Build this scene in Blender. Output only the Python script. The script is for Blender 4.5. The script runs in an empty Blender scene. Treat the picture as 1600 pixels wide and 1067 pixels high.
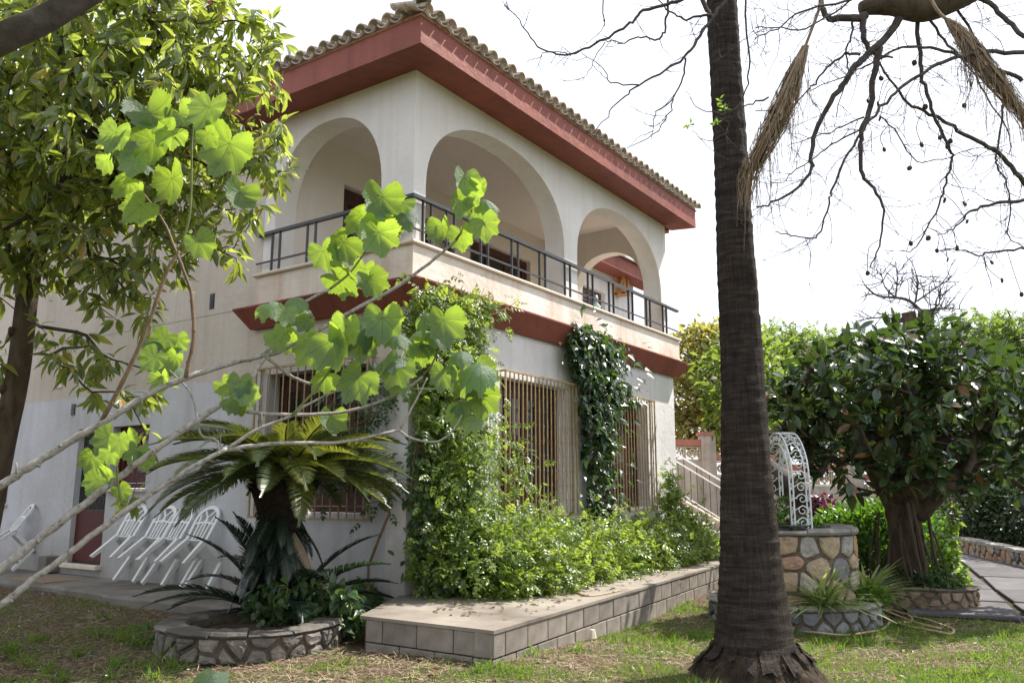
import bpy, math, random
import numpy as np
from mathutils import Matrix, Vector
rnd = random.Random(7); NR = np.random.default_rng(11)
SC = bpy.context.scene; COL = SC.collection
rad = math.radians

# ------------------------------------------------------------------ camera
CAM = np.array([-7.0039, -6.2053, 1.5]); FPX = 1291.0
_p = math.atan(235/FPX); _a = rad(34.4)
_F = np.array([math.cos(_a), math.sin(_a), 0.0]); _R = np.array([math.sin(_a), -math.cos(_a), 0.0]); _U = np.array([0, 0, 1.0])
_FW = _F*math.cos(_p)+_U*math.sin(_p); _UP = -_F*math.sin(_p)+_U*math.cos(_p)
cam = bpy.data.cameras.new('camera'); cam.lens = FPX/1600*36; cam.sensor_width = 36; cam.clip_start = .05; cam.clip_end = 2000
co = bpy.data.objects.new('camera', cam); COL.objects.link(co); SC.camera = co
co.matrix_world = Matrix(((_R[0], _UP[0], -_FW[0], CAM[0]), (_R[1], _UP[1], -_FW[1], CAM[1]), (_R[2], _UP[2], -_FW[2], CAM[2]), (0, 0, 0, 1)))

# ------------------------------------------------------------------ light
SUN_EL, SUN_AZ = rad(52), rad(-25)          # azimuth counted from +X (along the front of the house)
SD = np.array([math.cos(SUN_EL)*math.cos(SUN_AZ), math.cos(SUN_EL)*math.sin(SUN_AZ), math.sin(SUN_EL)])
sun = bpy.data.lights.new('sun', 'SUN'); sun.energy = 5.0; sun.angle = rad(.8); sun.color = (1, .95, .86)
so = bpy.data.objects.new('sun', sun); COL.objects.link(so)
so.rotation_euler = Vector(SD).to_track_quat('Z', 'Y').to_euler(); so.location = (10, -10, 30)
W = bpy.data.worlds.new('World'); SC.world = W; W.use_nodes = True
wn, wl_ = W.node_tree.nodes, W.node_tree.links
sky = wn.new('ShaderNodeTexSky'); sky.sky_type = 'NISHITA'; sky.sun_disc = False
sky.sun_elevation = SUN_EL; sky.sun_rotation = math.pi/2-SUN_AZ
sky.air_density = 1.0; sky.dust_density = 4.0; sky.ozone_density = 1.0
veil = wn.new('ShaderNodeMix'); veil.data_type = 'RGBA'; veil.inputs[0].default_value = .8   # thin bright overcast, the same all round
veil.inputs[7].default_value = (9.1, 9.5, 10.4, 1)
wl_.new(sky.outputs[0], veil.inputs[6])
bg = wn['Background']; bg.inputs[1].default_value = .095
wl_.new(veil.outputs[2], bg.inputs[0])
SC.view_settings.view_transform = 'Standard'; SC.view_settings.look = 'None'
SC.view_settings.exposure = 0.8; SC.view_settings.gamma = 1
SC.view_settings.use_curve_mapping = False
SC.cycles.max_bounces = 8; SC.cycles.transparent_max_bounces = 6; SC.cycles.transmission_bounces = 6

# ------------------------------------------------------------------ measuring helpers
def _ray(x, y): return (x-800)/FPX*_R+(533.5-y)/FPX*_UP+_FW
def at(x, y, w): return CAM+_ray(x, y)*w                      # a point seen at (x,y), w metres in front
def onz(x, y, z):
    r = _ray(x, y); return CAM+r*((z-CAM[2])/r[2])
def pix(P):
    d = np.asarray(P, float)-CAM; w = d@_FW
    return np.stack([800+FPX*(d@_R)/w, 533.5-FPX*(d@_UP)/w, w], -1)
def floc(lat, dep, z=0.0):                                     # lateral / depth on the ground, from the photographer's spot
    p = CAM+_R*lat+_F*dep; return np.array([p[0], p[1], z])
def gz(x, y):
    x = np.asarray(x, float); y = np.asarray(y, float)
    dep = (x-CAM[0])*_F[0]+(y-CAM[1])*_F[1]
    return .14*np.exp(-((x+1.3)**2+(y+1.7)**2)/3.2)+.03*np.clip(dep-10.5, 0, 14)+.13*np.clip((y+.3)/1.2, 0, 1)*np.clip((x+3.4)/1.8, 0, 1)*np.clip((12-y)/4, 0, 1)*(x < 8)

# ------------------------------------------------------------------ mesh helpers
def mesh(name, V, F, uv=None, smooth=False):
    me = bpy.data.meshes.new(name)
    V = np.asarray(V, np.float32).reshape(-1, 3)
    if isinstance(F, np.ndarray) and F.ndim == 2:
        k = F.shape[1]; fl = F.astype(np.int32).ravel(); n = len(F)
        st = np.arange(n, dtype=np.int32)*k; tt = np.full(n, k, np.int32)
    else:
        tt = np.array([len(f) for f in F], np.int32); n = len(tt)
        st = np.concatenate([[0], np.cumsum(tt)[:-1]]).astype(np.int32) if n else np.zeros(0, np.int32)
        fl = np.array([i for f in F for i in f], np.int32)
    me.vertices.add(len(V)); me.vertices.foreach_set('co', V.ravel())
    me.loops.add(len(fl)); me.loops.foreach_set('vertex_index', fl)
    me.polygons.add(n); me.polygons.foreach_set('loop_start', st); me.polygons.foreach_set('loop_total', tt)
    me.polygons.foreach_set('use_smooth', np.full(n, bool(smooth)))
    if uv is not None:
        l = me.uv_layers.new(name='UVMap'); l.data.foreach_set('uv', np.asarray(uv, np.float32)[fl].ravel())
    me.update(calc_edges=True); me.validate()
    return me
def wloc(o):
    v = Vector((0, 0, 0))
    while o is not None: v += o.location; o = o.parent
    return v
def obj(name, me, mat=None, parent=None, world=True):
    """link a mesh (built in world coordinates) as one object"""
    o = bpy.data.objects.new(name, me); COL.objects.link(o)
    if mat is not None and not me.materials:
        for m in (mat if isinstance(mat, (list, tuple)) else [mat]): me.materials.append(m)
    if parent is not None:
        o.parent = parent
        if world: o.location = -wloc(parent)
    return o
def tag(o, label=None, cat=None, group=None, kind=None):
    for k, v in (('label', label), ('category', cat), ('group', group), ('kind', kind)):
        if v: o[k] = v
    return o
def thing(name, loc, label, cat, group=None):
    o = bpy.data.objects.new(name, None); o.empty_display_size = .2; COL.objects.link(o); o.location = Vector(loc)
    return tag(o, label, cat, group)
class MB:
    def __init__(s): s.v = []; s.f = []; s.u = []
    def add(s, V, F, uv=None):
        n = len(s.v); s.v += [tuple(p) for p in V]; s.f += [tuple(i+n for i in f) for f in F]
        s.u += [tuple(q) for q in uv] if uv is not None else [(0, 0)]*len(V); return s
    def box(s, a, b):
        (x0, y0, z0), (x1, y1, z1) = a, b
        return s.add([(x0,y0,z0),(x1,y0,z0),(x1,y1,z0),(x0,y1,z0),(x0,y0,z1),(x1,y0,z1),(x1,y1,z1),(x0,y1,z1)],
                     [(0,3,2,1),(4,5,6,7),(0,1,5,4),(1,2,6,5),(2,3,7,6),(3,0,4,7)])
    def cbox(s, a, b, c=.01):                                   # box with chamfered edges
        (x0,y0,z0),(x1,y1,z1) = a, b; V = []; 
        for z, i in ((z0, c), (z0+c, 0), (z1-c, 0), (z1, c)):
            for (x, y) in ((x0+i+ (c if i==0 else 0), y0+i), (x1-i-(c if i==0 else 0), y0+i), (x1-i, y0+i+(c if i==0 else 0)), (x1-i, y1-i-(c if i==0 else 0)),
                           (x1-i-(c if i==0 else 0), y1-i), (x0+i+(c if i==0 else 0), y1-i), (x0+i, y1-i-(c if i==0 else 0)), (x0+i, y0+i+(c if i==0 else 0))): V.append((x, y, z))
        F = [tuple(range(7, -1, -1)), tuple(range(24, 32))]
        for r in range(3):
            for k in range(8): F.append((r*8+k, r*8+(k+1) % 8, (r+1)*8+(k+1) % 8, (r+1)*8+k))
        return s.add(V, F)
    def tube(s, P, r, n=6, cap=True):
        V, F = tube(P, r, n, cap); return s.add(V, F)
    def build(s, name, mat=None, parent=None, smooth=False, uv=False):
        return obj(name, mesh(name, s.v, s.f, s.u if uv else None, smooth), mat, parent)
def tube(P, r, n=6, cap=True):
    P = np.asarray(P, float); m = len(P); r = np.broadcast_to(np.asarray(r, float), (m,))
    T = np.gradient(P, axis=0); T /= np.linalg.norm(T, axis=1, keepdims=True)+1e-12
    a = np.array([0, 0, 1.0]) if abs(T[0, 2]) < .9 else np.array([1.0, 0, 0])
    N = np.cross(T[0], a); N /= np.linalg.norm(N); V = []
    ang = np.arange(n)*2*math.pi/n
    for i in range(m):
        N = N-T[i]*(N@T[i]); N /= np.linalg.norm(N)+1e-12; B = np.cross(T[i], N)
        V.append(P[i]+r[i]*(np.cos(ang)[:, None]*N+np.sin(ang)[:, None]*B))
    V = np.concatenate(V)
    F = [(i*n+k, i*n+(k+1) % n, (i+1)*n+(k+1) % n, (i+1)*n+k) for i in range(m-1) for k in range(n)]
    if cap: F += [tuple(range(n-1, -1, -1)), tuple(range((m-1)*n, m*n))]
    return V, F
def smooth_path(P, k=4):
    P = np.asarray(P, float); Q = [P[0]]
    E = np.vstack([2*P[0]-P[1], P, 2*P[-1]-P[-2]])
    for i in range(1, len(E)-2):
        p0, p1, p2, p3 = E[i-1:i+3]
        for t in np.linspace(0, 1, k+1)[1:]:
            Q.append(.5*((2*p1)+(-p0+p2)*t+(2*p0-5*p1+4*p2-p3)*t*t+(-p0+3*p1-3*p2+p3)*t**3))
    return np.array(Q)
def lathe(prof, n=24, c=(0, 0), wob=None):
    V = []; F = []
    for j, (r, z) in enumerate(prof):
        for k in range(n):
            a = 2*math.pi*k/n; rr = r*(1+(wob(a, z) if wob else 0)); V.append((c[0]+rr*math.cos(a), c[1]+rr*math.sin(a), z))
    m = len(prof)
    F = [(j*n+k, j*n+(k+1) % n, (j+1)*n+(k+1) % n, (j+1)*n+k) for j in range(m-1) for k in range(n)]
    return V, F
def frames(tip, up):
    """rotation matrices (N,3,3): y axis along tip, z axis near up"""
    y = tip/(np.linalg.norm(tip, axis=1, keepdims=True)+1e-9)
    x = np.cross(y, up); x /= np.linalg.norm(x, axis=1, keepdims=True)+1e-9
    z = np.cross(x, y); return np.stack([x, y, z], -1)
def scatter(tv, tf, Rm, T, S, tuv=None):
    """N copies of a template as one vertex/face array"""
    tv = np.asarray(tv, float); tf = np.asarray(tf); n = len(T)
    V = np.einsum('nij,kj->nki', Rm, tv)*np.asarray(S).reshape(n, 1, -1)+T[:, None, :]
    F = (tf[None]+(np.arange(n)*len(tv))[:, None, None]).reshape(-1, tf.shape[1])
    U = np.tile(tuv, (n, 1)) if tuv is not None else None
    return V.reshape(-1, 3), F, U
def rdir(n): 
    v = NR.normal(size=(n, 3)); return v/np.linalg.norm(v, axis=1, keepdims=True)
def mat4(Rm, T, s=1.0):
    M = Matrix.Identity(4)
    for i in range(3):
        for j in range(3): M[i][j] = Rm[i][j]*s
        M[i][3] = T[i]
    return M

# ------------------------------------------------------------------ materials
def _nodes(name):
    m = bpy.data.materials.new(name); m.use_nodes = True; t = m.node_tree
    return m, t.nodes, t.links, t.nodes['Principled BSDF']
def C4(c): return (c[0], c[1], c[2], 1)
def ramp(n, stops, interp='LINEAR'):
    r = n.new('ShaderNodeValToRGB'); r.color_ramp.interpolation = interp
    while len(r.color_ramp.elements) < len(stops): r.color_ramp.elements.new(.5)
    for e, (p, c) in zip(r.color_ramp.elements, stops): e.position = p; e.color = C4(c)
    return r
def noise(n, l, scale, detail=5, vec=None, rough=.55, stretch=None):
    t = n.new('ShaderNodeTexNoise'); t.inputs['Scale'].default_value = scale; t.inputs['Detail'].default_value = detail; t.inputs['Roughness'].default_value = rough
    if vec is not None:
        if stretch:
            mp = n.new('ShaderNodeMapping'); mp.inputs['Scale'].default_value = stretch; l.new(vec, mp.inputs[0]); vec = mp.outputs[0]
        l.new(vec, t.inputs['Vector'])
    return t
def bump(n, l, src, strength, dist, prev=None):
    b = n.new('ShaderNodeBump'); b.inputs['Strength'].default_value = strength; b.inputs['Distance'].default_value = dist
    l.new(src, b.inputs['Height'])
    if prev: l.new(prev, b.inputs['Normal'])
    return b.outputs[0]
def surf(name, stops, scale=3, rough=.8, bs=40, bd=.004, bstr=.6, stretch=None, random_tint=0, spec=.3, fine=None, metal=0):
    """noise-tinted surface with relief; random_tint varies brightness from one object to the next"""
    m, n, l, b = _nodes(name); tc = n.new('ShaderNodeTexCoord').outputs['Object']
    a = noise(n, l, scale, 6, tc, .6, stretch); r = ramp(n, stops); l.new(a.outputs[0], r.inputs[0]); colr = r.outputs[0]
    if random_tint:
        oi = n.new('ShaderNodeObjectInfo'); mr = n.new('ShaderNodeMapRange'); mr.inputs[3].default_value = 1-random_tint; mr.inputs[4].default_value = 1+random_tint
        l.new(oi.outputs['Random'], mr.inputs[0]); mx = n.new('ShaderNodeMix'); mx.data_type = 'RGBA'; mx.blend_type = 'MULTIPLY'; mx.inputs[0].default_value = 1
        l.new(colr, mx.inputs[6]); l.new(mr.outputs[0], mx.inputs[7]); colr = mx.outputs[2]
    l.new(colr, b.inputs['Base Color']); b.inputs['Roughness'].default_value = rough; b.inputs['Specular IOR Level'].default_value = spec; b.inputs['Metallic'].default_value = metal
    if bstr:
        f = noise(n, l, bs, 8, tc, .65, stretch); nb = bump(n, l, f.outputs[0], bstr, bd)
        if fine: f2 = noise(n, l, fine, 3, tc, .6); nb = bump(n, l, f2.outputs[0], .5, bd*.4, nb)
        l.new(nb, b.inputs['Normal'])
    return m
def leafmat(name, stops, trans, tw=.45, rough=.4, spec=.5, island=True, back=None, vein=None):
    """leaf: glossy top, light passing through; colour varies from leaf to leaf"""
    m, n, l, b = _nodes(name)
    if island: src = n.new('ShaderNodeNewGeometry').outputs['Random Per Island']
    else: src = n.new('ShaderNodeObjectInfo').outputs['Random']
    r = ramp(n, stops); l.new(src, r.inputs[0]); c = r.outputs[0]
    if back:
        g = n.new('ShaderNodeNewGeometry'); mx = n.new('ShaderNodeMix'); mx.data_type = 'RGBA'
        l.new(g.outputs['Backfacing'], mx.inputs[0]); l.new(c, mx.inputs[6]); mx.inputs[7].default_value = C4(back); c = mx.outputs[2]
    tr = n.new('ShaderNodeBsdfTranslucent'); tcol = None
    hs = n.new('ShaderNodeHueSaturation'); hs.inputs['Color'].default_value = C4(trans)
    mr = n.new('ShaderNodeMapRange'); mr.inputs[3].default_value = .75; mr.inputs[4].default_value = 1.25; l.new(src, mr.inputs[0]); l.new(mr.outputs[0], hs.inputs['Value'])
    tcol = hs.outputs[0]
    if vein:                                                    # darker ribs seen from UV (leaf plane, base at 0,0)
        uv = n.new('ShaderNodeUVMap').outputs[0]; sp = n.new('ShaderNodeSeparateXYZ'); l.new(uv, sp.inputs[0]); best = None
        for a in vein:
            d1 = n.new('ShaderNodeMath'); d1.operation = 'MULTIPLY'; d1.inputs[1].default_value = math.cos(a); l.new(sp.outputs[0], d1.inputs[0])
            d2 = n.new('ShaderNodeMath'); d2.operation = 'MULTIPLY_ADD'; d2.inputs[1].default_value = -math.sin(a); l.new(sp.outputs[1], d2.inputs[0]); l.new(d1.outputs[0], d2.inputs[2])
            ab = n.new('ShaderNodeMath'); ab.operation = 'ABSOLUTE'; l.new(d2.outputs[0], ab.inputs[0])
            e1 = n.new('ShaderNodeMath'); e1.operation = 'MULTIPLY'; e1.inputs[1].default_value = -math.sin(a)*.5; l.new(sp.outputs[0], e1.inputs[0])
            e2 = n.new('ShaderNodeMath'); e2.operation = 'MULTIPLY_ADD'; e2.inputs[1].default_value = -math.cos(a)*.5; l.new(sp.outputs[1], e2.inputs[0]); l.new(e1.outputs[0], e2.inputs[2])
            mxm = n.new('ShaderNodeMath'); mxm.operation = 'MAXIMUM'; l.new(ab.outputs[0], mxm.inputs[0]); l.new(e2.outputs[0], mxm.inputs[1])
            if best is None: best = mxm.outputs[0]
            else:
                mi = n.new('ShaderNodeMath'); mi.operation = 'MINIMUM'; l.new(best, mi.inputs[0]); l.new(mxm.outputs[0], mi.inputs[1]); best = mi.outputs[0]
        vr = n.new('ShaderNodeMapRange'); vr.inputs[1].default_value = .004; vr.inputs[2].default_value = .014; vr.inputs[3].default_value = .45; vr.inputs[4].default_value = 1; l.new(best, vr.inputs[0])
        mm = n.new('ShaderNodeMix'); mm.data_type = 'RGBA'; mm.blend_type = 'MULTIPLY'; mm.inputs[0].default_value = 1
        l.new(tcol, mm.inputs[6]); l.new(vr.outputs[0], mm.inputs[7]); tcol = mm.outputs[2]
        nt = noise(n, l, 3.1, 5, uv); nr = ramp(n, [(.25, (.45, .42, .3)), (.42, (.95, .95, .95)), (.6, (1.05, 1.05, 1)), (.8, (1.2, 1.1, .9))]); oi2 = n.new('ShaderNodeObjectInfo'); va = n.new('ShaderNodeVectorMath'); va.operation = 'ADD'; l.new(uv, va.inputs[0]); l.new(oi2.outputs['Location'], va.inputs[1]); l.new(va.outputs[0], nt.inputs['Vector']); l.new(nt.outputs[0], nr.inputs[0]); m3 = n.new('ShaderNodeMix'); m3.data_type = 'RGBA'; m3.blend_type = 'MULTIPLY'; m3.inputs[0].default_value = .8; l.new(tcol, m3.inputs[6]); l.new(nr.outputs[0], m3.inputs[7]); tcol = m3.outputs[2]; nt = noise(n, l, 14, 4, uv); l.new(bump(n, l, nt.outputs[0], .35, .02), b.inputs['Normal'])
    l.new(tcol, tr.inputs[0]); l.new(c, b.inputs['Base Color']); b.inputs['Roughness'].default_value = rough; b.inputs['Specular IOR Level'].default_value = spec
    ms = n.new('ShaderNodeMixShader'); ms.inputs[0].default_value = tw
    l.new(b.outputs[0], ms.inputs[1]); l.new(tr.outputs[0], ms.inputs[2]); l.new(ms.outputs[0], n['Material Output'].inputs[0])
    return m

def stucco(name, base, stain, amt=.5, scale=.8, rough=.85, line=None, foot=None):
    """rendered wall: grain, weather stains running down; line=(z, colour above) is a painted dado edge"""
    m, n, l, b = _nodes(name); tc = n.new('ShaderNodeTexCoord').outputs['Object']
    a = noise(n, l, scale, 7, tc, .62); r = ramp(n, [(.38, (0, 0, 0)), (.72, (1, 1, 1))]); l.new(a.outputs[0], r.inputs[0])
    s = noise(n, l, 2.2, 5, tc, .6, (2.6, 2.6, .14)); r2 = ramp(n, [(.47, (0, 0, 0)), (.72, (1, 1, 1))]); l.new(s.outputs[0], r2.inputs[0])
    mu = n.new('ShaderNodeMath'); mu.operation = 'MULTIPLY_ADD'; mu.inputs[1].default_value = .6; l.new(r2.outputs[0], mu.inputs[0]); l.new(r.outputs[0], mu.inputs[2])
    sc = n.new('ShaderNodeMath'); sc.operation = 'MULTIPLY'; sc.inputs[1].default_value = amt; sc.use_clamp = True; l.new(mu.outputs[0], sc.inputs[0])
    mx = n.new('ShaderNodeMix'); mx.data_type = 'RGBA'; mx.inputs[6].default_value = C4(base); mx.inputs[7].default_value = C4(stain); l.new(sc.outputs[0], mx.inputs[0]); c = mx.outputs[2]
    if line:
        sp = n.new('ShaderNodeSeparateXYZ'); l.new(tc, sp.inputs[0]); nz = noise(n, l, 1.3, 4, tc)
        ad = n.new('ShaderNodeMath'); ad.operation = 'MULTIPLY_ADD'; ad.inputs[1].default_value = .16; l.new(nz.outputs[0], ad.inputs[0]); l.new(sp.outputs[2], ad.inputs[2])
        gt = n.new('ShaderNodeMapRange'); gt.inputs[1].default_value = line[0]+.07; gt.inputs[2].default_value = line[0]+.095; l.new(ad.outputs[0], gt.inputs[0])
        m2 = n.new('ShaderNodeMix'); m2.data_type = 'RGBA'; m2.blend_type = 'MULTIPLY'; m2.inputs[7].default_value = C4(line[1]); l.new(gt.outputs[0], m2.inputs[0]); l.new(c, m2.inputs[6]); c = m2.outputs[2]
    if foot is not None:
        sp = n.new('ShaderNodeSeparateXYZ'); l.new(tc, sp.inputs[0]); nz = noise(n, l, 4, 6, tc, .65)
        ad = n.new('ShaderNodeMath'); ad.operation = 'MULTIPLY_ADD'; ad.inputs[1].default_value = -.9; l.new(nz.outputs[0], ad.inputs[0]); l.new(sp.outputs[2], ad.inputs[2])
        gt = n.new('ShaderNodeMapRange'); gt.inputs[1].default_value = foot-.45; gt.inputs[2].default_value = foot+.35; gt.inputs[3].default_value = .7; gt.inputs[4].default_value = 0; l.new(ad.outputs[0], gt.inputs[0])
        m2 = n.new('ShaderNodeMix'); m2.data_type = 'RGBA'; m2.inputs[7].default_value = (.27, .24, .20, 1); l.new(gt.outputs[0], m2.inputs[0]); l.new(c, m2.inputs[6]); c = m2.outputs[2]
    l.new(c, b.inputs['Base Color']); b.inputs['Roughness'].default_value = rough; b.inputs['Specular IOR Level'].default_value = .2
    f = noise(n, l, 9, 7, tc, .6); nb = bump(n, l, f.outputs[0], .55, .02); f2 = noise(n, l, 130, 3, tc); nb = bump(n, l, f2.outputs[0], .5, .003, nb)
    l.new(nb, b.inputs['Normal']); return m

M = {}
M['wall'] = stucco('white_render', (.82, .80, .83), (.55, .51, .48), .6, foot=.4)
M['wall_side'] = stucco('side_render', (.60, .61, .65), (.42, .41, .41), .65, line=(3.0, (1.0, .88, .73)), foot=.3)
M['upper'] = stucco('upper_render', (.81, .775, .76), (.62, .56, .51), .55)
M['parapet'] = stucco('parapet_render', (.80, .75, .69), (.60, .46, .37), .85, 1.4)
M['inner'] = stucco('loggia_render', (.73, .665, .61), (.62, .55, .48), .4)
M['red'] = stucco('terracotta_paint', (.30, .095, .072), (.18, .06, .048), .85, 1.2, .6)
M['marble'] = surf('sill_stone', [(.3, (.62, .53, .42)), (.7, (.72, .64, .53))], 4, .5, 60, .001, .3)
M['tile'] = surf('clay_tile', [(.2, (.34, .18, .13)), (.38, (.50, .34, .27)), (.5, (.62, .54, .49)), (.8, (.72, .69, .66))], 9, .85, 60, .003, .6, random_tint=.25)
M['wood'] = surf('brown_wood', [(.3, (.045, .016, .011)), (.7, (.085, .032, .021))], 6, .45, 60, .002, .4, stretch=(1, 1, .1))
M['redwood'] = surf('red_door_paint', [(.3, (.065, .008, .008)), (.7, (.095, .012, .011))], 3, .5, 60, .001, .3)
M['glass'] = surf('dark_glass', [(.3, (.012, .012, .013)), (.7, (.02, .02, .022))], 2, .08, 20, .001, 0, spec=.5)
M['iron'] = surf('black_iron', [(.3, (.018, .02, .024)), (.7, (.035, .038, .042))], 20, .42, 90, .001, .3, spec=.5)
M['bronze'] = surf('bamboo_gold_paint', [(.3, (.30, .21, .10)), (.7, (.43, .32, .17))], 14, .5, 80, .001, .4, spec=.4)
M['white_iron'] = surf('white_iron', [(.3, (.68, .70, .73)), (.75, (.84, .85, .87))], 18, .45, 90, .001, .3, spec=.4)
M['plastic'] = surf('white_plastic', [(.3, (.70, .71, .72)), (.75, (.78, .78, .78))], 6, .38, 90, .0005, .2, spec=.5)
M['concrete'] = surf('grey_concrete', [(.25, (.10, .088, .075)), (.5, (.18, .16, .14)), (.75, (.27, .245, .22))], 1.8, .9, 45, .006, .7, fine=180)
M['slabtop'] = surf('worn_paving', [(.28, (.11, .09, .072)), (.45, (.22, .19, .16)), (.6, (.30, .265, .225)), (.8, (.37, .335, .295))], 1.1, .9, 30, .005, .6, fine=150)
M['block'] = surf('concrete_block', [(.25, (.15, .13, .11)), (.5, (.24, .21, .18)), (.78, (.33, .295, .255))], 5, .95, 90, .008, .9, random_tint=.16, fine=260)
M['mortar'] = surf('mortar', [(.3, (.085, .066, .05)), (.7, (.18, .145, .112))], 9, .95, 80, .006, .8)
M['slabgrey'] = surf('slate_slab', [(.3, (.06, .055, .06)), (.55, (.10, .093, .098)), (.8, (.15, .14, .14))], 2.4, .75, 40, .004, .6, random_tint=.12)
def stonemat():
    m, n, l, b = _nodes('field_stone'); tc = n.new('ShaderNodeTexCoord').outputs['Object']; oi = n.new('ShaderNodeObjectInfo')
    r = ramp(n, [(0, (.42, .33, .23)), (.2, (.46, .32, .17)), (.4, (.46, .41, .34)), (.56, (.22, .22, .23)), (.64, (.42, .32, .22)), (.84, (.42, .27, .19)), (.94, (.36, .34, .32))], 'CONSTANT')
    l.new(oi.outputs['Random'], r.inputs[0]); a = noise(n, l, 11, 7, tc, .65); rr = ramp(n, [(.25, (.45, .45, .45)), (.5, (.95, .93, .9)), (.75, (1.25, 1.22, 1.15))]); l.new(a.outputs[0], rr.inputs[0])
    mx = n.new('ShaderNodeMix'); mx.data_type = 'RGBA'; mx.blend_type = 'MULTIPLY'; mx.inputs[0].default_value = 1; l.new(r.outputs[0], mx.inputs[6]); l.new(rr.outputs[0], mx.inputs[7])
    l.new(mx.outputs[2], b.inputs['Base Color']); b.inputs['Roughness'].default_value = .85
    f = noise(n, l, 26, 8, tc, .65); l.new(bump(n, l, f.outputs[0], .9, .02), b.inputs['Normal']); return m
M['stone'] = stonemat()
M['darkstone'] = surf('dark_field_stone', [(.25, (.07, .065, .062)), (.5, (.15, .135, .12)), (.75, (.27, .24, .20))], 5, .9, 30, .014, .9, random_tint=.3)
M['slate'] = surf('slate_blue_stone', [(.25, (.13, .14, .16)), (.5, (.22, .22, .23)), (.75, (.33, .31, .28))], 4, .85, 30, .012, .8, random_tint=.3)
M['greystone'] = surf('grey_capstone', [(.3, (.20, .19, .18)), (.6, (.34, .32, .29)), (.8, (.42, .38, .33))], 6, .85, 30, .012, .8, random_tint=.2)
M['blackbark'] = surf('black_shaggy_bark', [(.3, (.008, .006, .005)), (.7, (.028, .02, .015))], 14, .95, 50, .01, .8)
M['bark'] = surf('brown_bark', [(.3, (.045, .032, .022)), (.7, (.12, .09, .065))], 12, .9, 40, .012, .9, stretch=(1, 1, .3))
M['darkbark'] = surf('dark_twig_bark', [(.3, (.045, .037, .034)), (.7, (.12, .10, .094))], 14, .9, 50, .006, .7)
M['palebark'] = surf('pale_stem_bark', [(.3, (.10, .085, .07)), (.42, (.26, .235, .21)), (.6, (.36, .335, .305)), (.78, (.45, .425, .395))], 75, .75, 160, .003, .8)
M['brownstem'] = surf('brown_stem_bark', [(.3, (.10, .06, .035)), (.7, (.22, .15, .09))], 25, .7, 120, .002, .6)
M['greenstem'] = surf('green_stem', [(.3, (.09, .12, .03)), (.7, (.17, .20, .06))], 25, .6, 90, .001, .3)
M['soil'] = surf('soil', [(.3, (.035, .025, .017)), (.7, (.09, .065, .045))], 8, 1, 60, .02, .9)
M['hose'] = surf('tan_hose', [(.3, (.38, .27, .16)), (.7, (.52, .40, .27))], 10, .55, 60, .001, .2)
M['deadfrond'] = surf('dry_frond', [(.25, (.12, .085, .055)), (.5, (.26, .19, .13)), (.78, (.42, .34, .25))], 24, .85, 90, .003, .6, stretch=(3, 3, .3))
M['pod'] = surf('dry_pod', [(.3, (.03, .02, .015)), (.7, (.09, .06, .04))], 20, .7, 60, .002, .4)
M['lampwood'] = surf('copper_lamp', [(.3, (.38, .16, .04)), (.7, (.52, .25, .08))], 8, .5, 60, .001, .3)
M['ceramic'] = surf('pale_ceramic', [(.3, (.45, .55, .58)), (.7, (.6, .7, .72))], 8, .3, 60, .001, .1)
M['breeze'] = surf('cream_breeze_block', [(.3, (.48, .40, .29)), (.7, (.62, .54, .41))], 7, .9, 60, .004, .6)
M['gardenwall'] = stucco('old_garden_wall', (.52, .45, .38), (.26, .23, .20), .9, 1.1)
M['coping'] = stucco('old_red_coping', (.42, .16, .12), (.24, .14, .11), .8, 2)
M['purple'] = leafmat('purple_leaf', [(0, (.05, .008, .02)), (1, (.1, .02, .035))], (.2, .02, .05), .3)
def azulejo():
    m, n, l, b = _nodes('blue_patterned_tile'); tc = n.new('ShaderNodeTexCoord').outputs['UV']
    w = n.new('ShaderNodeTexVoronoi'); w.feature = 'F1'; w.distance = 'MANHATTAN'; w.inputs['Scale'].default_value = 1; w.inputs['Randomness'].default_value = 0; l.new(tc, w.inputs['Vector'])
    a = n.new('ShaderNodeMath'); a.operation = 'SINE'; k = n.new('ShaderNodeMath'); k.operation = 'MULTIPLY'; k.inputs[1].default_value = 19; l.new(w.outputs['Distance'], k.inputs[0]); l.new(k.outputs[0], a.inputs[0])
    r = ramp(n, [(.3, (.62, .63, .66)), (.6, (.16, .20, .42))]); l.new(a.outputs[0], r.inputs[0]); l.new(r.outputs[0], b.inputs['Base Color']); b.inputs['Roughness'].default_value = .25
    return m
M['azulejo'] = azulejo()
# foliage
M['lobed'] = leafmat('lobed_leaf', [(0, (.06, .11, .085)), (.5, (.085, .145, .11)), (1, (.11, .18, .13))], (.42, .60, .05), .5, .42, .5, False, vein=[0, .72, -.72, 1.5, -1.5])
M['avocado'] = leafmat('glossy_tree_leaf', [(0, (.04, .07, .03)), (.45, (.08, .12, .05)), (.75, (.14, .17, .06)), (.9, (.26, .22, .08)), (1, (.34, .17, .07))], (.50, .60, .08), .48, .32, .8)
M['avocado_leaf'] = leafmat('glossy_tree_leaf_single', [(0, (.04, .07, .03)), (.45, (.08, .12, .05)), (.75, (.14, .17, .06)), (.9, (.26, .22, .08)), (1, (.34, .17, .07))], (.50, .60, .08), .48, .32, .8, False)
_fs = [(0, (.014, .036, .014)), (.55, (.03, .062, .026)), (.88, (.055, .10, .03)), (.96, (.15, .06, .025)), (1, (.26, .12, .03))]
M['ficus'] = leafmat('rubber_leaf', _fs, (.14, .26, .03), .16, .25, .6, True, back=(.06, .075, .03))
M['ficus_leaf'] = leafmat('rubber_leaf_single', _fs, (.14, .26, .03), .16, .25, .6, False, back=(.06, .075, .03))
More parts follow.
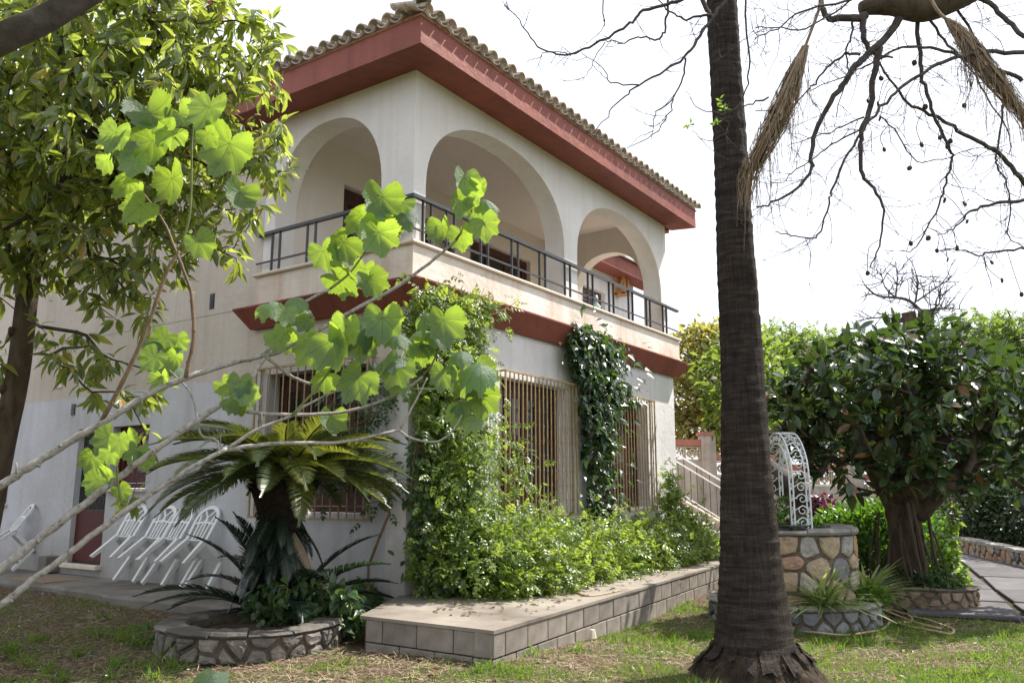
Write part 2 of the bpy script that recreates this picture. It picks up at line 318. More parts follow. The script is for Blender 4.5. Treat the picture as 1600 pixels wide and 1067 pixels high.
M['jasmine'] = leafmat('jasmine_leaf', [(0, (.02, .045, .012)), (.3, (.06, .11, .025)), (.6, (.11, .175, .04)), (1, (.21, .27, .065))], (.44, .58, .07), .42, .34, .5)
M['ivy'] = leafmat('ivy_leaf', [(0, (.014, .034, .018)), (.6, (.03, .065, .03)), (.93, (.06, .11, .04)), (1, (.22, .20, .07))], (.16, .32, .04), .26, .32, .6)
M['cycad'] = leafmat('cycad_leaflet', [(0, (.016, .034, .014)), (.7, (.035, .06, .02)), (1, (.08, .085, .02))], (.22, .26, .03), .25, .3, .55)
M['cycad_old'] = leafmat('cycad_leaflet_yellowing', [(0, (.03, .055, .015)), (.6, (.06, .085, .02)), (1, (.15, .12, .03))], (.30, .33, .04), .35, .35, .5)
M['pup'] = leafmat('cycad_dark_leaflet', [(0, (.012, .024, .018)), (1, (.028, .048, .034))], (.10, .16, .05), .15, .25, .6)
M['shrub'] = leafmat('shrub_leaf', [(0, (.02, .045, .02)), (.6, (.04, .08, .035)), (1, (.09, .15, .05))], (.20, .34, .06), .3, .35, .5)
M['bright'] = leafmat('bright_shrub_leaf', [(0, (.05, .10, .015)), (.6, (.09, .17, .03)), (1, (.16, .26, .05))], (.36, .56, .05), .42, .38, .45)
M['hedge'] = leafmat('hedge_leaf', [(0, (.02, .055, .01)), (.6, (.04, .10, .018)), (1, (.09, .19, .03))], (.22, .45, .03), .34, .3, .5)
M['dark'] = leafmat('dark_hedge_leaf', [(0, (.010, .022, .008)), (1, (.03, .055, .018))], (.10, .18, .03), .2, .45, .4)
M['treeyellow'] = leafmat('olive_tree_leaf', [(0, (.06, .07, .02)), (.6, (.14, .14, .04)), (1, (.28, .24, .08))], (.52, .48, .08), .45, .4, .45)
M['treegreen'] = leafmat('light_tree_leaf', [(0, (.04, .07, .018)), (.6, (.08, .13, .03)), (1, (.15, .19, .05))], (.32, .45, .06), .42, .45, .4)
M['spider'] = leafmat('striped_leaf', [(0, (.10, .17, .05)), (.55, (.18, .26, .08)), (1, (.42, .46, .24))], (.4, .5, .12), .35, .4, .4)
M['grass'] = leafmat('grass_blade', [(0, (.035, .075, .012)), (.5, (.07, .14, .02)), (1, (.13, .20, .035))], (.30, .48, .04), .4, .5, .3)
M['straw'] = surf('straw', [(.3, (.22, .15, .095)), (.7, (.46, .36, .25))], 5, .9, 60, .001, 0)
M['deadleaf'] = surf('dead_leaf', [(.3, (.07, .035, .018)), (.7, (.20, .11, .05))], 3, .8, 40, .002, .4, random_tint=.4)
M['petal'] = surf('white_petal', [(.3, (.7, .68, .6)), (.7, (.8, .8, .76))], 30, .6, 60, .001, 0)

# ================================================================== SETTING: ground
def groundmat():
    m, n, l, b = _nodes('lawn_ground'); tc = n.new('ShaderNodeTexCoord').outputs['Object']
    a = noise(n, l, .75, 7, tc, .65); f = noise(n, l, 22, 6, tc, .7); g2 = noise(n, l, 3.2, 6, tc, .65)
    soil = ramp(n, [(.3, (.045, .031, .021)), (.5, (.12, .084, .058)), (.7, (.26, .20, .145))]); l.new(f.outputs[0], soil.inputs[0])
    gr = ramp(n, [(.3, (.05, .065, .025)), (.55, (.095, .115, .045)), (.75, (.17, .18, .09))]); l.new(f.outputs[0], gr.inputs[0])
    sp = n.new('ShaderNodeSeparateXYZ'); l.new(tc, sp.inputs[0])
    k = n.new('ShaderNodeMath'); k.operation = 'MULTIPLY_ADD'; k.inputs[1].default_value = .45; l.new(g2.outputs[0], k.inputs[0]); l.new(a.outputs[0], k.inputs[2])
    k2 = n.new('ShaderNodeMath'); k2.operation = 'MULTIPLY_ADD'; k2.inputs[1].default_value = -.012; l.new(sp.outputs[1], k2.inputs[0]); l.new(k.outputs[0], k2.inputs[2])
    mr = n.new('ShaderNodeMapRange'); mr.inputs[1].default_value = .66; mr.inputs[2].default_value = .92; l.new(k2.outputs[0], mr.inputs[0])
    mx = n.new('ShaderNodeMix'); mx.data_type = 'RGBA'; l.new(mr.outputs[0], mx.inputs[0]); l.new(soil.outputs[0], mx.inputs[6]); l.new(gr.outputs[0], mx.inputs[7])
    l.new(mx.outputs[2], b.inputs['Base Color']); b.inputs['Roughness'].default_value = 1; b.inputs['Specular IOR Level'].default_value = .1
    f3 = noise(n, l, 90, 5, tc, .7); nb = bump(n, l, f.outputs[0], .8, .03); nb = bump(n, l, f3.outputs[0], .8, .012, nb); l.new(nb, b.inputs['Normal']); return m
xs = np.concatenate([[-600, -200, -80, -40, -20], np.arange(-10, 24.01, .4), [30, 40, 60, 120, 300, 900]]); ys = np.concatenate([[-600, -200, -80, -40, -20], np.arange(-12, 14.01, .4), [20, 30, 60, 120, 300, 900]])
GX, GY = np.meshgrid(xs, ys, indexing='ij'); GZ = gz(GX, GY)+.012*np.sin(GX*3.1)*np.cos(GY*2.7)
nx, ny = GX.shape; I = np.arange(nx*ny).reshape(nx, ny)
F = np.stack([I[:-1, :-1], I[1:, :-1], I[1:, 1:], I[:-1, 1:]], -1).reshape(-1, 4)
tag(obj('lawn', mesh('lawn', np.stack([GX, GY, GZ], -1), F, smooth=True), groundmat()), kind='structure')

# pavement strip along the left face of the house
b = MB(); yy = np.linspace(.3, 12, 30); pr = []
V = []; F = []
for i, y in enumerate(yy):
    w = 1.0+.06*math.sin(y*2.1)+.04*math.sin(y*5.3)
    V += [(0.02, y, .26), (-w+.04, y, .245), (-w, y, .215), (-w-.01, y, -.1)]
for i in range(len(yy)-1):
    for k in range(3): F.append((i*4+k, i*4+k+1, (i+1)*4+k+1, (i+1)*4+k))
tag(b.add(V, F).build('pavement', M['concrete']), kind='structure')

# concrete block terrace in front of the house
T0 = np.array([-1.33, -2.14]); T1 = np.array([-1.33, -.66]); T2 = T0+(np.array([5.89, -1.39])-T0)*1.95
tb = MB()                                                       # core and paving slab on top
poly = [T0, T2, np.array([T2[0], 6.0]), np.array([7.46, 6.0]), np.array([7.46, -.004]), np.array([-.02, -.004]), np.array([-.02, .05]), T1]
def inset(p, d):
    return p
def prism(mb, poly, z0, z1):
    n = len(poly); V = [(p[0], p[1], z0) for p in poly]+[(p[0], p[1], z1) for p in poly]
    mb.add(V, [tuple(range(n-1, -1, -1)), tuple(range(n, 2*n))]+[(k, (k+1) % n, n+(k+1) % n, n+k) for k in range(n)])
ed = (T2-T0)/np.linalg.norm(T2-T0); en = np.array([-ed[1], ed[0]])
core = [T0+en*.06+np.array([.06, 0]), T2+en*.06]+poly[2:7]+[T1+np.array([.06, 0])]
prism(tb, core, -.2, .372); terrace = tag(tb.build('terrace', M['mortar']), kind='structure')
tt = MB(); top = [T0-en*.012-np.array([.012, 0]), T2-en*.012]+poly[2:7]+[T1-np.array([.012, 0])]
prism(tt, top, .374, .402); obj('paving_top', mesh('paving_top', tt.v, tt.f), M['slabtop'], terrace)
bm_ = MB(); bm_.cbox((0, 0, 0), (.392, .19, .19), .006); blockme = mesh('concrete_block', bm_.v, bm_.f); blockme.materials.append(M['block'])
bh_ = MB(); bh_.cbox((0, 0, 0), (.19, .19, .19), .006); halfme = mesh('half_block', bh_.v, bh_.f); halfme.materials.append(M['block'])
def block(me, p, d, z):
    o = bpy.data.objects.new('concrete_block', me); COL.objects.link(o); o.parent = terrace
    n = np.array([-d[1], d[0]]); o.matrix_local = mat4(np.array([[d[0], n[0], 0], [d[1], n[1], 0], [0, 0, 1]]), (p[0]+n[0]*rnd.uniform(-.004, .004), p[1]+n[1]*rnd.uniform(-.004, .004), z))
L = np.linalg.norm(T2-T0); s = .0
block(halfme, T0, ed, .182); s = .2
while s < 13: block(blockme, T0+ed*s, ed, .182); s += .402
s = -.0
while s < 13: block(blockme, T0+ed*s, ed, -.018); s += .402
u = np.array([0, -1.0]); 
for k in range(4): block(blockme, T0-u*(.006+.402*(k+1)), u, .182) if k < 3 else block(halfme, T0-u*(.006+.402*3+.2), u, .182)
for k in range(4): block(blockme, T0-u*(.006+.402*(k+1)+.2), u, -.018) if k < 3 else block(halfme, T0-u*.206, u, -.018)

# driveway of slate slabs on the right, rising away
dw = np.array([2.0, 5.0]); dw = dw/np.linalg.norm(dw); dv = np.array([dw[1], -dw[0]])
def dp(a, bb): la = 5.7+dw[0]*a+dv[0]*bb; de = 9.4+dw[1]*a+dv[1]*bb; return floc(la, de)
DA0, DA1, DB0, DB1 = .7, 13.2, -1.25, 2.75
def kerb_lat(de): return 8.95+(de-14.3)*.11
V = []; F = []; na, nb_ = 42, 11
for i, a in enumerate(np.linspace(DA0, DA1, na)):
    for j, bb in enumerate(np.linspace(DB0-.15, DB1+.15, nb_)):
        p = dp(a, bb); V.append((p[0], p[1], gz(p[0], p[1])+.026))
F = [(i*nb_+j, (i+1)*nb_+j, (i+1)*nb_+j+1, i*nb_+j+1) for i in range(na-1) for j in range(nb_-1)]
driveway = tag(obj('driveway', mesh('driveway', V, F), M['soil']), kind='structure')
a = DA0
while a < DA1-.3:
    la = rnd.uniform(1.1, 1.7)
    bb = DB0
    while bb < DB1-.3:
        lb = 1.32; m0 = dp(a+la/2, bb+lb/2); ml, md = (m0-CAM)@_R, (m0-CAM)@_F
        if ml > kerb_lat(md)+.3: bb += lb; continue
        q = [(a+.035, bb+.04), (a+la-.035, bb+.04), (a+la-.035, bb+lb-.04), (a+.035, bb+lb-.04)]; dz = rnd.uniform(0, .016); mb = MB(); P = []
        for (x, y) in q:
            p = dp(x+rnd.uniform(-.02, .02), y+rnd.uniform(-.02, .02)); P.append((p[0], p[1], float(gz(p[0], p[1]))+.05+dz))
        c = np.mean(P, 0); low = [(x, y, z-.05) for x, y, z in P]; inn = [tuple(c+(np.array(v)-c)*.985+np.array([0, 0, .006])) for v in P]
        mb.add(low+P+inn, [(0,4,5,1)[::-1], (1,5,6,2)[::-1], (2,6,7,3)[::-1], (3,7,4,0)[::-1], (4,8,9,5)[::-1], (5,9,10,6)[::-1], (6,10,11,7)[::-1], (7,11,8,4)[::-1], (8,9,10,11)[::-1]])
        mb.build('paving_slab', M['slabgrey'], driveway); bb += lb
    a += la

# ================================================================== HOUSE
villa = thing('villa', (0, 0, 0), 'two storey white villa with arched upper loggia, red eaves and clay tile roof', 'house')
def part(mb, name, mat, parent=None, smooth=False, uv=False): return mb.build(name, mat, parent or villa, smooth, uv)
def wall_openings(u0, u1, z0, z1, th, ops, to, arch=False):
    """wall slab with openings ops=(ua,ub,za,zb[,spring]) ; to(u,d,z) maps to world, d=0 outer face .. th inner"""
    mb = MB()
    def quad(a, b_, c, d): mb.add([a, b_, c, d], [(0, 1, 2, 3)])
    ops = sorted(ops); u = u0
    def slab(ua, ub, za, zb):
        if ub-ua < 1e-4 or zb-za < 1e-4: return
        quad(to(ua, 0, za), to(ub, 0, za), to(ub, 0, zb), to(ua, 0, zb)); quad(to(ub, th, za), to(ua, th, za), to(ua, th, zb), to(ub, th, zb))
    for o in ops:
        ua, ub, za, zb = o[:4]; slab(u, ua, z0, z1); slab(ua, ub, z0, za)
        if len(o) > 4:
            sp_ = o[4]; c = (ua+ub)/2; h = (ub-ua)/2; N = 28; pts = []
            for k in range(N+1):
                t = math.pi*(1-k/N); cs, sn = math.cos(t), math.sin(t); e = 2/2.25
                pts.append((c+h*math.copysign(abs(cs)**e, cs), sp_+(zb-sp_)*abs(sn)**e))
            quad(to(ua, 0, za), to(ua, th, za), to(ua, th, sp_), to(ua, 0, sp_)); quad(to(ub, th, za), to(ub, 0, za), to(ub, 0, sp_), to(ub, th, sp_))
            for (p, q) in zip(pts[:-1], pts[1:]):
                quad(to(p[0], 0, p[1]), to(q[0], 0, q[1]), to(q[0], 0, z1), to(p[0], 0, z1)); quad(to(q[0], th, q[1]), to(p[0], th, p[1]), to(p[0], th, z1), to(q[0], th, z1))
                quad(to(p[0], th, p[1]), to(q[0], th, q[1]), to(q[0], 0, q[1]), to(p[0], 0, p[1]))
            if za > z0+.001: quad(to(ua, 0, za), to(ub, 0, za), to(ub, th, za), to(ua, th, za))
        else:
            slab(ua, ub, zb, z1)
            quad(to(ua, 0, za), to(ua, th, za), to(ua, th, zb), to(ua, 0, zb)); quad(to(ub, th, za), to(ub, 0, za), to(ub, 0, zb), to(ub, th, zb))
            quad(to(ua, th, zb), to(ub, th, zb), to(ub, 0, zb), to(ua, 0, zb)); quad(to(ua, 0, za), to(ub, 0, za), to(ub, th, za), to(ua, th, za))
        u = ub
    slab(u, u1, z0, z1)
    quad(to(u0, th, z0), to(u0, 0, z0), to(u0, 0, z1), to(u0, th, z1)); quad(to(u1, 0, z0), to(u1, th, z0), to(u1, th, z1), to(u1, 0, z1))
    return mb
FR = lambda k: (lambda u, d, z: (u, k+d, z))                    # wall along X, outer face at y=k
SDw = lambda k: (lambda u, d, z: (k+d, u, z))                   # wall along Y, outer face at x=k
SOF, FLR, D = 6.54, 3.95, 2.5
# upper storey
part(wall_openings(0, 7.27, FLR, SOF+.06, .34, [(.22, 3.47, FLR+.001, 6.27, 5.12), (3.86, 7.0, FLR+.001, 6.25, 5.12)], FR(0)), 'upper_wall', M['upper'])
part(wall_openings(.3402, 2.68, FLR, SOF+.06, .34, [(.52, 2.46, FLR+.001, 6.28, 5.15)], SDw(0)), 'upper_wall', M['upper'])
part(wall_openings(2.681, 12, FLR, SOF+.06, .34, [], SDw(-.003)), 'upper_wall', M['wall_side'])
part(wall_openings(.345, D, FLR, 6.6, .27, [(.36, 1.86, FLR+.001, 6.12, 5.3)], SDw(7.0)), 'cross_wall', M['inner'])
part(wall_openings(.345, 7.0, FLR, 6.6, .2, [(1.27, 3.33, FLR+.001, 6.03), (4.38, 6.36, FLR+.001, 6.03)], FR(D)), 'loggia_wall', M['inner'])
part(wall_openings(7.0005, 11.2, .2, SOF+.06, .2, [(8.64, 9.7, 4.85, 6.05)], FR(D+.1)), 'loggia_wall', M['wall'])
mb = MB(); mb.box((11.0, D+.301, .2), (11.2, 12, SOF+.06)); part(mb, 'end_wall', M['wall'])
mb = MB(); mb.box((.34, .34, 6.6), (7.0, D, 6.7)); part(mb, 'loggia_ceiling', M['inner'])
mb = MB(); mb.box((.0, .0, 3.7), (7.43, D+.1, FLR)); part(mb, 'loggia_floor', M['inner'])
# doors and the upper window
def joinery(name, u0, u1, z0, z1, to, mat, panes=2, sill=0, louver=0, parent=None):
    """frame, leaves, panes, each a mesh; returns the frame"""
    mb = MB(); t = .07
    def bar(a, b_, c, d, d0=0, d1=.06):
        P = [to(a, d0, c), to(b_, d0, c), to(b_, d1, c), to(a, d1, c), to(a, d0, d), to(b_, d0, d), to(b_, d1, d), to(a, d1, d)]
        return mb.add(P, [(0,3,2,1),(4,5,6,7),(0,1,5,4),(1,2,6,5),(2,3,7,6),(3,0,4,7)])
    bar(u0, u0+t, z0, z1); bar(u1-t, u1, z0, z1); bar(u0+t, u1-t, z1-t*1.6, z1); bar(u0+t, u1-t, z0, z0+t)
    fr = part(mb, name, mat); w = (u1-u0-2*t)/panes
    for k in range(panes):
        a = u0+t+w*k; b_ = a+w; mb = MB(); s = .075
        bar(a+.004, a+s, z0+t+.003, z1-t*1.6-.003, .012, .05); bar(b_-s, b_-.004, z0+t+.003, z1-t*1.6-.003, .012, .05)
        bar(a+s, b_-s, z1-t*1.6-.1, z1-t*1.6-.003, .012, .05); bar(a+s, b_-s, z0+t+.003, z0+t+.16, .012, .05); zm = (z0+z1)/2+.1
        if z1-z0 > 1.6: bar(a+s, b_-s, zm-.04, zm+.04, .012, .05)
        if louver:
            zz = z0+t+.2
            while zz < z1-t*1.6-.12: bar(a+s, b_-s, zz, zz+.035, .018, .04); zz += .055
        obj('leaf_frame', mesh('leaf_frame', mb.v, mb.f), mat, fr)
        mb = MB(); bar(a+s-.01, b_-s+.01, z0+t+.15, z1-t*1.6-.09, .028, .034); obj('pane', mesh('pane', mb.v, mb.f), M['glass'], fr)
    return fr
joinery('loggia_door', 1.29, 3.31, FLR, 6.0, lambda u, d, z: (u, D+.08+d, z), M['wood'], 3)
joinery('loggia_door', 4.40, 6.34, FLR, 6.0, lambda u, d, z: (u, D+.08+d, z), M['wood'], 3)
joinery('window', 8.66, 9.68, 4.87, 6.03, lambda u, d, z: (u, D+.2+d, z), M['wood'], 2, louver=1)
# ground storey
part(wall_openings(0, 7.43, .0, 3.70, .3, [(1.78, 3.52, 1.25, 3.0), (4.6, 6.24, 1.25, 3.0)], FR(.004)), 'ground_wall', M['wall'])
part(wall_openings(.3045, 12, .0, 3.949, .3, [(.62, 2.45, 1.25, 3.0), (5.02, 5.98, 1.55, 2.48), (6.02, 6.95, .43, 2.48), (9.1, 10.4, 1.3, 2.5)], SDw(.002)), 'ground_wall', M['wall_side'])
mb = MB(); mb.box((7.43-.3, .3045, 0), (7.431, 2.6, 3.70)); part(mb, 'ground_wall', M['wall'])
joinery('window', 1.79, 3.51, 1.26, 2.99, lambda u, d, z: (u, .19+d, z), M['wood'], 4)
joinery('window', 4.61, 6.23, 1.26, 2.99, lambda u, d, z: (u, .19+d, z), M['wood'], 4)
joinery('window', .63, 2.44, 1.26, 2.99, lambda u, d, z: (.2+d, u, z), M['wood'], 4)
joinery('window', 5.03, 5.97, 1.56, 2.47, lambda u, d, z: (.12+d, u, z), M['redwood'], 2)
joinery('window', 9.11, 10.39, 1.31, 2.49, lambda u, d, z: (.15+d, u, z), M['wood'], 2)
for (x0, x1, y0, y1, z) in ((-.07, .1, 4.98, 6.0, 1.50), (-.05, .1, 9.05, 10.45, 1.25)):
    mb = MB(); mb.cbox((x0, y0, z), (x1, y1, z+.05), .008); part(mb, 'window_sill', M['marble'])
# red door with a lattice grille above
mb = MB(); mb.box((.10, 6.02, .43), (.16, 6.95, 2.48)); ddoor = part(mb, 'side_door', M['iron'])
mb = MB(); mb.box((.07, 6.04, .45), (.10, 6.93, 1.22)); obj('lower_panel', mesh('p', mb.v, mb.f), M['redwood'], ddoor)
mb = MB()
for k in range(-14, 18):
    for sg in (1, -1):
        P = []; 
        for zz in np.linspace(1.24, 2.46, 14):
            y = 6.48+k*.115+sg*(zz-1.85)*.55
            if 6.04 < y < 6.93: P.append((.085, y, zz))
        if len(P) > 1: mb.tube([P[0], P[-1]], .007, 4)
obj('lattice', mesh('lattice', mb.v, mb.f), M['iron'], ddoor)
mb = MB(); mb.cbox((-.10, 5.98, .36), (.08, 7.0, .43), .01); part(mb, 'door_step', M['marble'])
mb = MB()
for z in np.arange(0, .1, .1): mb.cbox((-.22, 7.15, .27), (-.002, 7.4, .52), .01)
part(mb, 'meter_box', M['concrete'])
for (y, z, h, w) in ((7.13, 2.72, .18, .11), (3.67, 4.04, .22, .1)):
    mb = MB(); mb.box((-.012, y, z), (.0, y+w, z+h))
    for k in range(6): mb.box((-.02, y+.012, z+.02+k*h/7), (-.012, y+w-.012, z+.02+k*h/7+h/14))
    part(mb, 'air_vent', M['iron'])
mb = MB(); mb.box((-.014, 7.6, 3.2), (.0, 7.82, 3.36)); part(mb, 'air_vent', M['marble'])
mb = MB(); mb.cbox((-.012, .05, 1.38), (-.001, .15, 1.5), .003); part(mb, 'number_plate', M['ceramic'])
# grilles of knobbed bars
def barmesh(h):
    prof = []; z = 0
    while z < h-.01:
        prof += [(.0095, z), (.0095, min(z+.19, h))]; z += .2
        if z < h-.03: prof += [(.0145, z-.004), (.0145, z+.012), (.0095, z+.016)]
    V, F = lathe(sorted(prof, key=lambda p: p[1]), 6); return mesh('grille_bar', V, F)
BAR = barmesh(1.88); BAR.materials.append(M['bronze'])
def grille(u0, u1, z0, z1, to, sp=.105):
    mb = MB()
    def bx(a, b_, c, d, e, f):
        P = [to(a, c, e), to(b_, c, e), to(b_, d, e), to(a, d, e), to(a, c, f), to(b_, c, f), to(b_, d, f), to(a, d, f)]
        mb.add(P, [(0,3,2,1),(4,5,6,7),(0,1,5,4),(1,2,6,5),(2,3,7,6),(3,0,4,7)])
    for z in (z0, z1): bx(u0, u1, -.135, -.105, z-.012, z+.012); bx(u0, u0+.03, -.105, .0, z-.012, z+.012); bx(u1-.03, u1, -.105, .0, z-.012, z+.012)
    for u in (u0+.004, u1-.028): bx(u, u+.024, -.13, -.11, z0+.012, z1-.012)
    g = part(mb, 'window_grille', M['bronze']); n = int(round((u1-u0)/sp))
    pts = [(u0+.015+(u1-u0-.03)*k/n, -.12) for k in range(n+1)]+[(u, d) for u in (u0+.015, u1-.015) for d in (-.04,)]
    for (u, d) in pts:
        o = obj('grille_bar', BAR, None, g); p = to(u, d, z0); o.location = Vector(p)-wloc(g); o.scale = (1, 1, (z1-z0)/1.88)
    return g
grille(1.72, 3.58, 1.19, 3.06, lambda u, d, z: (u, d, z)); grille(4.5, 6.3, 1.19, 3.06, lambda u, d, z: (u, d, z)); grille(.52, 2.54, 1.19, 3.06, lambda u, d, z: (d, u, z), .135)
mb = MB()
for k in range(11): mb.tube([(-.02, 9.12+k*.125, 1.3), (-.02, 9.12+k*.125, 2.5)], .009, 5)
for k in range(9): mb.tube([(-.022, 9.1, 1.35+k*.14), (-.022, 10.4, 1.35+k*.14)], .007, 5)
part(mb, 'window_grille', M['iron'])
# red string course below the balcony (runs round the corner), parapet, sill
def course(prof, x1, y1, name, mat, mitre=0):
    """extrude profile (out,z) round the corner from (x1,*) to (*,y1); mitre slopes the free ends"""
    mb = MB(); n = len(prof); V = []
    for o, z in prof: V.append((x1+mitre*(o-prof[0][0]), -o, z))
    for o, z in prof: V.append((-o, -o, z))
    for o, z in prof: V.append((-o, y1+mitre*(o-prof[0][0]), z))
    F = [(r*n+k, (r+1)*n+k, (r+1)*n+(k+1) % n, r*n+(k+1) % n) for r in range(2) for k in range(n)]+[tuple(range(n)), tuple(range(3*n-1, 2*n-1, -1))]
    mb.add(V, F); return part(mb, name, mat)
course([(-.01, 3.62), (.06, 3.62), (.25, 3.87), (.25, 3.89), (-.01, 3.89)], 7.5, 2.72, 'string_course', M['red'], .8)
course([(-.33, 3.9), (.10, 3.9), (.10, 4.31), (-.33, 4.31)], 7.53, 2.66, 'parapet', M['parapet'])
course([(-.345, 4.313), (.13, 4.313), (.14, 4.33), (.135, 4.355), (-.345, 4.36)], 7.57, 2.69, 'parapet_sill', M['marble'])
# balcony railing: paired balusters between two rails
rl = MB(); e = -.05
for z, h, w in ((4.915, .02, .03), (4.52, .01, .012)):
    rl.box((-.05-w, -.05-w, z-h), (7.62, -.05+w, z+h)); rl.box((-.05-w, -.05+w+.001, z-h), (-.05+w, 2.74, z+h))
railing = part(rl, 'balcony_railing', M['iron'])
bl_ = MB(); bl_.box((-.009, -.016, 0), (.009, .016, .54)); BAL = mesh('baluster', bl_.v, bl_.f); BAL.materials.append(M['iron'])
for x in [.12, .27]+[v for k in range(10) for v in (.56+.708*k, .715+.708*k)]:
    if .4 < x < 7.2 or x < .3: o = obj('baluster', BAL, None, railing); o.location = Vector((x, -.05, 4.36))
for y in (.2, .35, .9, 1.05, 1.6, 1.75, 2.28, 2.43):
    o = obj('baluster', BAL, None, railing); o.location = Vector((-.05, y, 4.36)); o.rotation_euler = (0, 0, math.pi/2)
# eaves: fascia and soffit, roof surface, tiles
E = .5; ZF0, ZF1 = 6.5, 6.81; XE = 7.6
course([(-.05, SOF+.02), (.005, SOF), (E, ZF0), (E, ZF1), (-.05, ZF1)], XE, 12.5, 'eaves', M['red'])
mb = MB(); V = []                                               # right return of the eaves and the eaves of the rear wing
pr = [(-.05, SOF+.02), (.005, SOF), (E, ZF0), (E, ZF1), (-.05, ZF1)]
for y in (.051, 2.0): V += [(7.25+o*.7, y, z-.003) for o, z in pr]
mb.add(V, [(k, (k+1) % 5, 5+(k+1) % 5, 5+k) for k in range(5)]+[(4, 3, 2, 1, 0), (5, 6, 7, 8, 9)])
V = []
for x in (7.0, 11.75): V += [(x, D+.1-o, z-.006) for o, z in pr]
mb.add(V, [(k, 5+k, 5+(k+1) % 5, (k+1) % 5) for k in range(5)]+[(0, 1, 2, 3, 4), (9, 8, 7, 6, 5)])
part(mb, 'eaves', M['red'])
sl = math.tan(rad(17)); rx0, rx1, ry0, ry1 = -E-.03, XE+.04, -E-.03, 12.6; hw = (rx1-rx0)/2; zr = ZF1+.03
mb = MB(); mb.add([(rx0, ry0, zr), (rx1, ry0, zr), (rx1, ry1, zr), (rx0, ry1, zr), ((rx0+rx1)/2, ry0+hw, zr+hw*sl), ((rx0+rx1)/2, ry1-hw, zr+hw*sl)],
                  [(0, 1, 4), (1, 2, 5, 4), (2, 3, 5), (3, 0, 4, 5), (3, 2, 1, 0)])
mb.add([(rx1-1.5, 2.0, zr-.02), (11.8, 2.0, zr-.02), (11.8, 12.6, zr-.02), (rx1-1.5, 12.6, zr-.02), (rx1-1.5, 5, zr+.9), (9.5, 5, zr+.9), (9.5, 10, zr+.9), (rx1-1.5, 10, zr+.9)],
       [(0, 1, 5, 4), (1, 2, 6, 5), (2, 3, 7, 6), (4, 5, 6, 7)])
roof = part(mb, 'roof', M['tile'])
def tilemesh(name, inv):
    V = []; F = []; n = 7
    for j, (y, s_, lift) in enumerate(((0, 1, 0), (.42, .78, .0))):
        for k in range(n+1):
            a = math.pi*k/n
            for rr in (.088*s_, .072*s_):
                V.append((math.cos(a)*rr, y, (math.sin(a)*rr*(.95) if not inv else -math.sin(a)*rr*.75)+lift))
    w = 2*(n+1)
    for k in range(n):
        o, i_ = 2*k, 2*k+1; F += [(o, o+2, w+o+2, w+o), (i_, w+i_, w+i_+2, i_+2), (o, i_, i_+2, o+2)]
    F += [(0, w, w+1, 1), (2*n, 2*n+1, w+2*n+1, w+2*n)]
    me = mesh(name, V, F, smooth=True); me.materials.append(M['tile']); return me
TC, TP = tilemesh('roof_tile', False), tilemesh('roof_pan_tile', True); sa = math.atan(sl)
def tilemat(p, d):                                               # d: uphill direction in plan
    y = np.array([d[0]*math.cos(sa), d[1]*math.cos(sa), math.sin(sa)]); z = np.array([-d[0]*math.sin(sa), -d[1]*math.sin(sa), math.cos(sa)]); x = np.cross(y, z)
    return np.stack([x, y, z], -1), p
rest = []; count = 0; sp_ = .212
tl = []
for k in range(int((rx1-rx0)/sp_)+1):                            # front slope
    x = rx0+.06+sp_*k; run = min(x-rx0, rx1-x); j = 0
    while j*.36 < run/1.0 and j < 12: tl.append((j, x, ry0-.055+j*.36*math.cos(sa), (0, 1), j*.36)); j += 1
for k in range(1, int((ry1-ry0-.2)/sp_)):                        # left slope
    y = ry0+.06+sp_*k; run = min(y-ry0, ry1-y, hw); j = 0
    while j*.36 < run and j < 12: tl.append((j, rx0-.055+j*.36*math.cos(sa), y, (1, 0), j*.36)); j += 1
tl.sort(key=lambda t: (t[0], abs(t[1])+abs(t[2])))
def one(me, p, d, wob=True):
    Rm, T = tilemat(np.array(p), d); o = obj('roof_tile', me, None, roof); M4 = mat4(Rm, T, rnd.uniform(.98, 1.05))
    if wob: M4 = M4 @ Matrix.Rotation(rnd.uniform(-.05, .05), 4, 'Z') @ Matrix.Rotation(rnd.uniform(-.03, .03), 4, 'X')
    o.matrix_local = M4
for (j, x, y, d, up) in tl:
    z = zr+.035+up*math.sin(sa)+rnd.uniform(-.006, .006); off = np.array([-d[1], d[0]])*sp_/2
    if count < 296:
        one(TC, (x, y, z+.02), d); count += 1
        if j < 1: one(TP, (x+off[0]+d[0]*.03, y+off[1]+d[1]*.03, z+.045), d); count += 1
    else: rest.append((x, y, z+.02, d))
for k in range(4):                                               # hip tiles at the front corner
    q = .33*k-.06; o = obj('roof_tile', TC, None, roof); d = np.array([1, 1])/math.sqrt(2)
    hs_ = math.atan(sl/math.sqrt(2)); yv = np.array([d[0]*math.cos(hs_), d[1]*math.cos(hs_), math.sin(hs_)]); zv = np.array([-d[0]*math.sin(hs_), -d[1]*math.sin(hs_), math.cos(hs_)])
    o.matrix_local = mat4(np.stack([np.cross(yv, zv), yv, zv], -1), (rx0-.04+q*d[0], ry0-.04+q*d[1], zr+.10+q*math.sin(hs_)), 1.18)
tv = np.array([v.co for v in TC.vertices]); tf = np.array([list(p.vertices) for p in TC.polygons])
Rs = np.array([tilemat(np.zeros(3), r[3])[0] for r in rest]); Ts = np.array([r[:3] for r in rest])
V, F, _ = scatter(tv, tf, Rs, Ts, np.ones(len(rest))); tag(obj('tile_courses', mesh('tile_courses', V, F, smooth=True), M['tile'], roof), kind='stuff')
mb = MB()                                                        # mortar bedding under the eaves tiles
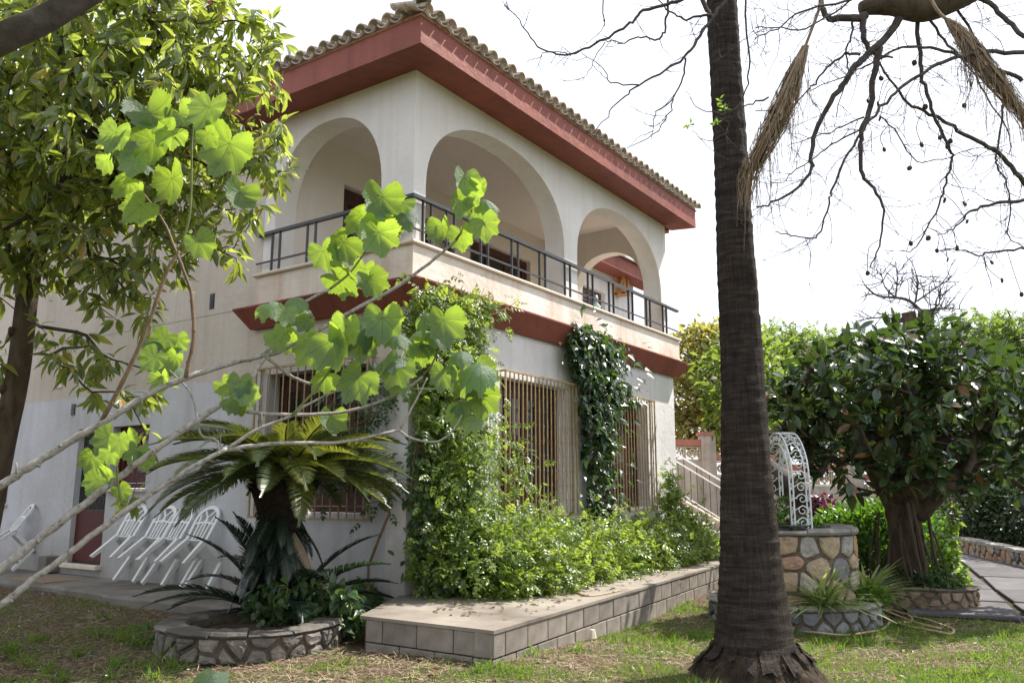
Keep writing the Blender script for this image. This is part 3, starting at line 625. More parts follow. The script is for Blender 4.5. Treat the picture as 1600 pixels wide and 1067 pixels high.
mb.box((rx0+.03, ry0+.03, ZF1-.002), (rx1-.03, ry0+.12, zr+.05)); mb.box((rx0+.03, ry0+.121, ZF1-.002), (rx0+.12, ry1, zr+.05)); obj('tile_bedding', mesh('tile_bedding', mb.v, mb.f), M['red'], roof)
# chimney
cc = at(300, 30, 14.2); cx, cy, cz = cc; mb = MB(); mb.box((cx-.3, cy-.3, 7), (cx+.3, cy+.3, cz+.22)); ch = obj('chimney', mesh('chimney', mb.v, mb.f), M['upper'], roof)
mb2 = MB(); mb2.cbox((cx-.4, cy-.4, cz+.42), (cx+.4, cy+.4, cz+.52), .01)
for sx in (-1, 1):
    for sy in (-1, 1): mb2.box((cx+sx*.26-.05, cy+sy*.26-.05, cz+.22), (cx+sx*.26+.05, cy+sy*.26+.05, cz+.421))
mb.add(mb2.v, mb2.f); ch.data = mesh('chimney', mb.v, mb.f); ch.data.materials.append(M['upper']); ch.data.materials.append(M['red'])
for p in ch.data.polygons: p.material_index = 1 if p.index >= 6 else 0
# lamps
mb = MB(); lx, ly, lz = 10.25, 2.44, 6.34; s_ = .1
for sx in (-1, 1):
    for sy in (-1, 1): mb.box((lx+sx*s_-.035, ly+sy*s_-.035, lz-.24), (lx+sx*s_+.035, ly+sy*s_+.035, lz+.24))
mb.box((lx-.135, ly-.135, lz+.2), (lx+.135, ly+.135, lz+.25)); mb.box((lx-.135, ly-.135, lz-.25), (lx+.135, ly+.135, lz-.2)); mb.box((lx-.09, ly+.06, lz-.2), (lx+.09, ly+.1, lz+.2))
wl0 = part(mb, 'wall_lamp', M['lampwood']); mb = MB(); mb.tube([(lx, ly, lz-.1), (lx, ly, lz+.12)], .03, 8); obj('bulb', mesh('bulb', mb.v, mb.f), M['ceramic'], wl0)
lx, ly, lz = 3.62, D-.12, 5.55; V, F = lathe([(.03, lz+.24), (.11, lz+.17), (.07, lz+.15), (.085, lz-.05), (.02, lz-.12)], 6, (lx, ly)); mb = MB(); mb.add(V, F); mb.tube([(lx, ly, lz+.23), (lx, ly+.12, lz+.2)], .012, 5); part(mb, 'wall_lamp', M['iron'])
# small ornament on the parapet
px_, py_ = 4.42, -.02; V, F = lathe([(.001, 4.362), (.055, 4.362), (.075, 4.42), (.03, 4.47), (.025, 4.52), (.035, 4.55), (.02, 4.6), (.001, 4.61)], 10, (px_, py_))
orn = tag(obj('ornament', mesh('ornament', V, F, smooth=True), M['ceramic']), 'small pale blue ceramic bird figure standing on the parapet sill behind the railing', 'ornament')

# ================================================================== garden stair with patterned risers, beyond the house
SB = floc(4.40, 17.3); sx1 = SB[0]; sy0 = SB[1]; sx0 = sx1-1.9; z0 = .56; rs, tr = .165, .28
stair = thing('garden_stair', (sx0, sy0, z0), 'garden stair with blue patterned tile risers and pale iron handrail beside the house', 'stairs')
for k in range(11):
    y = sy0+tr*k; z = z0+rs*k
    mb = MB(); mb.box((sx0, y+.006, z-.3 if k else z-.5), (sx1, y+tr+.02, z+rs-.03)); st = obj('step', mesh('step', mb.v, mb.f), M['mortar'], stair); 
    for q in range(10):
        a = sx0+q*.19; mb = MB(); mb.add([(a+.003, y, z+.003), (a+.187, y, z+.003), (a+.187, y, z+rs-.035), (a+.003, y, z+rs-.035), (a+.003, y+.006, z+.003), (a+.187, y+.006, z+.003), (a+.187, y+.006, z+rs-.035), (a+.003, y+.006, z+rs-.035)],
            [(0,1,2,3),(0,4,5,1),(1,5,6,2),(2,6,7,3),(3,7,4,0)], [(0,0),(1,0),(1,1),(0,1)]*2)
        obj('riser_tile', mesh('riser_tile', mb.v, mb.f, mb.u), M['azulejo'], st)
    mb = MB(); mb.cbox((sx0, y-.025, z+rs-.03), (sx1+.02, y+tr, z+rs), .006); obj('tread', mesh('tread', mb.v, mb.f), M['marble'], st)
mb = MB(); sa_ = lambda t: (sx1+.1, sy0-.05+tr*t, z0+.15+rs*t)
for h in (.92, .76, .12): mb.tube([np.array(sa_(t))+np.array([0, 0, h]) for t in (-1.6, 3, 7, 11)], .018 if h > .9 else .014, 6)
hr = obj('handrail', mesh('handrail', mb.v, mb.f), M['white_iron'], stair)
for k in range(-3, 24):
    mb = MB(); p = np.array(sa_(k*.5)); mb.tube([p+np.array([0, 0, -.08 if k % 2 else .12]), p+np.array([0, 0, .9 if k % 2 else .76])], .008, 5); obj('baluster', mesh('baluster', mb.v, mb.f), M['iron'], hr)
mb = MB(); mb.add([(sx1+.02, sy0-.3, .2), (sx1+.2, sy0-.3, .2), (sx1+.2, sy0+3.3, .2), (sx1+.02, sy0+3.3, .2), (sx1+.02, sy0-.3, z0+.08), (sx1+.2, sy0-.3, z0+.08), (sx1+.2, sy0+3.3, z0+2.05), (sx1+.02, sy0+3.3, z0+2.05)],
                  [(0,3,2,1),(4,5,6,7),(0,1,5,4),(1,2,6,5),(2,3,7,6),(3,0,4,7)]); obj('stringer_wall', mesh('stringer_wall', mb.v, mb.f), M['gardenwall'], stair)

# ================================================================== boundary wall with pierced blocks
WD = 20.0
def wl(lat, dz, off=0.0):
    p = floc(lat, WD+off); return (p[0], p[1], dz)
bwall = thing('boundary_wall', wl(6, 0), 'stepped cream garden wall with pierced ornamental blocks and red coping behind the stair', 'garden wall')
def wbox(mb, l0, l1, z0, z1, o0, o1):
    P = [wl(l0, z0, o0), wl(l1, z0, o0), wl(l1, z0, o1), wl(l0, z0, o1), wl(l0, z1, o0), wl(l1, z1, o0), wl(l1, z1, o1), wl(l0, z1, o1)]
    mb.add(P, [(0,3,2,1),(4,5,6,7),(0,1,5,4),(1,2,6,5),(2,3,7,6),(3,0,4,7)])
def latp(px): return (px-800)/FPX*(WD*math.cos(_p)+.3)
def zp(py): return 1.5+(768-py)/FPX*WD
def breeze_mesh():
    """pierced block 1x1 in (u,z), depth 1: square frame, ring, four diagonal arms"""
    mb = MB()
    def ring(outer, inner, d0=0, d1=1):
        n = len(outer); V = [(x, d0, z) for x, z in outer]+[(x, d0, z) for x, z in inner]+[(x, d1, z) for x, z in outer]+[(x, d1, z) for x, z in inner]; F = []
        for k in range(n):
            j = (k+1) % n; F += [(k, j, n+j, n+k), (2*n+k, 3*n+k, 3*n+j, 2*n+j), (n+k, n+j, 3*n+j, 3*n+k), (k, 2*n+k, 2*n+j, j)]
        mb.add(V, F)
    sq = lambda r: [(.5+r*x, .5+r*z) for x, z in ((-1, -1), (1, -1), (1, 1), (-1, 1))]
    cir = lambda r, n=12: [(.5+r*math.cos(2*math.pi*k/n), .5+r*math.sin(2*math.pi*k/n)) for k in range(n)]
    ring(sq(.49), sq(.41)); ring(cir(.33), cir(.25), .05, .95); ring(cir(.13, 8), cir(.06, 8), .05, .95)
    for a in range(8):
        t = a*math.pi/4; r0, r1 = (.12, .26) if a % 2 else (.32, .42); w = .035; c, s_ = math.cos(t), math.sin(t)
        q = [(.5+r0*c-w*s_, .5+r0*s_+w*c), (.5+r0*c+w*s_, .5+r0*s_-w*c), (.5+r1*c+w*s_, .5+r1*s_-w*c), (.5+r1*c-w*s_, .5+r1*s_+w*c)]
        mb.add([(x, .1, z) for x, z in q]+[(x, .9, z) for x, z in q], [(0,1,2,3)[::-1],(4,5,6,7),(0,1,5,4),(1,2,6,5),(2,3,7,6),(3,0,4,7)])
    return mesh('breeze_block', mb.v, mb.f)
BRZ = breeze_mesh(); BRZ.materials.append(M['breeze'])
def section(pl, pr_, ytop, first, cap=True):
    l0, l1 = latp(pl), latp(pr_); zt = zp(ytop); mb = MB(); bh = .34
    wbox(mb, l0, l1, -.2, zt-.16-bh, -.1, .1); w = obj('wall_section', mesh('wall_section', mb.v, mb.f), M['gardenwall'], bwall)
    n = max(1, int(round((l1-l0)/.37))); s_ = (l1-l0)/n
    for k in range(n):
        o = obj('breeze_block', BRZ, None, bwall, False); p = wl(l0+s_*k, zt-.155-bh, -.07); Rm = np.stack([_R*s_*.99, _F*.14, _U*bh*.985], -1); o.matrix_local = mat4(Rm, np.array(p)-np.array(bwall.location))
    mb = MB(); wbox(mb, l0, l1, zt-.15, zt, -.13, .13); obj('coping', mesh('coping', mb.v, mb.f), M['coping'], bwall)
def column(pc, w, ytop):
    c = latp(pc); zt = zp(ytop); mb = MB(); wbox(mb, c-w/2, c+w/2, -.2, zt-.08, -.19, .19); o = obj('pillar', mesh('pillar', mb.v, mb.f), M['gardenwall'], bwall)
    mb = MB(); wbox(mb, c-w/2-.04, c+w/2+.04, zt-.078, zt, -.23, .23); obj('pillar_cap', mesh('pillar_cap', mb.v, mb.f), M['coping'], bwall)
section(1018, 1092, 688, 0); column(1103, .34, 677); section(1114, 1206, 711, 0); column(1217, .34, 690); section(1228, 1315, 726, 0); column(1326, .36, 703); section(1337, 1440, 741, 0); column(1452, .36, 722)
section(1463, 1560, 757, 0); column(1571, .36, 738); section(1582, 1700, 762, 0)

# ================================================================== leaf templates (y along the leaf, z up)
def leaf_t(prof, fold=.18, droop=.15, cup=0):
    """two rows of faces either side of the midrib; prof = (y, halfwidth)"""
    V = []; F = []
    for y, w in prof:
        z = -droop*y*y
        V += [(-w, y, z+fold*w), (0, y, z), (w, y, z+fold*w)]
    for i in range(len(prof)-1):
        F += [(3*i, 3*i+1, 3*i+4, 3*i+3), (3*i+1, 3*i+2, 3*i+5, 3*i+4)]
    return np.array(V), np.array(F)
LANCE = leaf_t([(0, .015), (.22, .13), (.5, .17), (.8, .09), (1, .005)], .25, .28)
OVAL = leaf_t([(0, .02), (.2, .19), (.5, .26), (.8, .17), (1, .01)], .2, .12)
SMALL = leaf_t([(0, .03), (.45, .24), (1, .01)], .2, .1)
HEART = leaf_t([(0, .12), (.18, .30), (.5, .26), (1, .01)], .12, .2)
IVY = leaf_t([(-.06, .2), (.12, .42), (.3, .25), (.5, .22), (1, .01)], .15, .15)
STRAP = leaf_t([(0, .03), (.3, .035), (.6, .03), (.85, .02), (1, .004)], .3, .55)
BLADE = (np.array([(-.022, 0, 0), (.022, 0, 0), (.016, .55, .05), (-.016, .55, .05), (0, 1, .22)]), None)
def spray_t(n=3, L=1.0, w=.11):
    """pinnate leaf: n pairs of leaflets and one at the tip"""
    V = []; F = []
    def add(c, d, l):
        d = np.array(d)/np.linalg.norm(d); s = np.array([d[1], -d[0], 0]); b = len(V); k = w*l/.34
        for (t, ww, z) in ((0, .1, 0), (.4, 1, .01), (1, .02, -.04)):
            p = np.array(c)+d*l*t; V.append(p-s*k*ww+[0, 0, z+.02*ww]); V.append(p+np.array([0, 0, z])); V.append(p+s*k*ww+[0, 0, z+.02*ww])
        for i in range(2): F.extend([(b+3*i, b+3*i+1, b+3*i+4, b+3*i+3), (b+3*i+1, b+3*i+2, b+3*i+5, b+3*i+4)])
    for i in range(n):
        y = L*(.18+.5*i/max(1, n-1)); z = -.12*y*y
        for sg in (-1, 1): add((0, y, z), (sg*.9, .55, -.1), .34-.03*i)
    add((0, L*.72, -.07), (0, 1, -.15), .36)
    return np.array(V), np.array(F)
SPRAY = spray_t()
def unit(a): return a/(np.linalg.norm(a, axis=-1, keepdims=True)+1e-9)
def foliage(name, pts, tips, ups, sizes, tmpl, mat, parent, kind='stuff'):
    Rm = frames(tips, ups); V, F, _ = scatter(tmpl[0], tmpl[1], Rm, pts, sizes)
    o = obj(name, mesh(name, V, F), mat, parent); 
    if kind: o['kind'] = kind
    return o
def blob_pts(blobs, n, shell=.55):
    """n points in ellipsoids (cx,cy,cz,rx,ry,rz), thinned inside; returns points and outward directions"""
    B = np.array(blobs, float); vol = B[:, 3]*B[:, 4]*B[:, 5]; vol = vol**.75
    k = NR.choice(len(B), n, p=vol/vol.sum()); d = rdir(n); r = (shell+(1-shell)*NR.random(n))**.6*(1+.12*NR.normal(size=n))
    return B[k, :3]+d*B[k, 3:6]*r[:, None], d
def grow(root, targets, step=.35, jit=.12, sag=0.0, pull=.75):
    """branch skeleton: joins every target to the nearest node; returns polylines with radii factors"""
    nodes = [np.array(p, float) for p in root]; par = [i-1 for i in range(len(root))]; cnt = [0]*len(root); ends = []
    c = nodes[-1]; T = sorted([np.array(t, float) for t in targets], key=lambda t: np.linalg.norm(t-c))
    for t in T:
        A = np.array(nodes); dist = np.linalg.norm(A-t, axis=1)+.25*np.maximum(0, A[:, 2]-t[2]); dist[:max(1, len(root)//2)] += 5; i = int(np.argmin(dist)); p = nodes[i]; L = np.linalg.norm(t-p); k = max(1, int(L/step)); prev = i
        for s in range(1, k+1):
            f = s/k; q = p+(t-p)*f+np.array([NR.normal()*jit*L*.2, NR.normal()*jit*L*.2, NR.normal()*jit*L*.15+pull*.25*L*f*(1-f)-sag*f*f])*(s < k)
            nodes.append(q); par.append(prev); cnt.append(0); prev = len(nodes)-1
        ends.append(prev)
    for e in ends:
        j = e
        while j >= 0: cnt[j] += 1; j = par[j]
    return nodes, par, cnt, ends
def skel_tubes(nodes, par, cnt, r0, ex=.5, n=5, start=0, rmin=.003):
    """tubes along the skeleton, thick where many twigs hang on it"""
    kids = {}
    for i, p in enumerate(par):
        if p >= 0: kids.setdefault(p, []).append(i)
    R = lambda i: max(rmin, r0*max(cnt[i], .6)**ex)
    V = []; F = []; stack = [(start, None)]; 
    while stack:
        i, pr = stack.pop(); path = ([pr] if pr is not None else [])+[i]
        while kids.get(path[-1]):
            ks = sorted(kids[path[-1]], key=lambda k: -cnt[k])
            for k in ks[1:]: stack.append((k, path[-1]))
            path.append(ks[0])
        if len(path) < 2: continue
        P = [nodes[k] for k in path]; rr = [R(k) for k in path]
        if pr is not None: rr[0] = min(rr[0], rr[1]*1.25)
        m = n if max(rr) < .03 else 8
        v, f = tube(P, rr, m, True); b = len(V); V.extend(v.tolist()); F.extend([tuple(x+b for x in q) for q in f])
    return V, F
def closest_visible(P, n):
    """indices of the n points that show largest in the photograph"""
    q = pix(P); ok = (q[:, 0] > 5) & (q[:, 0] < 1595) & (q[:, 1] > 5) & (q[:, 1] < 1062) & (q[:, 2] > .3)
    s = np.where(ok, q[:, 2], 1e6); return np.argsort(s, kind='stable')[:n]

# ================================================================== stones
def clip(poly, p, nrm):
    out = []
    for i in range(len(poly)):
        a, b_ = poly[i], poly[(i+1) % len(poly)]; da = (a-p)@nrm; db = (b_-p)@nrm
        if da <= 0: out.append(a)
        if da*db < 0: out.append(a+(b_-a)*(da/(da-db)))
    return out
def voronoi(u1, v1, su, sv, gap, wrap=False, jit=.34):
    """irregular stones filling a u1 x v1 rectangle"""
    nu, nv = max(1, round(u1/su)), max(1, round(v1/sv)); P = []
    for j in range(nv):
        for i in range(nu):
            P.append(np.array([(i+.5+.5*(j % 2)*.9+rnd.uniform(-jit, jit))*u1/nu, (j+.5+rnd.uniform(-jit, jit)*.9)*v1/nv]))
    cells = []
    for i, p in enumerate(P):
        poly = [np.array(q, float) for q in ((p[0]-3*su, gap*.4), (p[0]+3*su, gap*.4), (p[0]+3*su, v1-gap*.4), (p[0]-3*su, v1-gap*.4))]
        if not wrap: poly = [np.array([min(max(q[0], 0), u1), q[1]]) for q in poly]
        for j, q in enumerate(P):
            for sh in ((-u1, 0, u1) if wrap else (0,)):
                q2 = q+np.array([sh, 0])
                if (j == i and sh == 0) or abs(q2[0]-p[0]) > 4*su: continue
                d = q2-p; L = np.linalg.norm(d); d /= L; poly = clip(poly, p+d*(L/2-gap/2*rnd.uniform(.6, 1.5)), d)
                if len(poly) < 3: break
            if len(poly) < 3: break
        if len(poly) < 3: continue
        q = []                                                   # roughen the outline
        for k in range(len(poly)):
            a, b_ = poly[k], poly[(k+1) % len(poly)]; c = np.mean(poly, 0)
            q.append(a+(c-a)*rnd.uniform(.04, .16))
            if np.linalg.norm(b_-a) > .05: q.append((a+b_)/2+(c-(a+b_)/2)*rnd.uniform(0, .07))
        if np.ptp(np.array(q), axis=0).min() > .02: cells.append(np.array(q))
    return cells
def stone_obj(poly, mp, h, parent, mat=None):
    c = poly.mean(0); n = len(poly); V = []
    for s, d in ((1, -.02), (1, h*.55), (.86, h*.95), (.45, h*1.08)):
        V += [mp(*(c+(p-c)*s), d+(rnd.uniform(-.16, .16)*h if d > 0 else 0)) for p in poly]
    F = [(r*n+k, r*n+(k+1) % n, (r+1)*n+(k+1) % n, (r+1)*n+k) for r in range(3) for k in range(n)]+[tuple(range(3*n, 4*n))]
    o = obj('stone', mesh('stone', V, F, smooth=False), mat or M['stone'], parent); return o
def ring_wall(root, cx, cy, r, z0, z1, cap_h, su, sv, a0=0, a1=2*math.pi, thick=.2, capw=.06, capn=16, h=.03, capmat=None, vis=None, smat=None, jit=.34):
    """round stone wall: mortar body, stones outside, capstones"""
    full = a1-a0 > 6; N = 40; V = []; ang = np.linspace(a0, a1, N+1)
    for a in ang:
        c, s_ = math.cos(a), math.sin(a); V += [(cx+r*c, cy+r*s_, z0), (cx+r*c, cy+r*s_, z1), (cx+(r-thick)*c, cy+(r-thick)*s_, z1), (cx+(r-thick)*c, cy+(r-thick)*s_, z0)]
    F = [(i*4+k, (i+1)*4+k, (i+1)*4+(k+1) % 4, i*4+(k+1) % 4) for i in range(N) for k in range(4)]
    obj('mortar_body', mesh('mortar_body', V, F), M['mortar'], root)
    U = r*(a1-a0)
    for poly in voronoi(U, z1-z0, su, sv, .028, full, jit):
        a = a0+poly.mean(0)[0]/r
        if vis is not None and not vis(a): continue
        stone_obj(poly, lambda u, v, d: (cx+(r+d)*math.cos(a0+u/r), cy+(r+d)*math.sin(a0+u/r), z0+v), rnd.uniform(.6, 1.3)*h, root, smat)
    if cap_h:
        b0 = a0; edges = [a0]; 
        for k in range(capn): edges.append(edges[-1]+(a1-a0)/capn*rnd.uniform(.75, 1.25))
        edges = [a0+(e-a0)*(a1-a0)/(edges[-1]-a0) for e in edges]
        for k in range(capn):
            g = .008/r; e0, e1 = edges[k]+g, edges[k+1]-g; V = []; hh = cap_h*rnd.uniform(.55, 1.35); ro = r+capw*rnd.uniform(.6, 1.1)+.02; n = 4
            for i in range(n+1):
                a = e0+(e1-e0)*i/n; c, s_ = math.cos(a), math.sin(a); w1 = rnd.uniform(-.022, .022)
                for rr, zz in ((r-thick-.02+w1, z1+.002), (ro+w1-.015, z1+.002), (ro+w1, z1+hh*.45), (ro+w1-.02, z1+hh+rnd.uniform(-.006, .006)), (r-thick-.01+w1, z1+hh+rnd.uniform(-.006, .006))): V.append((cx+rr*c, cy+rr*s_, zz))
            F = [(i*5+q, (i+1)*5+q, (i+1)*5+(q+1) % 5, i*5+(q+1) % 5) for i in range(n) for q in range(5)]+[tuple(range(4, -1, -1)), tuple(range(n*5, n*5+5))]
            obj('capstone', mesh('capstone', V, F), capmat or M['greystone'], root)

# ---- planter round the sago palm
PC = onz(392, 1001, .12); PC[2] = float(gz(PC[0], PC[1])); PR = .80
pl = thing('stone_planter', PC, 'low round stone planter ring around the sago palm, flat grey slabs on top', 'planter')
ring_wall(pl, PC[0], PC[1], PR, PC[2]-.05, PC[2]+.17, .035, .21, .12, thick=.2, capw=.03, capn=13, h=.045, jit=.4, smat=M['darkstone'], capmat=M['darkstone'])
V, F = lathe([(.001, PC[2]+.16), (.3, PC[2]+.15), (PR-.19, PC[2]+.1)], 20, (PC[0], PC[1])); obj('soil', mesh('soil', V, F[::-1], smooth=True), M['soil'], pl)

# ---- cycads
def frond_mesh(name, L, nl, arch, leafl, mat, vee=.45, curl=0.0, wid=.013, stem=.18):
    """rachis arching from the origin along +y, leaflets on both sides"""
    t = np.linspace(0, 1, 14); th = .25-arch*t; dy = np.cos(th); dz = np.sin(th); y = np.concatenate([[0], np.cumsum(dy[:-1])])*L/14; z = np.concatenate([[0], np.cumsum(dz[:-1])])*L/14
    P = np.stack([0*y, y, z], 1); mb = MB(); mb.tube(P, np.linspace(.013, .004, 14), 5); ns = len(mb.v)
    for i in range(nl):
        f = stem+(1-stem)*(i+.5)/nl; k = f*13; a = int(min(12, k)); p = P[a]+(P[a+1]-P[a])*(k-a); T = P[a+1]-P[a]; T /= np.linalg.norm(T); N = np.array([0, -T[2], T[1]])
        ll = leafl*(math.sin(math.pi*min(1, .12+.95*f))**.6+.12)
        for sg in (-1, 1):
            d = np.array([sg*1.0, 0, 0])*math.cos(vee)+N*math.sin(vee); d = d*.86+T*(.5+.3*f)+np.array([0, 0, -curl])+NR.normal(size=3)*.035; d /= np.linalg.norm(d); w = T*wid*.5
            q = p+d*ll*.6; e = p+d*ll+np.array([0, 0, -.1*ll-curl*.2*ll])
            mb.add([p-w*.8, p+w*.8, q+w, q-w, e], [(0, 1, 2, 3), (3, 2, 4)])
    me = mesh(name, mb.v, mb.f); me.materials.append(mat); return me
def place(o, parent, loc, direction, up=(0, 0, 1), s=1.0, roll=0):
    Rm = frames(np.array([direction], float), np.array([up], float))[0]
    if roll: Rm = Rm @ np.array(Matrix.Rotation(roll, 3, 'Y'))
    o.parent = parent; o.matrix_local = mat4(Rm, np.array(loc)-np.array(wloc(parent)), s)
cy_c = np.array([PC[0]+.12, PC[1]-.06]); CZ = PC[2]+.12
zc = 1.66
cyc = thing('sago_palm', (cy_c[0], cy_c[1], CZ), 'tall sago palm with thick dark trunk and wide rosette of stiff fronds', 'palm')
crown = at(447, 742, 8.35); base = at(425, 930, 8.35); ax = crown-base
prof = [(.22, 0), (.2, .2), (.2, .42), (.2, .6), (.25, .75), (.31, .86), (.29, .97), (.16, 1.04)]; V = []; n = 18
for r, f in prof:
    for k in range(n):
        a = 2*math.pi*k/n; V.append(base+ax*f+np.array([r*math.cos(a), r*math.sin(a), 0])*(1+.05*math.sin(3*a+f*9)))
F = [(j*n+k, j*n+(k+1) % n, (j+1)*n+(k+1) % n, (j+1)*n+k) for j in range(len(prof)-1) for k in range(n)]
tr = obj('trunk', mesh('trunk', V, F, smooth=True), M['blackbark'], cyc)
mb = MB()
for i in range(520):
    f = i/520; a = i*2.39996; fr = f*1.02; r = np.interp(fr, [p[1] for p in prof], [p[0] for p in prof]); c = base+ax*fr; d = np.array([math.cos(a), math.sin(a), 0]); p = c+d*r*.96; l = rnd.uniform(.03, .07)*(1.6 if .8 < f < .97 else 1); e = p+d*l*.9+np.array([0, 0, l*(.9 if f > .75 else rnd.uniform(-1.2, .6))]); s_ = np.array([-d[1], d[0], 0])*.024
    mb.add([p-s_, p+s_, p+np.array([0, 0, .04]), e], [(0, 1, 3), (1, 2, 3), (2, 0, 3)])
mb.build('leaf_base_scales', M['blackbark'], tr)['kind'] = 'stuff'
FRM = [frond_mesh('frond', 1.22, 84, 1.1, .19, M['cycad'], .5), frond_mesh('frond', 1.3, 88, 1.35, .19, M['cycad'], .3, .1), frond_mesh('frond', 1.15, 80, 1.0, .18, M['cycad_old'], .55), frond_mesh('frond', 1.25, 86, 1.4, .19, M['cycad_old'], .3, .15)]
_fw2 = np.array([_F[0], _F[1], 0])
for i in range(58):
    a = i*2.39996+.3; lv = i/58; el = .9-.95*lv**.8; d = np.array([math.cos(a)*math.cos(el), math.sin(a)*math.cos(el), math.sin(el)])
    right = d@_R
    me = FRM[rnd.choice([2, 3, 0]) if right > .1 else rnd.choice([0, 1])]
    o = obj('frond', me, None, cyc, False); place(o, cyc, crown+d*.06+np.array([0, 0, -.02-.05*lv]), d, s=rnd.uniform(1.0, 1.22)*(.6 if i < 6 else 1), roll=rnd.uniform(-.3, .3))
# dead hanging fronds below the crown
PUPD = frond_mesh('frond', .8, 46, .7, .13, M['pup'], .3, .1)
DEADF = frond_mesh('dead_frond', .7, 40, .6, .12, M['deadfrond'], .1, .5)
for i in range(40):
    a = i*2.39996; d = unit(np.array([math.cos(a)*.55, math.sin(a)*.55, -.75])); me = DEADF if i % 20 == 3 else PUPD; o = obj('dead_frond' if i % 20 == 3 else 'frond', me, None, cyc, False); place(o, cyc, base+ax*rnd.uniform(.35, .85)+d*.14, d, up=unit(np.array([math.cos(a), math.sin(a), .4])), s=rnd.uniform(.5, .95))
# offshoots at its foot
PUP = [frond_mesh('frond', 1.05, 58, .95, .155, M['pup'], .35, .05, .016), frond_mesh('frond', .95, 54, 1.5, .15, M['pup'], .3, .1, .016)]
for (px, py, dirs, lab) in ((412, 958, [(-1.0, .38, .2), (-.75, .25, .75), (-.9, -.2, .35), (-.45, .5, .9), (-.3, .2, 1.2), (-1, .1, .0), (-.6, -.4, .25), (-.15, .5, 1.3), (-.2, -.5, 1.1), (.1, -.5, .9), (-.5, -.3, .9)], 'dark young sago palm spreading its fronds low towards the plastic chairs'),
                            (455, 962, [(.9, .3, .45), (1.0, -.1, .35), (.7, -.3, .55), (.35, -.5, .7), (1.0, .5, .3), (.2, -.5, .3), (.55, .3, .8)], 'dark young sago palm arching right over the leafy shrub in the planter')):
    c = at(px, py, 8.3); c[2] = PC[2]+.17; t = thing('sago_palm_offshoot', c, lab, 'palm', 'young sago palms at the foot of the big one')
    for k, (x, dpt, z) in enumerate(dirs):
        d = _R*x+_F*dpt+_U*z; o = obj('frond', PUP[k % 2], None, t, False); place(o, t, c, unit(d), s=rnd.uniform(1.15, 1.4), roll=rnd.uniform(-.3, .3))
# leafy shrub in the planter
c = at(470, 975, 7.9); c[2] = PC[2]+.17; sh = thing('leafy_shrub', c, 'small shrub with heart shaped dark green leaves spilling over the planter edge', 'shrub', None)
P_ = [at(390+rnd.random()*180, 905+rnd.random()*90, 7.75+rnd.random()*.5) for _ in range(190)]
P_ = [p for p in P_ if p[2] > PC[2]+.12 and abs(pix(p)[0]-478)/90+abs(pix(p)[1]-955)/60 < 1.35]
nd, pa, cn, en_ = grow([c, c+np.array([0, 0, .12])], P_, .12, .2); V, F = skel_tubes(nd, pa, cn, .0035, .45, 4); obj('stems', mesh('stems', V, F), M['greenstem'], sh)
k = 4; P = np.repeat(np.array(P_), k, 0)+NR.normal(size=(len(P_)*k, 3))*.04; tips = unit(rdir(len(P))*.7+np.array([0, 0, -.5])-_F*.3); foliage('foliage', P, tips, unit(rdir(len(P))*.5+_U), .085+.05*NR.random(len(P)), HEART, M['shrub'], sh)

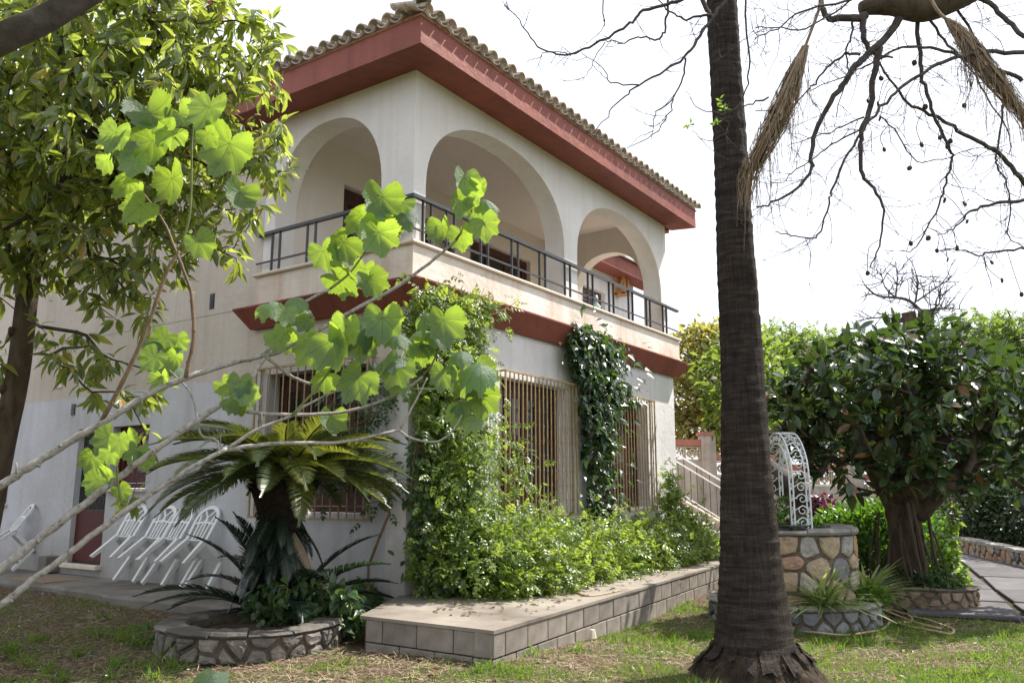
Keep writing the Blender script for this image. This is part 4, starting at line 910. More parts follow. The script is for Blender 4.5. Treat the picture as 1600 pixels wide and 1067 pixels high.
# ================================================================== white plastic chairs tipped back against the wall
def chair_parts():
    out = {}; mb = MB(); W_ = .21                                # local: x = front, y = side, z = up; rear feet at x=0
    for s in range(1): pass
    def leg(x0, x1, y0, y1, z1):
        m = MB(); V = []
        for (x, y, z, a, b_) in ((x0, y0, 0, .022, .022), (x1, y1, z1, .034, .03)): V += [(x-a, y-b_, z), (x+a, y-b_, z), (x+a, y+b_, z), (x-a, y+b_, z)]
        m.add(V, [(3,2,1,0),(4,5,6,7),(0,1,5,4),(1,2,6,5),(2,3,7,6),(3,0,4,7)]); return m
    out['leg'] = [leg(-.02, .05, s*.22, s*.17, .42) for s in (-1, 1)]+[leg(.49, .44, s*.22, s*.19, .42) for s in (-1, 1)]
    m = MB(); N = 10; V = []; prf = [(.03, .17), (.12, .2), (.3, .215), (.44, .215), (.49, .2), (.505, .17)]; F = []
    for x, w in prf:
        for j in range(N+1):
            y = -w+2*w*j/N; z = .435-.02*(1-(2*j/N-1)**2)+(.0 if x < .45 else -.015*(x-.45)/.05); V.append((x, y, z))
    nn = len(V); V += [(x, y, z-.012) for x, y, z in V]
    for i in range(len(prf)-1):
        for j in range(N): q = (i*(N+1)+j, (i+1)*(N+1)+j, (i+1)*(N+1)+j+1, i*(N+1)+j+1); F += [q, tuple(nn+k for k in q[::-1])]
    rim = [j for j in range(N+1)]+[i*(N+1)+N for i in range(1, len(prf))]+[(len(prf)-1)*(N+1)+j for j in range(N-1, -1, -1)]+[i*(N+1) for i in range(len(prf)-2, 0, -1)]
    for a, b_ in zip(rim, rim[1:]+rim[:1]): F.append((a, b_, nn+b_, nn+a))
    V2 = [(x, y, .405) for x, y in ((.03, -.18), (.47, -.205), (.47, .205), (.03, .18))]
    m.add(V, F); out['seat'] = m
    a = MB()                                                     # apron under the seat
    ap = [(.02, -.185), (.3, -.22), (.49, -.205), (.512, 0), (.49, .205), (.3, .22), (.02, .185)]
    V = [(x, y, .425) for x, y in ap]+[(x*.985+.003, y*.985, .372) for x, y in ap]; n = len(ap); a.add(V, [(k, k+1, n+k+1, n+k) for k in range(n-1)]+[(n+k, n+k+1, k+1, k) for k in range(n-1)]); out['apron'] = a
    back = MB(); rec = lambda h: -.0-.13*h                       # reclining back
    def bp(y, h): return (.045-.24*h, y, .43+h)
    def strip(path, w, t=.012):
        P = [np.array(bp(*p)) for p in path]; V = []; F = []
        for i, p in enumerate(P):
            T = unit(P[min(i+1, len(P)-1)]-P[max(i-1, 0)]); nrm = np.array([.972, 0, .234]); s = np.cross(T, nrm)
            for a_, b2 in ((-w, -t), (w, -t), (w, t), (-w, t)): V.append(p+s*a_+nrm*b2)
        for i in range(len(P)-1): F += [(i*4+k, i*4+(k+1) % 4, (i+1)*4+(k+1) % 4, (i+1)*4+k) for k in range(4)]
        back.add(V, F+[(3, 2, 1, 0), tuple(range(len(V)-4, len(V)))])
    hh = .27
    strip([(-.19, 0), (-.195, .12), (-.2, hh)]+[(-.2*math.cos(t), hh+.18*math.sin(t)) for t in np.linspace(.15, math.pi-.15, 14)]+[(.2, hh), (.195, .12), (.19, 0)], .024)
    strip([(-.09, 0), (-.1, .18), (-.14, .34)], .014, .009); strip([(.09, 0), (.1, .18), (.14, .34)], .014, .009)
    strip([(-.035, 0), (-.03, .18), (-.01, .29), (.05, .36), (.1, .41)], .012, .008); strip([(.035, 0), (.03, .18), (.01, .29), (-.05, .36), (-.1, .41)], .012, .008)
    strip([(-.19, .22), (0, .245), (.19, .22)], .013, .008)
    out['backrest'] = back; return out
cp = chair_parts(); cm = {}
for k, v in cp.items(): cm[k] = [mesh(k, m.v, m.f) for m in (v if isinstance(v, list) else [v])]; [m.materials.append(M['plastic']) for m in cm[k]]
def chair(y, th, yaw, label, group='white plastic chairs tipped against the house wall', xoff=0.0):
    # the chair faces the wall and is tipped forward on its front feet until the top of the back rests on the wall x=0
    R1 = np.array(Matrix.Rotation(yaw, 3, 'Z')) @ np.array(Matrix.Rotation(th, 3, 'Y')); foot = np.array([.50, 0, 0]); topp = R1 @ (np.array([.045-.24*.45-.02, 0, .43+.45])-foot)
    org = np.array([-.03-topp[0]+xoff, y, .266])-R1 @ foot
    t = thing('plastic_chair', org, label, 'chair', group); t.rotation_euler = Matrix([list(r) for r in R1]).to_euler()
    for k in ('seat', 'apron', 'backrest', 'leg'):
        for m in cm[k]:
            o = bpy.data.objects.new(k, m); COL.objects.link(o); o.parent = t
    return t
chair(5.02, .75, .06, 'white plastic garden chair tipped against the wall right beside the red door')
chair(4.32, .76, .03, 'white plastic garden chair tipped back, second from the red door')
chair(3.92, .74, -.04, 'white plastic garden chair tipped back, third from the red door')
chair(3.38, .75, .05, 'white plastic garden chair against the wall, half hidden behind dark palm fronds')
chair(8.2, .8, -.25, 'white plastic garden chair tipped alone against the wall left of the red door')
# brown mat on the pavement
mb = MB(); mb.cbox((-.85, 5.9, .246), (-.3, 7.0, .262), .005); tag(mb.build('door_mat', M['deadfrond']), 'brown flat doormat lying on the pavement before the red door', 'mat')

# ================================================================== fan palm trunk on the right
pb = onz(1182, 1062, .0); pb[2] = 0
palm = thing('fan_palm', pb, 'tall fan palm with dark ringed trunk, swollen shaggy base and dead hanging fronds', 'palm')
def tz(py): 
    r = _ray(1150, py); t = ((pb-CAM)@_F)/(r@_F); return (CAM+r*t)[2]
pts = [(1020, .37), (1000, .32), (960, .287), (900, .26), (850, .24), (750, .212), (650, .192), (600, .183), (450, .168), (300, .152), (150, .142), (0, .14), (-120, .14), (-260, .16)]
zs = np.array([tz(p[0]) for p in pts]); rr_ = np.array([p[1] for p in pts]); Z = np.arange(zs[0], zs[-1], .032); V = []; n = 40
for j, z in enumerate(Z):
    r = np.interp(z, zs, rr_); ring = .002*math.sin(j*1.9)+.0035*rnd.uniform(-1, 1); cx_ = pb[0]+.012*math.sin(z*1.1); cy_ = pb[1]+.01*math.cos(z*.9)
    for k in range(n):
        a = 2*math.pi*k/n; q = r+ring+.004*math.sin(5*a+z*3)+.0025*math.sin(k*2.1+j*.37); V.append((cx_+q*math.cos(a), cy_+q*math.sin(a), z))
F = [(j*n+k, j*n+(k+1) % n, (j+1)*n+(k+1) % n, (j+1)*n+k) for j in range(len(Z)-1) for k in range(n)]
def palmbark():
    m, n_, l, b = _nodes('ringed_palm_bark'); tc = n_.new('ShaderNodeTexCoord').outputs['Object']
    a = noise(n_, l, 3.0, 8, tc, .7, (1.2, 1.2, 9)); c = noise(n_, l, 16, 6, tc, .65, (3.2, 3.2, .22)); e = noise(n_, l, 1.1, 5, tc, .6)
    s = n_.new('ShaderNodeMath'); s.operation = 'MULTIPLY_ADD'; s.inputs[1].default_value = .5; l.new(c.outputs[0], s.inputs[0]); l.new(a.outputs[0], s.inputs[2])
    r = ramp(n_, [(.45, (.012, .0095, .0085)), (.68, (.030, .024, .021)), (.86, (.056, .045, .039)), (1.0, (.10, .082, .07))]); l.new(s.outputs[0], r.inputs[0])
    r2 = ramp(n_, [(.55, (1, 1, 1)), (.75, (1.3, 1.1, .92))]); l.new(e.outputs[0], r2.inputs[0]); mx = n_.new('ShaderNodeMix'); mx.data_type = 'RGBA'; mx.blend_type = 'MULTIPLY'; mx.inputs[0].default_value = .8
    l.new(r.outputs[0], mx.inputs[6]); l.new(r2.outputs[0], mx.inputs[7]); l.new(mx.outputs[2], b.inputs['Base Color']); b.inputs['Roughness'].default_value = .9; b.inputs['Specular IOR Level'].default_value = .08
    nb = bump(n_, l, a.outputs[0], .8, .02); nb = bump(n_, l, c.outputs[0], .8, .018, nb); l.new(nb, b.inputs['Normal']); return m
M['palmbark'] = palmbark()
M['rootbark'] = surf('shaggy_root_bark', [(.3, (.028, .019, .012)), (.55, (.075, .052, .036)), (.78, (.16, .12, .085))], 9, .95, 34, .05, 1, fine=140)
obj('trunk', mesh('trunk', V, F, smooth=True), M['palmbark'], palm)
V = []; n = 48; RPF = [(.66, -.12), (.585, -.02), (.52, .05), (.47, .10), (.43, .15), (.40, .19), (.35, .24)]; prof = RPF; 
for r, z in prof:
    for k in range(n): a = 2*math.pi*k/n; q = r*(1+.05*math.sin(7*a+z*20)+.03*rnd.uniform(-1, 1)); V.append((pb[0]+q*math.cos(a), pb[1]+q*math.sin(a), z))
F = [(j*n+k, j*n+(k+1) % n, (j+1)*n+(k+1) % n, (j+1)*n+k) for j in range(len(prof)-1) for k in range(n)]
rb = obj('root_mass', mesh('root_mass', V, F, smooth=True), M['rootbark'], palm)
mb = MB()
for i in range(2600):                                            # root fibres
    a = rnd.uniform(0, 6.283); f = rnd.random(); z = -.03+.25*f; r = np.interp(z, [q[1] for q in RPF], [q[0] for q in RPF])+rnd.uniform(-.01, .02); p = np.array([pb[0]+r*math.cos(a), pb[1]+r*math.sin(a), z]); d = np.array([math.cos(a+rnd.uniform(-.9, .9))*.9, math.sin(a+rnd.uniform(-.9, .9))*.9, -1.2])*rnd.uniform(.025, .06); s_ = np.array([-math.sin(a), math.cos(a), 0])*.004
    mb.add([p-s_, p+s_, p+d+s_*.6+np.array([math.cos(a), math.sin(a), 0])*.015], [(0, 1, 2)])
mb.build('root_fibres', M['rootbark'], rb)['kind'] = 'stuff'
for k in range(15):                                              # curled flaps of bark round the foot
    a0 = k*2*math.pi/15+rnd.uniform(-.1, .1); wv = rnd.uniform(.07, .15)*(1.25 if k % 3 == 0 else 1); h = rnd.uniform(.07, .17); V = []; nw = 6
    zt_ = zs[0]+.03
    for i in range(5):
        f = i/4
        for j in range(nw+1):
            a = a0+(j/nw-.5)*2*wv*(1-.12*f); rag = (rnd.uniform(-.025, .02) if i == 4 else 0); z = zt_+.05-h*f*1.05+rag; r = max(np.interp(z, zs, rr_), np.interp(z, [q[1] for q in RPF], [q[0] for q in RPF]) if z < .235 else 0); r += .014+.035*f**2+rnd.uniform(0, .008)
            V.append((pb[0]+r*math.cos(a), pb[1]+r*math.sin(a), z))
    m_ = len(V); V += [tuple(np.array(v)-np.array([math.cos(a0), math.sin(a0), 0])*.012) for v in V]; F = []
    for i in range(4):
        for j in range(nw): q = (i*(nw+1)+j, i*(nw+1)+j+1, (i+1)*(nw+1)+j+1, (i+1)*(nw+1)+j); F += [q[::-1], tuple(m_+x for x in q)]
    for j in range(nw): F.append((4*(nw+1)+j, 4*(nw+1)+j+1, m_+4*(nw+1)+j+1, m_+4*(nw+1)+j))
    obj('bark_flap', mesh('bark_flap', V, F), M['palmbark'], palm)
# crown out of the picture above, with green fans; two dead fans hang into view
top = np.array([pb[0], pb[1], zs[-1]])
def fan(name, L, nseg, spread, mat, closed=.0, droop=.3):
    mb = MB(); mb.tube([(0, 0, 0), (0, L*.5, .0), (0, L, -.04)], [.016, .012, .009], 5)
    for i in range(nseg):
        a = (i/(nseg-1)-.5)*spread; l = L*rnd.uniform(.75, 1.0); d = np.array([math.sin(a), math.cos(a), 0]); s_ = np.array([math.cos(a), -math.sin(a), 0])*.018; P0 = np.array([0, L, -.04])
        for u0, u1, w0, w1 in ((0, .5, .3, 1), (.5, 1, 1, .1)):
            A = P0+d*l*u0+np.array([0, 0, -droop*u0*u0*l]); B = P0+d*l*u1+np.array([0, 0, -droop*u1*u1*l]); up_ = np.array([0, 0, .012])
            mb.add([A-s_*w0+up_, A, A+s_*w0+up_, B+s_*w1+up_, B, B-s_*w1+up_], [(0, 1, 4, 5), (1, 2, 3, 4)])
    me = mesh(name, mb.v, mb.f); me.materials.append(mat); return me
FAN = fan('fan_frond', .95, 30, 3.6, M['cycad'])
for k in range(16):
    a = k*2.39996; el = 1.1-1.2*k/16; d = np.array([math.cos(a)*math.cos(el), math.sin(a)*math.cos(el), math.sin(el)]); o = obj('fan_frond', FAN, None, palm, False); place(o, palm, top+d*.1, d)
def dead_fan(path, wmax, name='dead_frond', tail=1.0):
    """closed dry fan hanging down: petiole and a sheaf of folded strips with loose threads"""
    P = smooth_path(path, 6); mb = MB(); npet = len(P)//3; mb.tube(P[:npet+2], np.linspace(.014, .011, npet+2), 6); Q = P[npet:]; L = np.linalg.norm(np.diff(Q, axis=0), axis=1).sum()
    for i in range(190):
        off = rdir(1)[0]*np.array([1, 1, .3]); l = rnd.uniform(.7, 1.05)*(1 if i < 130 else .55); V = []; m = 7; sd = unit(np.cross(off, [0, 0, 1.0])); wdt = rnd.uniform(.005, .012)
        for j in range(m):
            f = j/(m-1)*l; x = min(f, .999)*(len(Q)-1); a = int(x); c = Q[a]+(Q[min(a+1, len(Q)-1)]-Q[a])*(x-a); w = wmax*(math.sin(min(1, f*1.9+.12)*math.pi*.5)*(1-.35*f)); p = c+off*w*(.15+.85*rnd.random()**.7)
            if f > .95: p[2] -= .1
            ww = wdt*(1-.75*f); V += [p-sd*ww, p+np.array([0, 0, .004]), p+sd*ww]
        mb.add(V, [(3*j+k, 3*j+k+1, 3*j+k+4, 3*j+k+3) for j in range(m-1) for k in (0, 1)])
    for i in range(90):                                          # threads
        f = rnd.uniform(.05, .95); p = Q[int(f*(len(Q)-1))]+rdir(1)[0]*wmax*.7; q = p+np.array([rnd.uniform(-.06, .06), rnd.uniform(-.06, .06), -rnd.uniform(.15, .5)*tail]); mid = (p+q)/2+np.array([rnd.uniform(-.05, .05), 0, 0]); mb.tube([p, mid, q], .0018, 3, False)
    obj(name, mesh(name, mb.v, mb.f), M['deadfrond'], palm)
dead_fan([at(1330, -140, 6.3), at(1285, 0, 6.15), at(1246, 105, 6.1), at(1215, 185, 6.1), at(1180, 255, 6.15), at(1166, 300, 6.2)], .15)
dead_fan([at(1400, -150, 6.1), at(1455, 0, 5.95), at(1492, 42, 5.9), at(1530, 95, 5.85), at(1575, 150, 5.8), at(1625, 215, 5.8)], .11)

# ================================================================== stone well with iron arch
wc = at(1236, 900, 9.95); wc[2] = float(gz(wc[0], wc[1])); WR = .74; WZ = 1.02
well = thing('stone_well', wc, 'round stone well with flat capstones and white wrought iron arch', 'well')
camang = math.atan2(CAM[1]-wc[1], CAM[0]-wc[0])
vis = lambda a: math.cos(a-camang) > -.35
V = []
ring_wall(well, wc[0], wc[1], WR, wc[2]-.1, WZ, .07, .29, .22, jit=.37, capw=.05, capn=15, h=.03, thick=.22, vis=vis)
V, F = lathe([(.001, WZ-.12), (.53, WZ-.12)], 20, (wc[0], wc[1])); obj('soil', mesh('soil', V, F[::-1]), M['soil'], well)
LP = lambda lat, dep, z: floc(lat, dep, z)
wdep = (wc-CAM)@_F; nearL, farL, wid = ((1246-800)/FPX*(wdep-.6)*.97), ((1201-800)/FPX*(wdep+.55)*.97), .19
A0 = LP(nearL, wdep-.6, WZ+.07); A1 = LP(farL, wdep+.55, WZ+.07); sd = unit(_R-unit(A1-A0)*(_R@unit(A1-A0)))*wid
sd[2] = 0
H = 1.13; wdt = np.linalg.norm(A1-A0); ax_ = (A1-A0)/wdt
def ap(f, inn=0.0):
    """point on the arch outline, f 0..1 from the near foot over the top to the far foot"""
    hs = H-wdt/2*1.0; h2 = wdt/2-inn; Ls = hs; La = math.pi*wdt/2; T = 2*Ls+La; s = f*T
    if s < Ls: return A0+ax_*inn+_U*s
    if s > Ls+La: return A1-ax_*inn+_U*(T-s)
    t = (s-Ls)/La*math.pi; c = (A0+A1)/2+_U*hs; return c-ax_*h2*math.cos(t)+_U*h2*1.0*math.sin(t)
mb = MB(); fs = np.linspace(0, 1, 46)
for s_ in (0, 1):
    for inn in (0, .13): mb.tube([ap(f, inn)+sd*s_ for f in fs], .0095, 5)
arch = obj('iron_arch', mesh('iron_arch', mb.v, mb.f), M['white_iron'], well)
mb = MB(); NSC = 22
def scroll(c, ux, uz, r, sg):
    P = []; 
    for t in np.linspace(0, 2.6*math.pi, 15): rr = r*(1-t/(3.2*math.pi)); P.append(c+ux*sg*rr*math.cos(t)+uz*rr*math.sin(t))
    mb.tube(P, .0055, 4)
for k in range(NSC):
    f = (k+.5)/NSC
    for s_ in (0, 1):                                            # scrolls between inner and outer bar
        a, b2 = ap(f, 0)+sd*s_, ap(f, .13)+sd*s_; t = unit(ap(min(1, f+.01))-ap(max(0, f-.01))); u_ = unit(b2-a); c = (a+b2)/2
        scroll(c-t*.0, u_, t, .05, 1 if k % 2 else -1)
    a, b2 = ap(f), ap(f)+sd; t = unit(ap(min(1, f+.01))-ap(max(0, f-.01))); scroll((a+b2)/2, unit(sd), t, .065, 1 if k % 2 else -1); 
    mb.tube([a, (a+b2)/2+t*.06, b2], .005, 4)
obj('scrollwork', mesh('scrollwork', mb.v, mb.f), M['white_iron'], arch)['kind'] = 'stuff'
mb = MB(); pc = (A0+A1)/2+sd*.5+_U*(H-.13-.16); V = []; n = 16; uy = unit(sd); ux = ax_
for w, r in ((-.03, .03), (-.03, .085), (-.012, .07), (.012, .07), (.03, .085), (.03, .03)):
    for k in range(n): a = 2*math.pi*k/n; V.append(pc+uy*w+ux*r*math.cos(a)+_U*r*math.sin(a))
mb.add(V, [(j*n+k, j*n+(k+1) % n, (j+1)*n+(k+1) % n, (j+1)*n+k) for j in range(5) for k in range(n)])
mb.tube([pc+_U*.16, pc+_U*.05+uy*.045, pc+uy*.045], .006, 4); obj('pulley', mesh('pulley', mb.v, mb.f), M['white_iron'], well)
c = onz(1232, 824, WZ+.1); mb = MB()
for k, (dl, dd, yaw) in enumerate(((-.12, 0, .2), (.02, .03, -.1), (.1, -.03, .5))):
    o = LP((1228-800)/FPX*(wdep-.62)*.97+dl, wdep-.62+dd, WZ+.062+.016*k); c_, s2 = math.cos(yaw), math.sin(yaw); e1 = (_R*c_+_F*s2)*.16; e2 = (_F*c_-_R*s2)*.09; z = _U*.014
    mb.add([o-e1-e2, o+e1-e2, o+e1+e2, o-e1+e2, o-e1-e2+z, o+e1-e2+z, o+e1+e2+z, o-e1+e2+z], [(0,3,2,1),(4,5,6,7),(0,1,5,4),(1,2,6,5),(2,3,7,6),(3,0,4,7)])
ss = thing('slate_pile', o, 'few thin black slates lying on the rim of the stone well', 'slates')
for k in range(3): obj('slate', mesh('slate', mb.v[8*k:8*k+8], [(0,3,2,1),(4,5,6,7),(0,1,5,4),(1,2,6,5),(2,3,7,6),(3,0,4,7)]), M['iron'], ss)
def plant(name, label, cat, root, blobs, n, tmpl, size, mat, up=.7, group=None, twig=.004, ntw=60, tipz=-.2, sv=.4, stem='greenstem'):
    t = thing(name, root, label, cat, group); P, d = blob_pts(blobs, n); P[:, 2] = np.maximum(P[:, 2], root[2]+.01)
    tips = unit(d*.7+rdir(n)*.7+np.array([0, 0, tipz])); ups = unit(_U*up+d*.5+rdir(n)*.5)
    foliage('foliage', P, tips, ups, size*(1-sv/2+sv*NR.random(n)), tmpl, M[mat], t)
    if ntw:
        nd, pa, cn, en_ = grow([root, np.array(root)+np.array([0, 0, .05])], P[NR.choice(n, ntw, replace=False)], .15, .15); V, F = skel_tubes(nd, pa, cn, twig, .45, 4); obj('stems', mesh('stems', V, F), M[stem], t)
    return t
wt = lambda lat, dd, z: tuple(wc+_R*lat+_F*dd+np.array([0, 0, z-wc[2]]))
plant('leafy_plant', 'light green bushy plant growing inside the well under the iron arch', 'plant', wt(-.05, .1, WZ-.1), [wt(-.12, .1, WZ+.12)+(.16, .16, .2), wt(.02, .25, WZ+.2)+(.14, .14, .26), wt(.2, 0, WZ+.05)+(.16, .2, .13), wt(-.25, -.1, WZ+.1)+(.15, .15, .16)], 900, SMALL, .07, 'hedge', ntw=70)
# low stone planter in front of the well
RP = .95; ring = thing('stone_planter', (wc[0], wc[1], wc[2]), 'low curved stone planter of grey stones at the foot of the well', 'planter')
ring_wall(ring, wc[0], wc[1], RP, wc[2]-.06, wc[2]+.22, .045, .2, .16, a0=camang-1.9, a1=camang+1.9, thick=.12, capw=.03, capn=16, h=.035, smat=M['slate'])
V, F = lathe([(WR-.02, wc[2]+.2), (RP-.1, wc[2]+.18)], 30, (wc[0], wc[1])); obj('soil', mesh('soil', V, F[::-1]), M['soil'], ring)
def spider(c, label, n=70, L=.5):
    t = thing('spider_plant', c, label, 'plant', 'striped spider plants in the planter below the well'); a = NR.random(n)*6.283; el = .35+1.0*NR.random(n); c = np.array(c)+np.array([0, 0, .04]); tips = np.stack([np.cos(a)*np.cos(el), np.sin(a)*np.cos(el), np.sin(el)], 1)
    P = np.tile(np.array(c, float), (n, 1))+.03*NR.normal(size=(n, 3))*[1, 1, 0]; o = foliage('leaves', P, tips, np.tile(_U, (n, 1)), L*(.6+.6*NR.random(n)), STRAP, M['spider'], t)
for (px, py, lab, L) in ((1248, 968, 'striped spider plant nearest the fan palm trunk below the well', .56), (1338, 955, 'striped spider plant at the right end of the low planter below the well', .56)):
    q = at(px, py, 9.72); q[2] = wc[2]+.2; q = wc+(q-wc)/np.linalg.norm((q-wc)[:2])*.85*np.array([1, 1, 0])+np.array([0, 0, .2]); spider(q, lab, 130, L)
q = wc+unit(at(1300, 950, 9.7)-wc)*np.array([1, 1, 0])*.82; q[2] = wc[2]+.2
plant('feathery_plant', 'soft feathery light green plant between the two spider plants below the well', 'plant', q, [tuple(q+_R*dx+np.array([0, 0, dz]))+(.16, .13, .12) for dx, dz in ((-.12, .1), (.0, .16), (.13, .12))], 700, SPRAY, .11, 'bright', ntw=30)

# garden hose
hz = lambda x, y: onz(x, y, .03)
P = [hz(*p) for p in ((1118, 938), (1113, 955), (1128, 966), (1180, 974), (1240, 982), (1290, 989), (1340, 989), (1375, 982), (1390, 970), (1380, 958), (1362, 952), (1385, 953), (1415, 958), (1425, 968), (1405, 972), (1385, 968), (1420, 976), (1470, 987), (1490, 986), (1480, 977), (1440, 965), (1405, 956), (1372, 948), (1410, 964), (1470, 981))]
P = smooth_path(P, 6); P[:, 2] = gz(P[:, 0], P[:, 1])+.022+.006*np.sin(np.arange(len(P))*.7); mb = MB(); mb.tube(P, .013, 7)
tag(mb.build('garden_hose', M['hose'], smooth=True), 'tan garden hose coiled loosely on the grass round the low stone planter', 'hose')

# ================================================================== rubber fig tree on the right, in its own stone planter
M['brownstone'] = surf('brown_field_stone', [(.25, (.10, .075, .055)), (.5, (.22, .16, .11)), (.75, (.34, .26, .19))], 5, .9, 30, .012, .9, random_tint=.35)
fc = at(1443, 925, 10.9); fc[2] = float(gz(fc[0], fc[1])); FRd = .62
fp = thing('stone_planter', fc, 'round stone planter under the rubber tree, rough brown stones', 'planter'); ca2 = math.atan2(CAM[1]-fc[1], CAM[0]-fc[0])
ring_wall(fp, fc[0], fc[1], FRd, fc[2]-.06, fc[2]+.25, .03, .17, .12, thick=.13, capw=.015, capn=18, h=.025, vis=lambda a: math.cos(a-ca2) > -.3, capmat=M['mortar'], smat=M['brownstone'])
V, F = lathe([(.001, fc[2]+.24), (FRd-.12, fc[2]+.2)], 20, (fc[0], fc[1])); obj('soil', mesh('soil', V, F[::-1]), M['soil'], fp)
tb_ = at(1418, 925, 10.95); tb_[2] = fc[2]+.2
fig = thing('rubber_tree', tb_, 'spreading rubber tree with thick gnarled trunk and large dark glossy leaves', 'tree')
t1 = at(1410, 790, 10.95); mb = MB(); V = []; n = 26; prof = [(.32, 0), (.245, .12), (.205, .35), (.185, .6), (.19, .8), (.205, .95), (.18, 1.06), (.07, 1.13)]; axf = t1-tb_
for j, f in enumerate(np.linspace(0, 1.12, 26)):
    r = np.interp(f, [p[1] for p in prof], [p[0] for p in prof])
    for k in range(n): a = 2*math.pi*k/n; q = r*(1+.13*math.sin(5*a+2*f)+.08*math.sin(9*a-5*f)+.03*rnd.uniform(-1, 1)); V.append(tb_+axf*f+np.array([q*math.cos(a), q*math.sin(a), 0]))
F = [(j*n+k, j*n+(k+1) % n, (j+1)*n+(k+1) % n, (j+1)*n+k) for j in range(25) for k in range(n)]
obj('trunk', mesh('trunk', V, F, smooth=True), M['bark'], fig)
mb = MB()
for pts, r0 in (([(1405, 800), (1385, 765), (1368, 740), (1345, 690), (1320, 640)], .15), ([(1420, 795), (1418, 750), (1425, 690), (1430, 620)], .14), ([(1430, 805), (1462, 775), (1500, 735), (1535, 690), (1560, 640)], .14), ([(1412, 790), (1400, 740), (1390, 680), (1380, 610)], .11), ([(1425, 800), (1450, 745), (1475, 690), (1495, 630)], .11)):
    Pl = smooth_path([at(x, y, 10.95+.12*k*(1 if r0 < .13 else -.3)) for k, (x, y) in enumerate(pts)], 4); mb.tube(Pl, np.linspace(r0, r0*.35, len(Pl)), 9)
obj('limbs', mesh('limbs', mb.v, mb.f, smooth=True), M['bark'], fig)['kind'] = 'stuff'
mb = MB()
for i in range(26):                                              # aerial roots
    a = rnd.uniform(0, 6.283); r = .26+rnd.uniform(-.02, .1); z0_ = rnd.uniform(.5, 1.15); p = tb_+axf*z0_+np.array([r*math.cos(a), r*math.sin(a), 0]); q = tb_+np.array([(r+.12)*math.cos(a+.3), (r+.12)*math.sin(a+.3), 0]); m_ = (p+q)/2+np.array([rnd.uniform(-.05, .05), rnd.uniform(-.05, .05), 0]); mb.tube(smooth_path([p, m_, q], 3), rnd.uniform(.008, .024), 5)
mb.build('aerial_roots', M['bark'], fig)
cr = []
for (px, py, w, rx, rz) in ((1270, 620, 10.6, .62, .42), (1235, 655, 11.0, .45, .38), (1330, 580, 10.8, .75, .42), (1420, 560, 11.0, .8, .42), (1510, 580, 10.6, .8, .5), (1580, 620, 10.8, .75, .55), (1470, 640, 10.5, .8, .45), (1380, 640, 10.5, .8, .4), (1300, 680, 11.2, .5, .35), (1550, 700, 10.9, .6, .4), (1640, 670, 11, .7, .5), (1440, 545, 11.6, .8, .35), (1420, 690, 11.2, .55, .3), (1360, 700, 11.4, .4, .3), (1500, 600, 12.0, .8, .5), (1390, 590, 12.0, .8, .5), (1250, 700, 10.8, .35, .3), (1300, 735, 10.9, .35, .22), (1350, 740, 10.4, .35, .24), (1410, 735, 10.3, .4, .25), (1480, 735, 10.3, .45, .25), (1545, 745, 10.5, .45, .28), (1600, 730, 10.8, .5, .3)):
    q = at(px, py, w); cr.append((q[0], q[1], q[2], rx, rx, rz))
E, d_ = blob_pts(cr, 580, .5); order = E
nd, pa, cn, en_ = grow([tb_, tb_+axf*.5, t1], E, .3, .25, pull=.5); V, F = skel_tubes(nd, pa, cn, .0085, .42, 5, start=2); obj('branches', mesh('branches', V, F, smooth=True), M['bark'], fig)
kk = 7; P = np.repeat(E, kk, 0); N_ = len(P); dirs = unit(np.repeat(d_, kk, 0)*.5+rdir(N_)*.9+_U*.25); P = P+dirs*.05+NR.normal(size=P.shape)*.03; tips = unit(dirs+_U*np.where(NR.random(N_) < .25, .8, -.55)[:, None]); ups = unit(_U*.9+rdir(N_)*.6); S = .185*(.75+.5*NR.random(N_))
def single_and_rest(tree, P, tips, ups, S, tmpl, matl, mats, nm='leaf', n=290):
    idx = closest_visible(P, n); me = mesh(nm, tmpl[0], tmpl[1]); me.materials.append(M[matl]); Rm = frames(tips, ups); tl_ = np.array(wloc(tree))
    for i in idx:
        o = bpy.data.objects.new(nm, me); COL.objects.link(o); o.parent = tree; o.matrix_local = mat4(Rm[i], P[i]-tl_, float(S[i]))
    m = np.ones(len(P), bool); m[idx] = False; foliage('foliage', P[m], tips[m], ups[m], S[m], tmpl, M[mats], tree)
single_and_rest(fig, P, tips, ups, S, OVAL, 'ficus_leaf', 'ficus')
# plants at its foot
fq = lambda lat, dd, z: tuple(fc+_R*lat+_F*dd+np.array([0, 0, z]))
plant('leafy_plant', 'bright yellow green weedy shrub growing beside the rubber tree trunk', 'shrub', fq(.3, .0, .22), [fq(.33, -.1, .45)+(.2, .2, .22), fq(.42, .1, .75)+(.14, .14, .3), fq(.22, .1, .6)+(.14, .14, .25), fq(.4, -.2, .3)+(.16, .14, .12), fq(.55, .2, 1.15)+(.1, .1, .22)], 620, HEART, .085, 'bright', ntw=60)
plant('ground_fern', 'dark green ferny plants round the foot of the rubber tree trunk', 'plant', fq(-.2, -.3, .22), [fq(-.38, -.2, .32)+(.18, .14, .13), fq(-.1, -.38, .32)+(.2, .12, .13), fq(.1, -.4, .32)+(.16, .1, .12)], 520, SPRAY, .12, 'shrub', ntw=20)
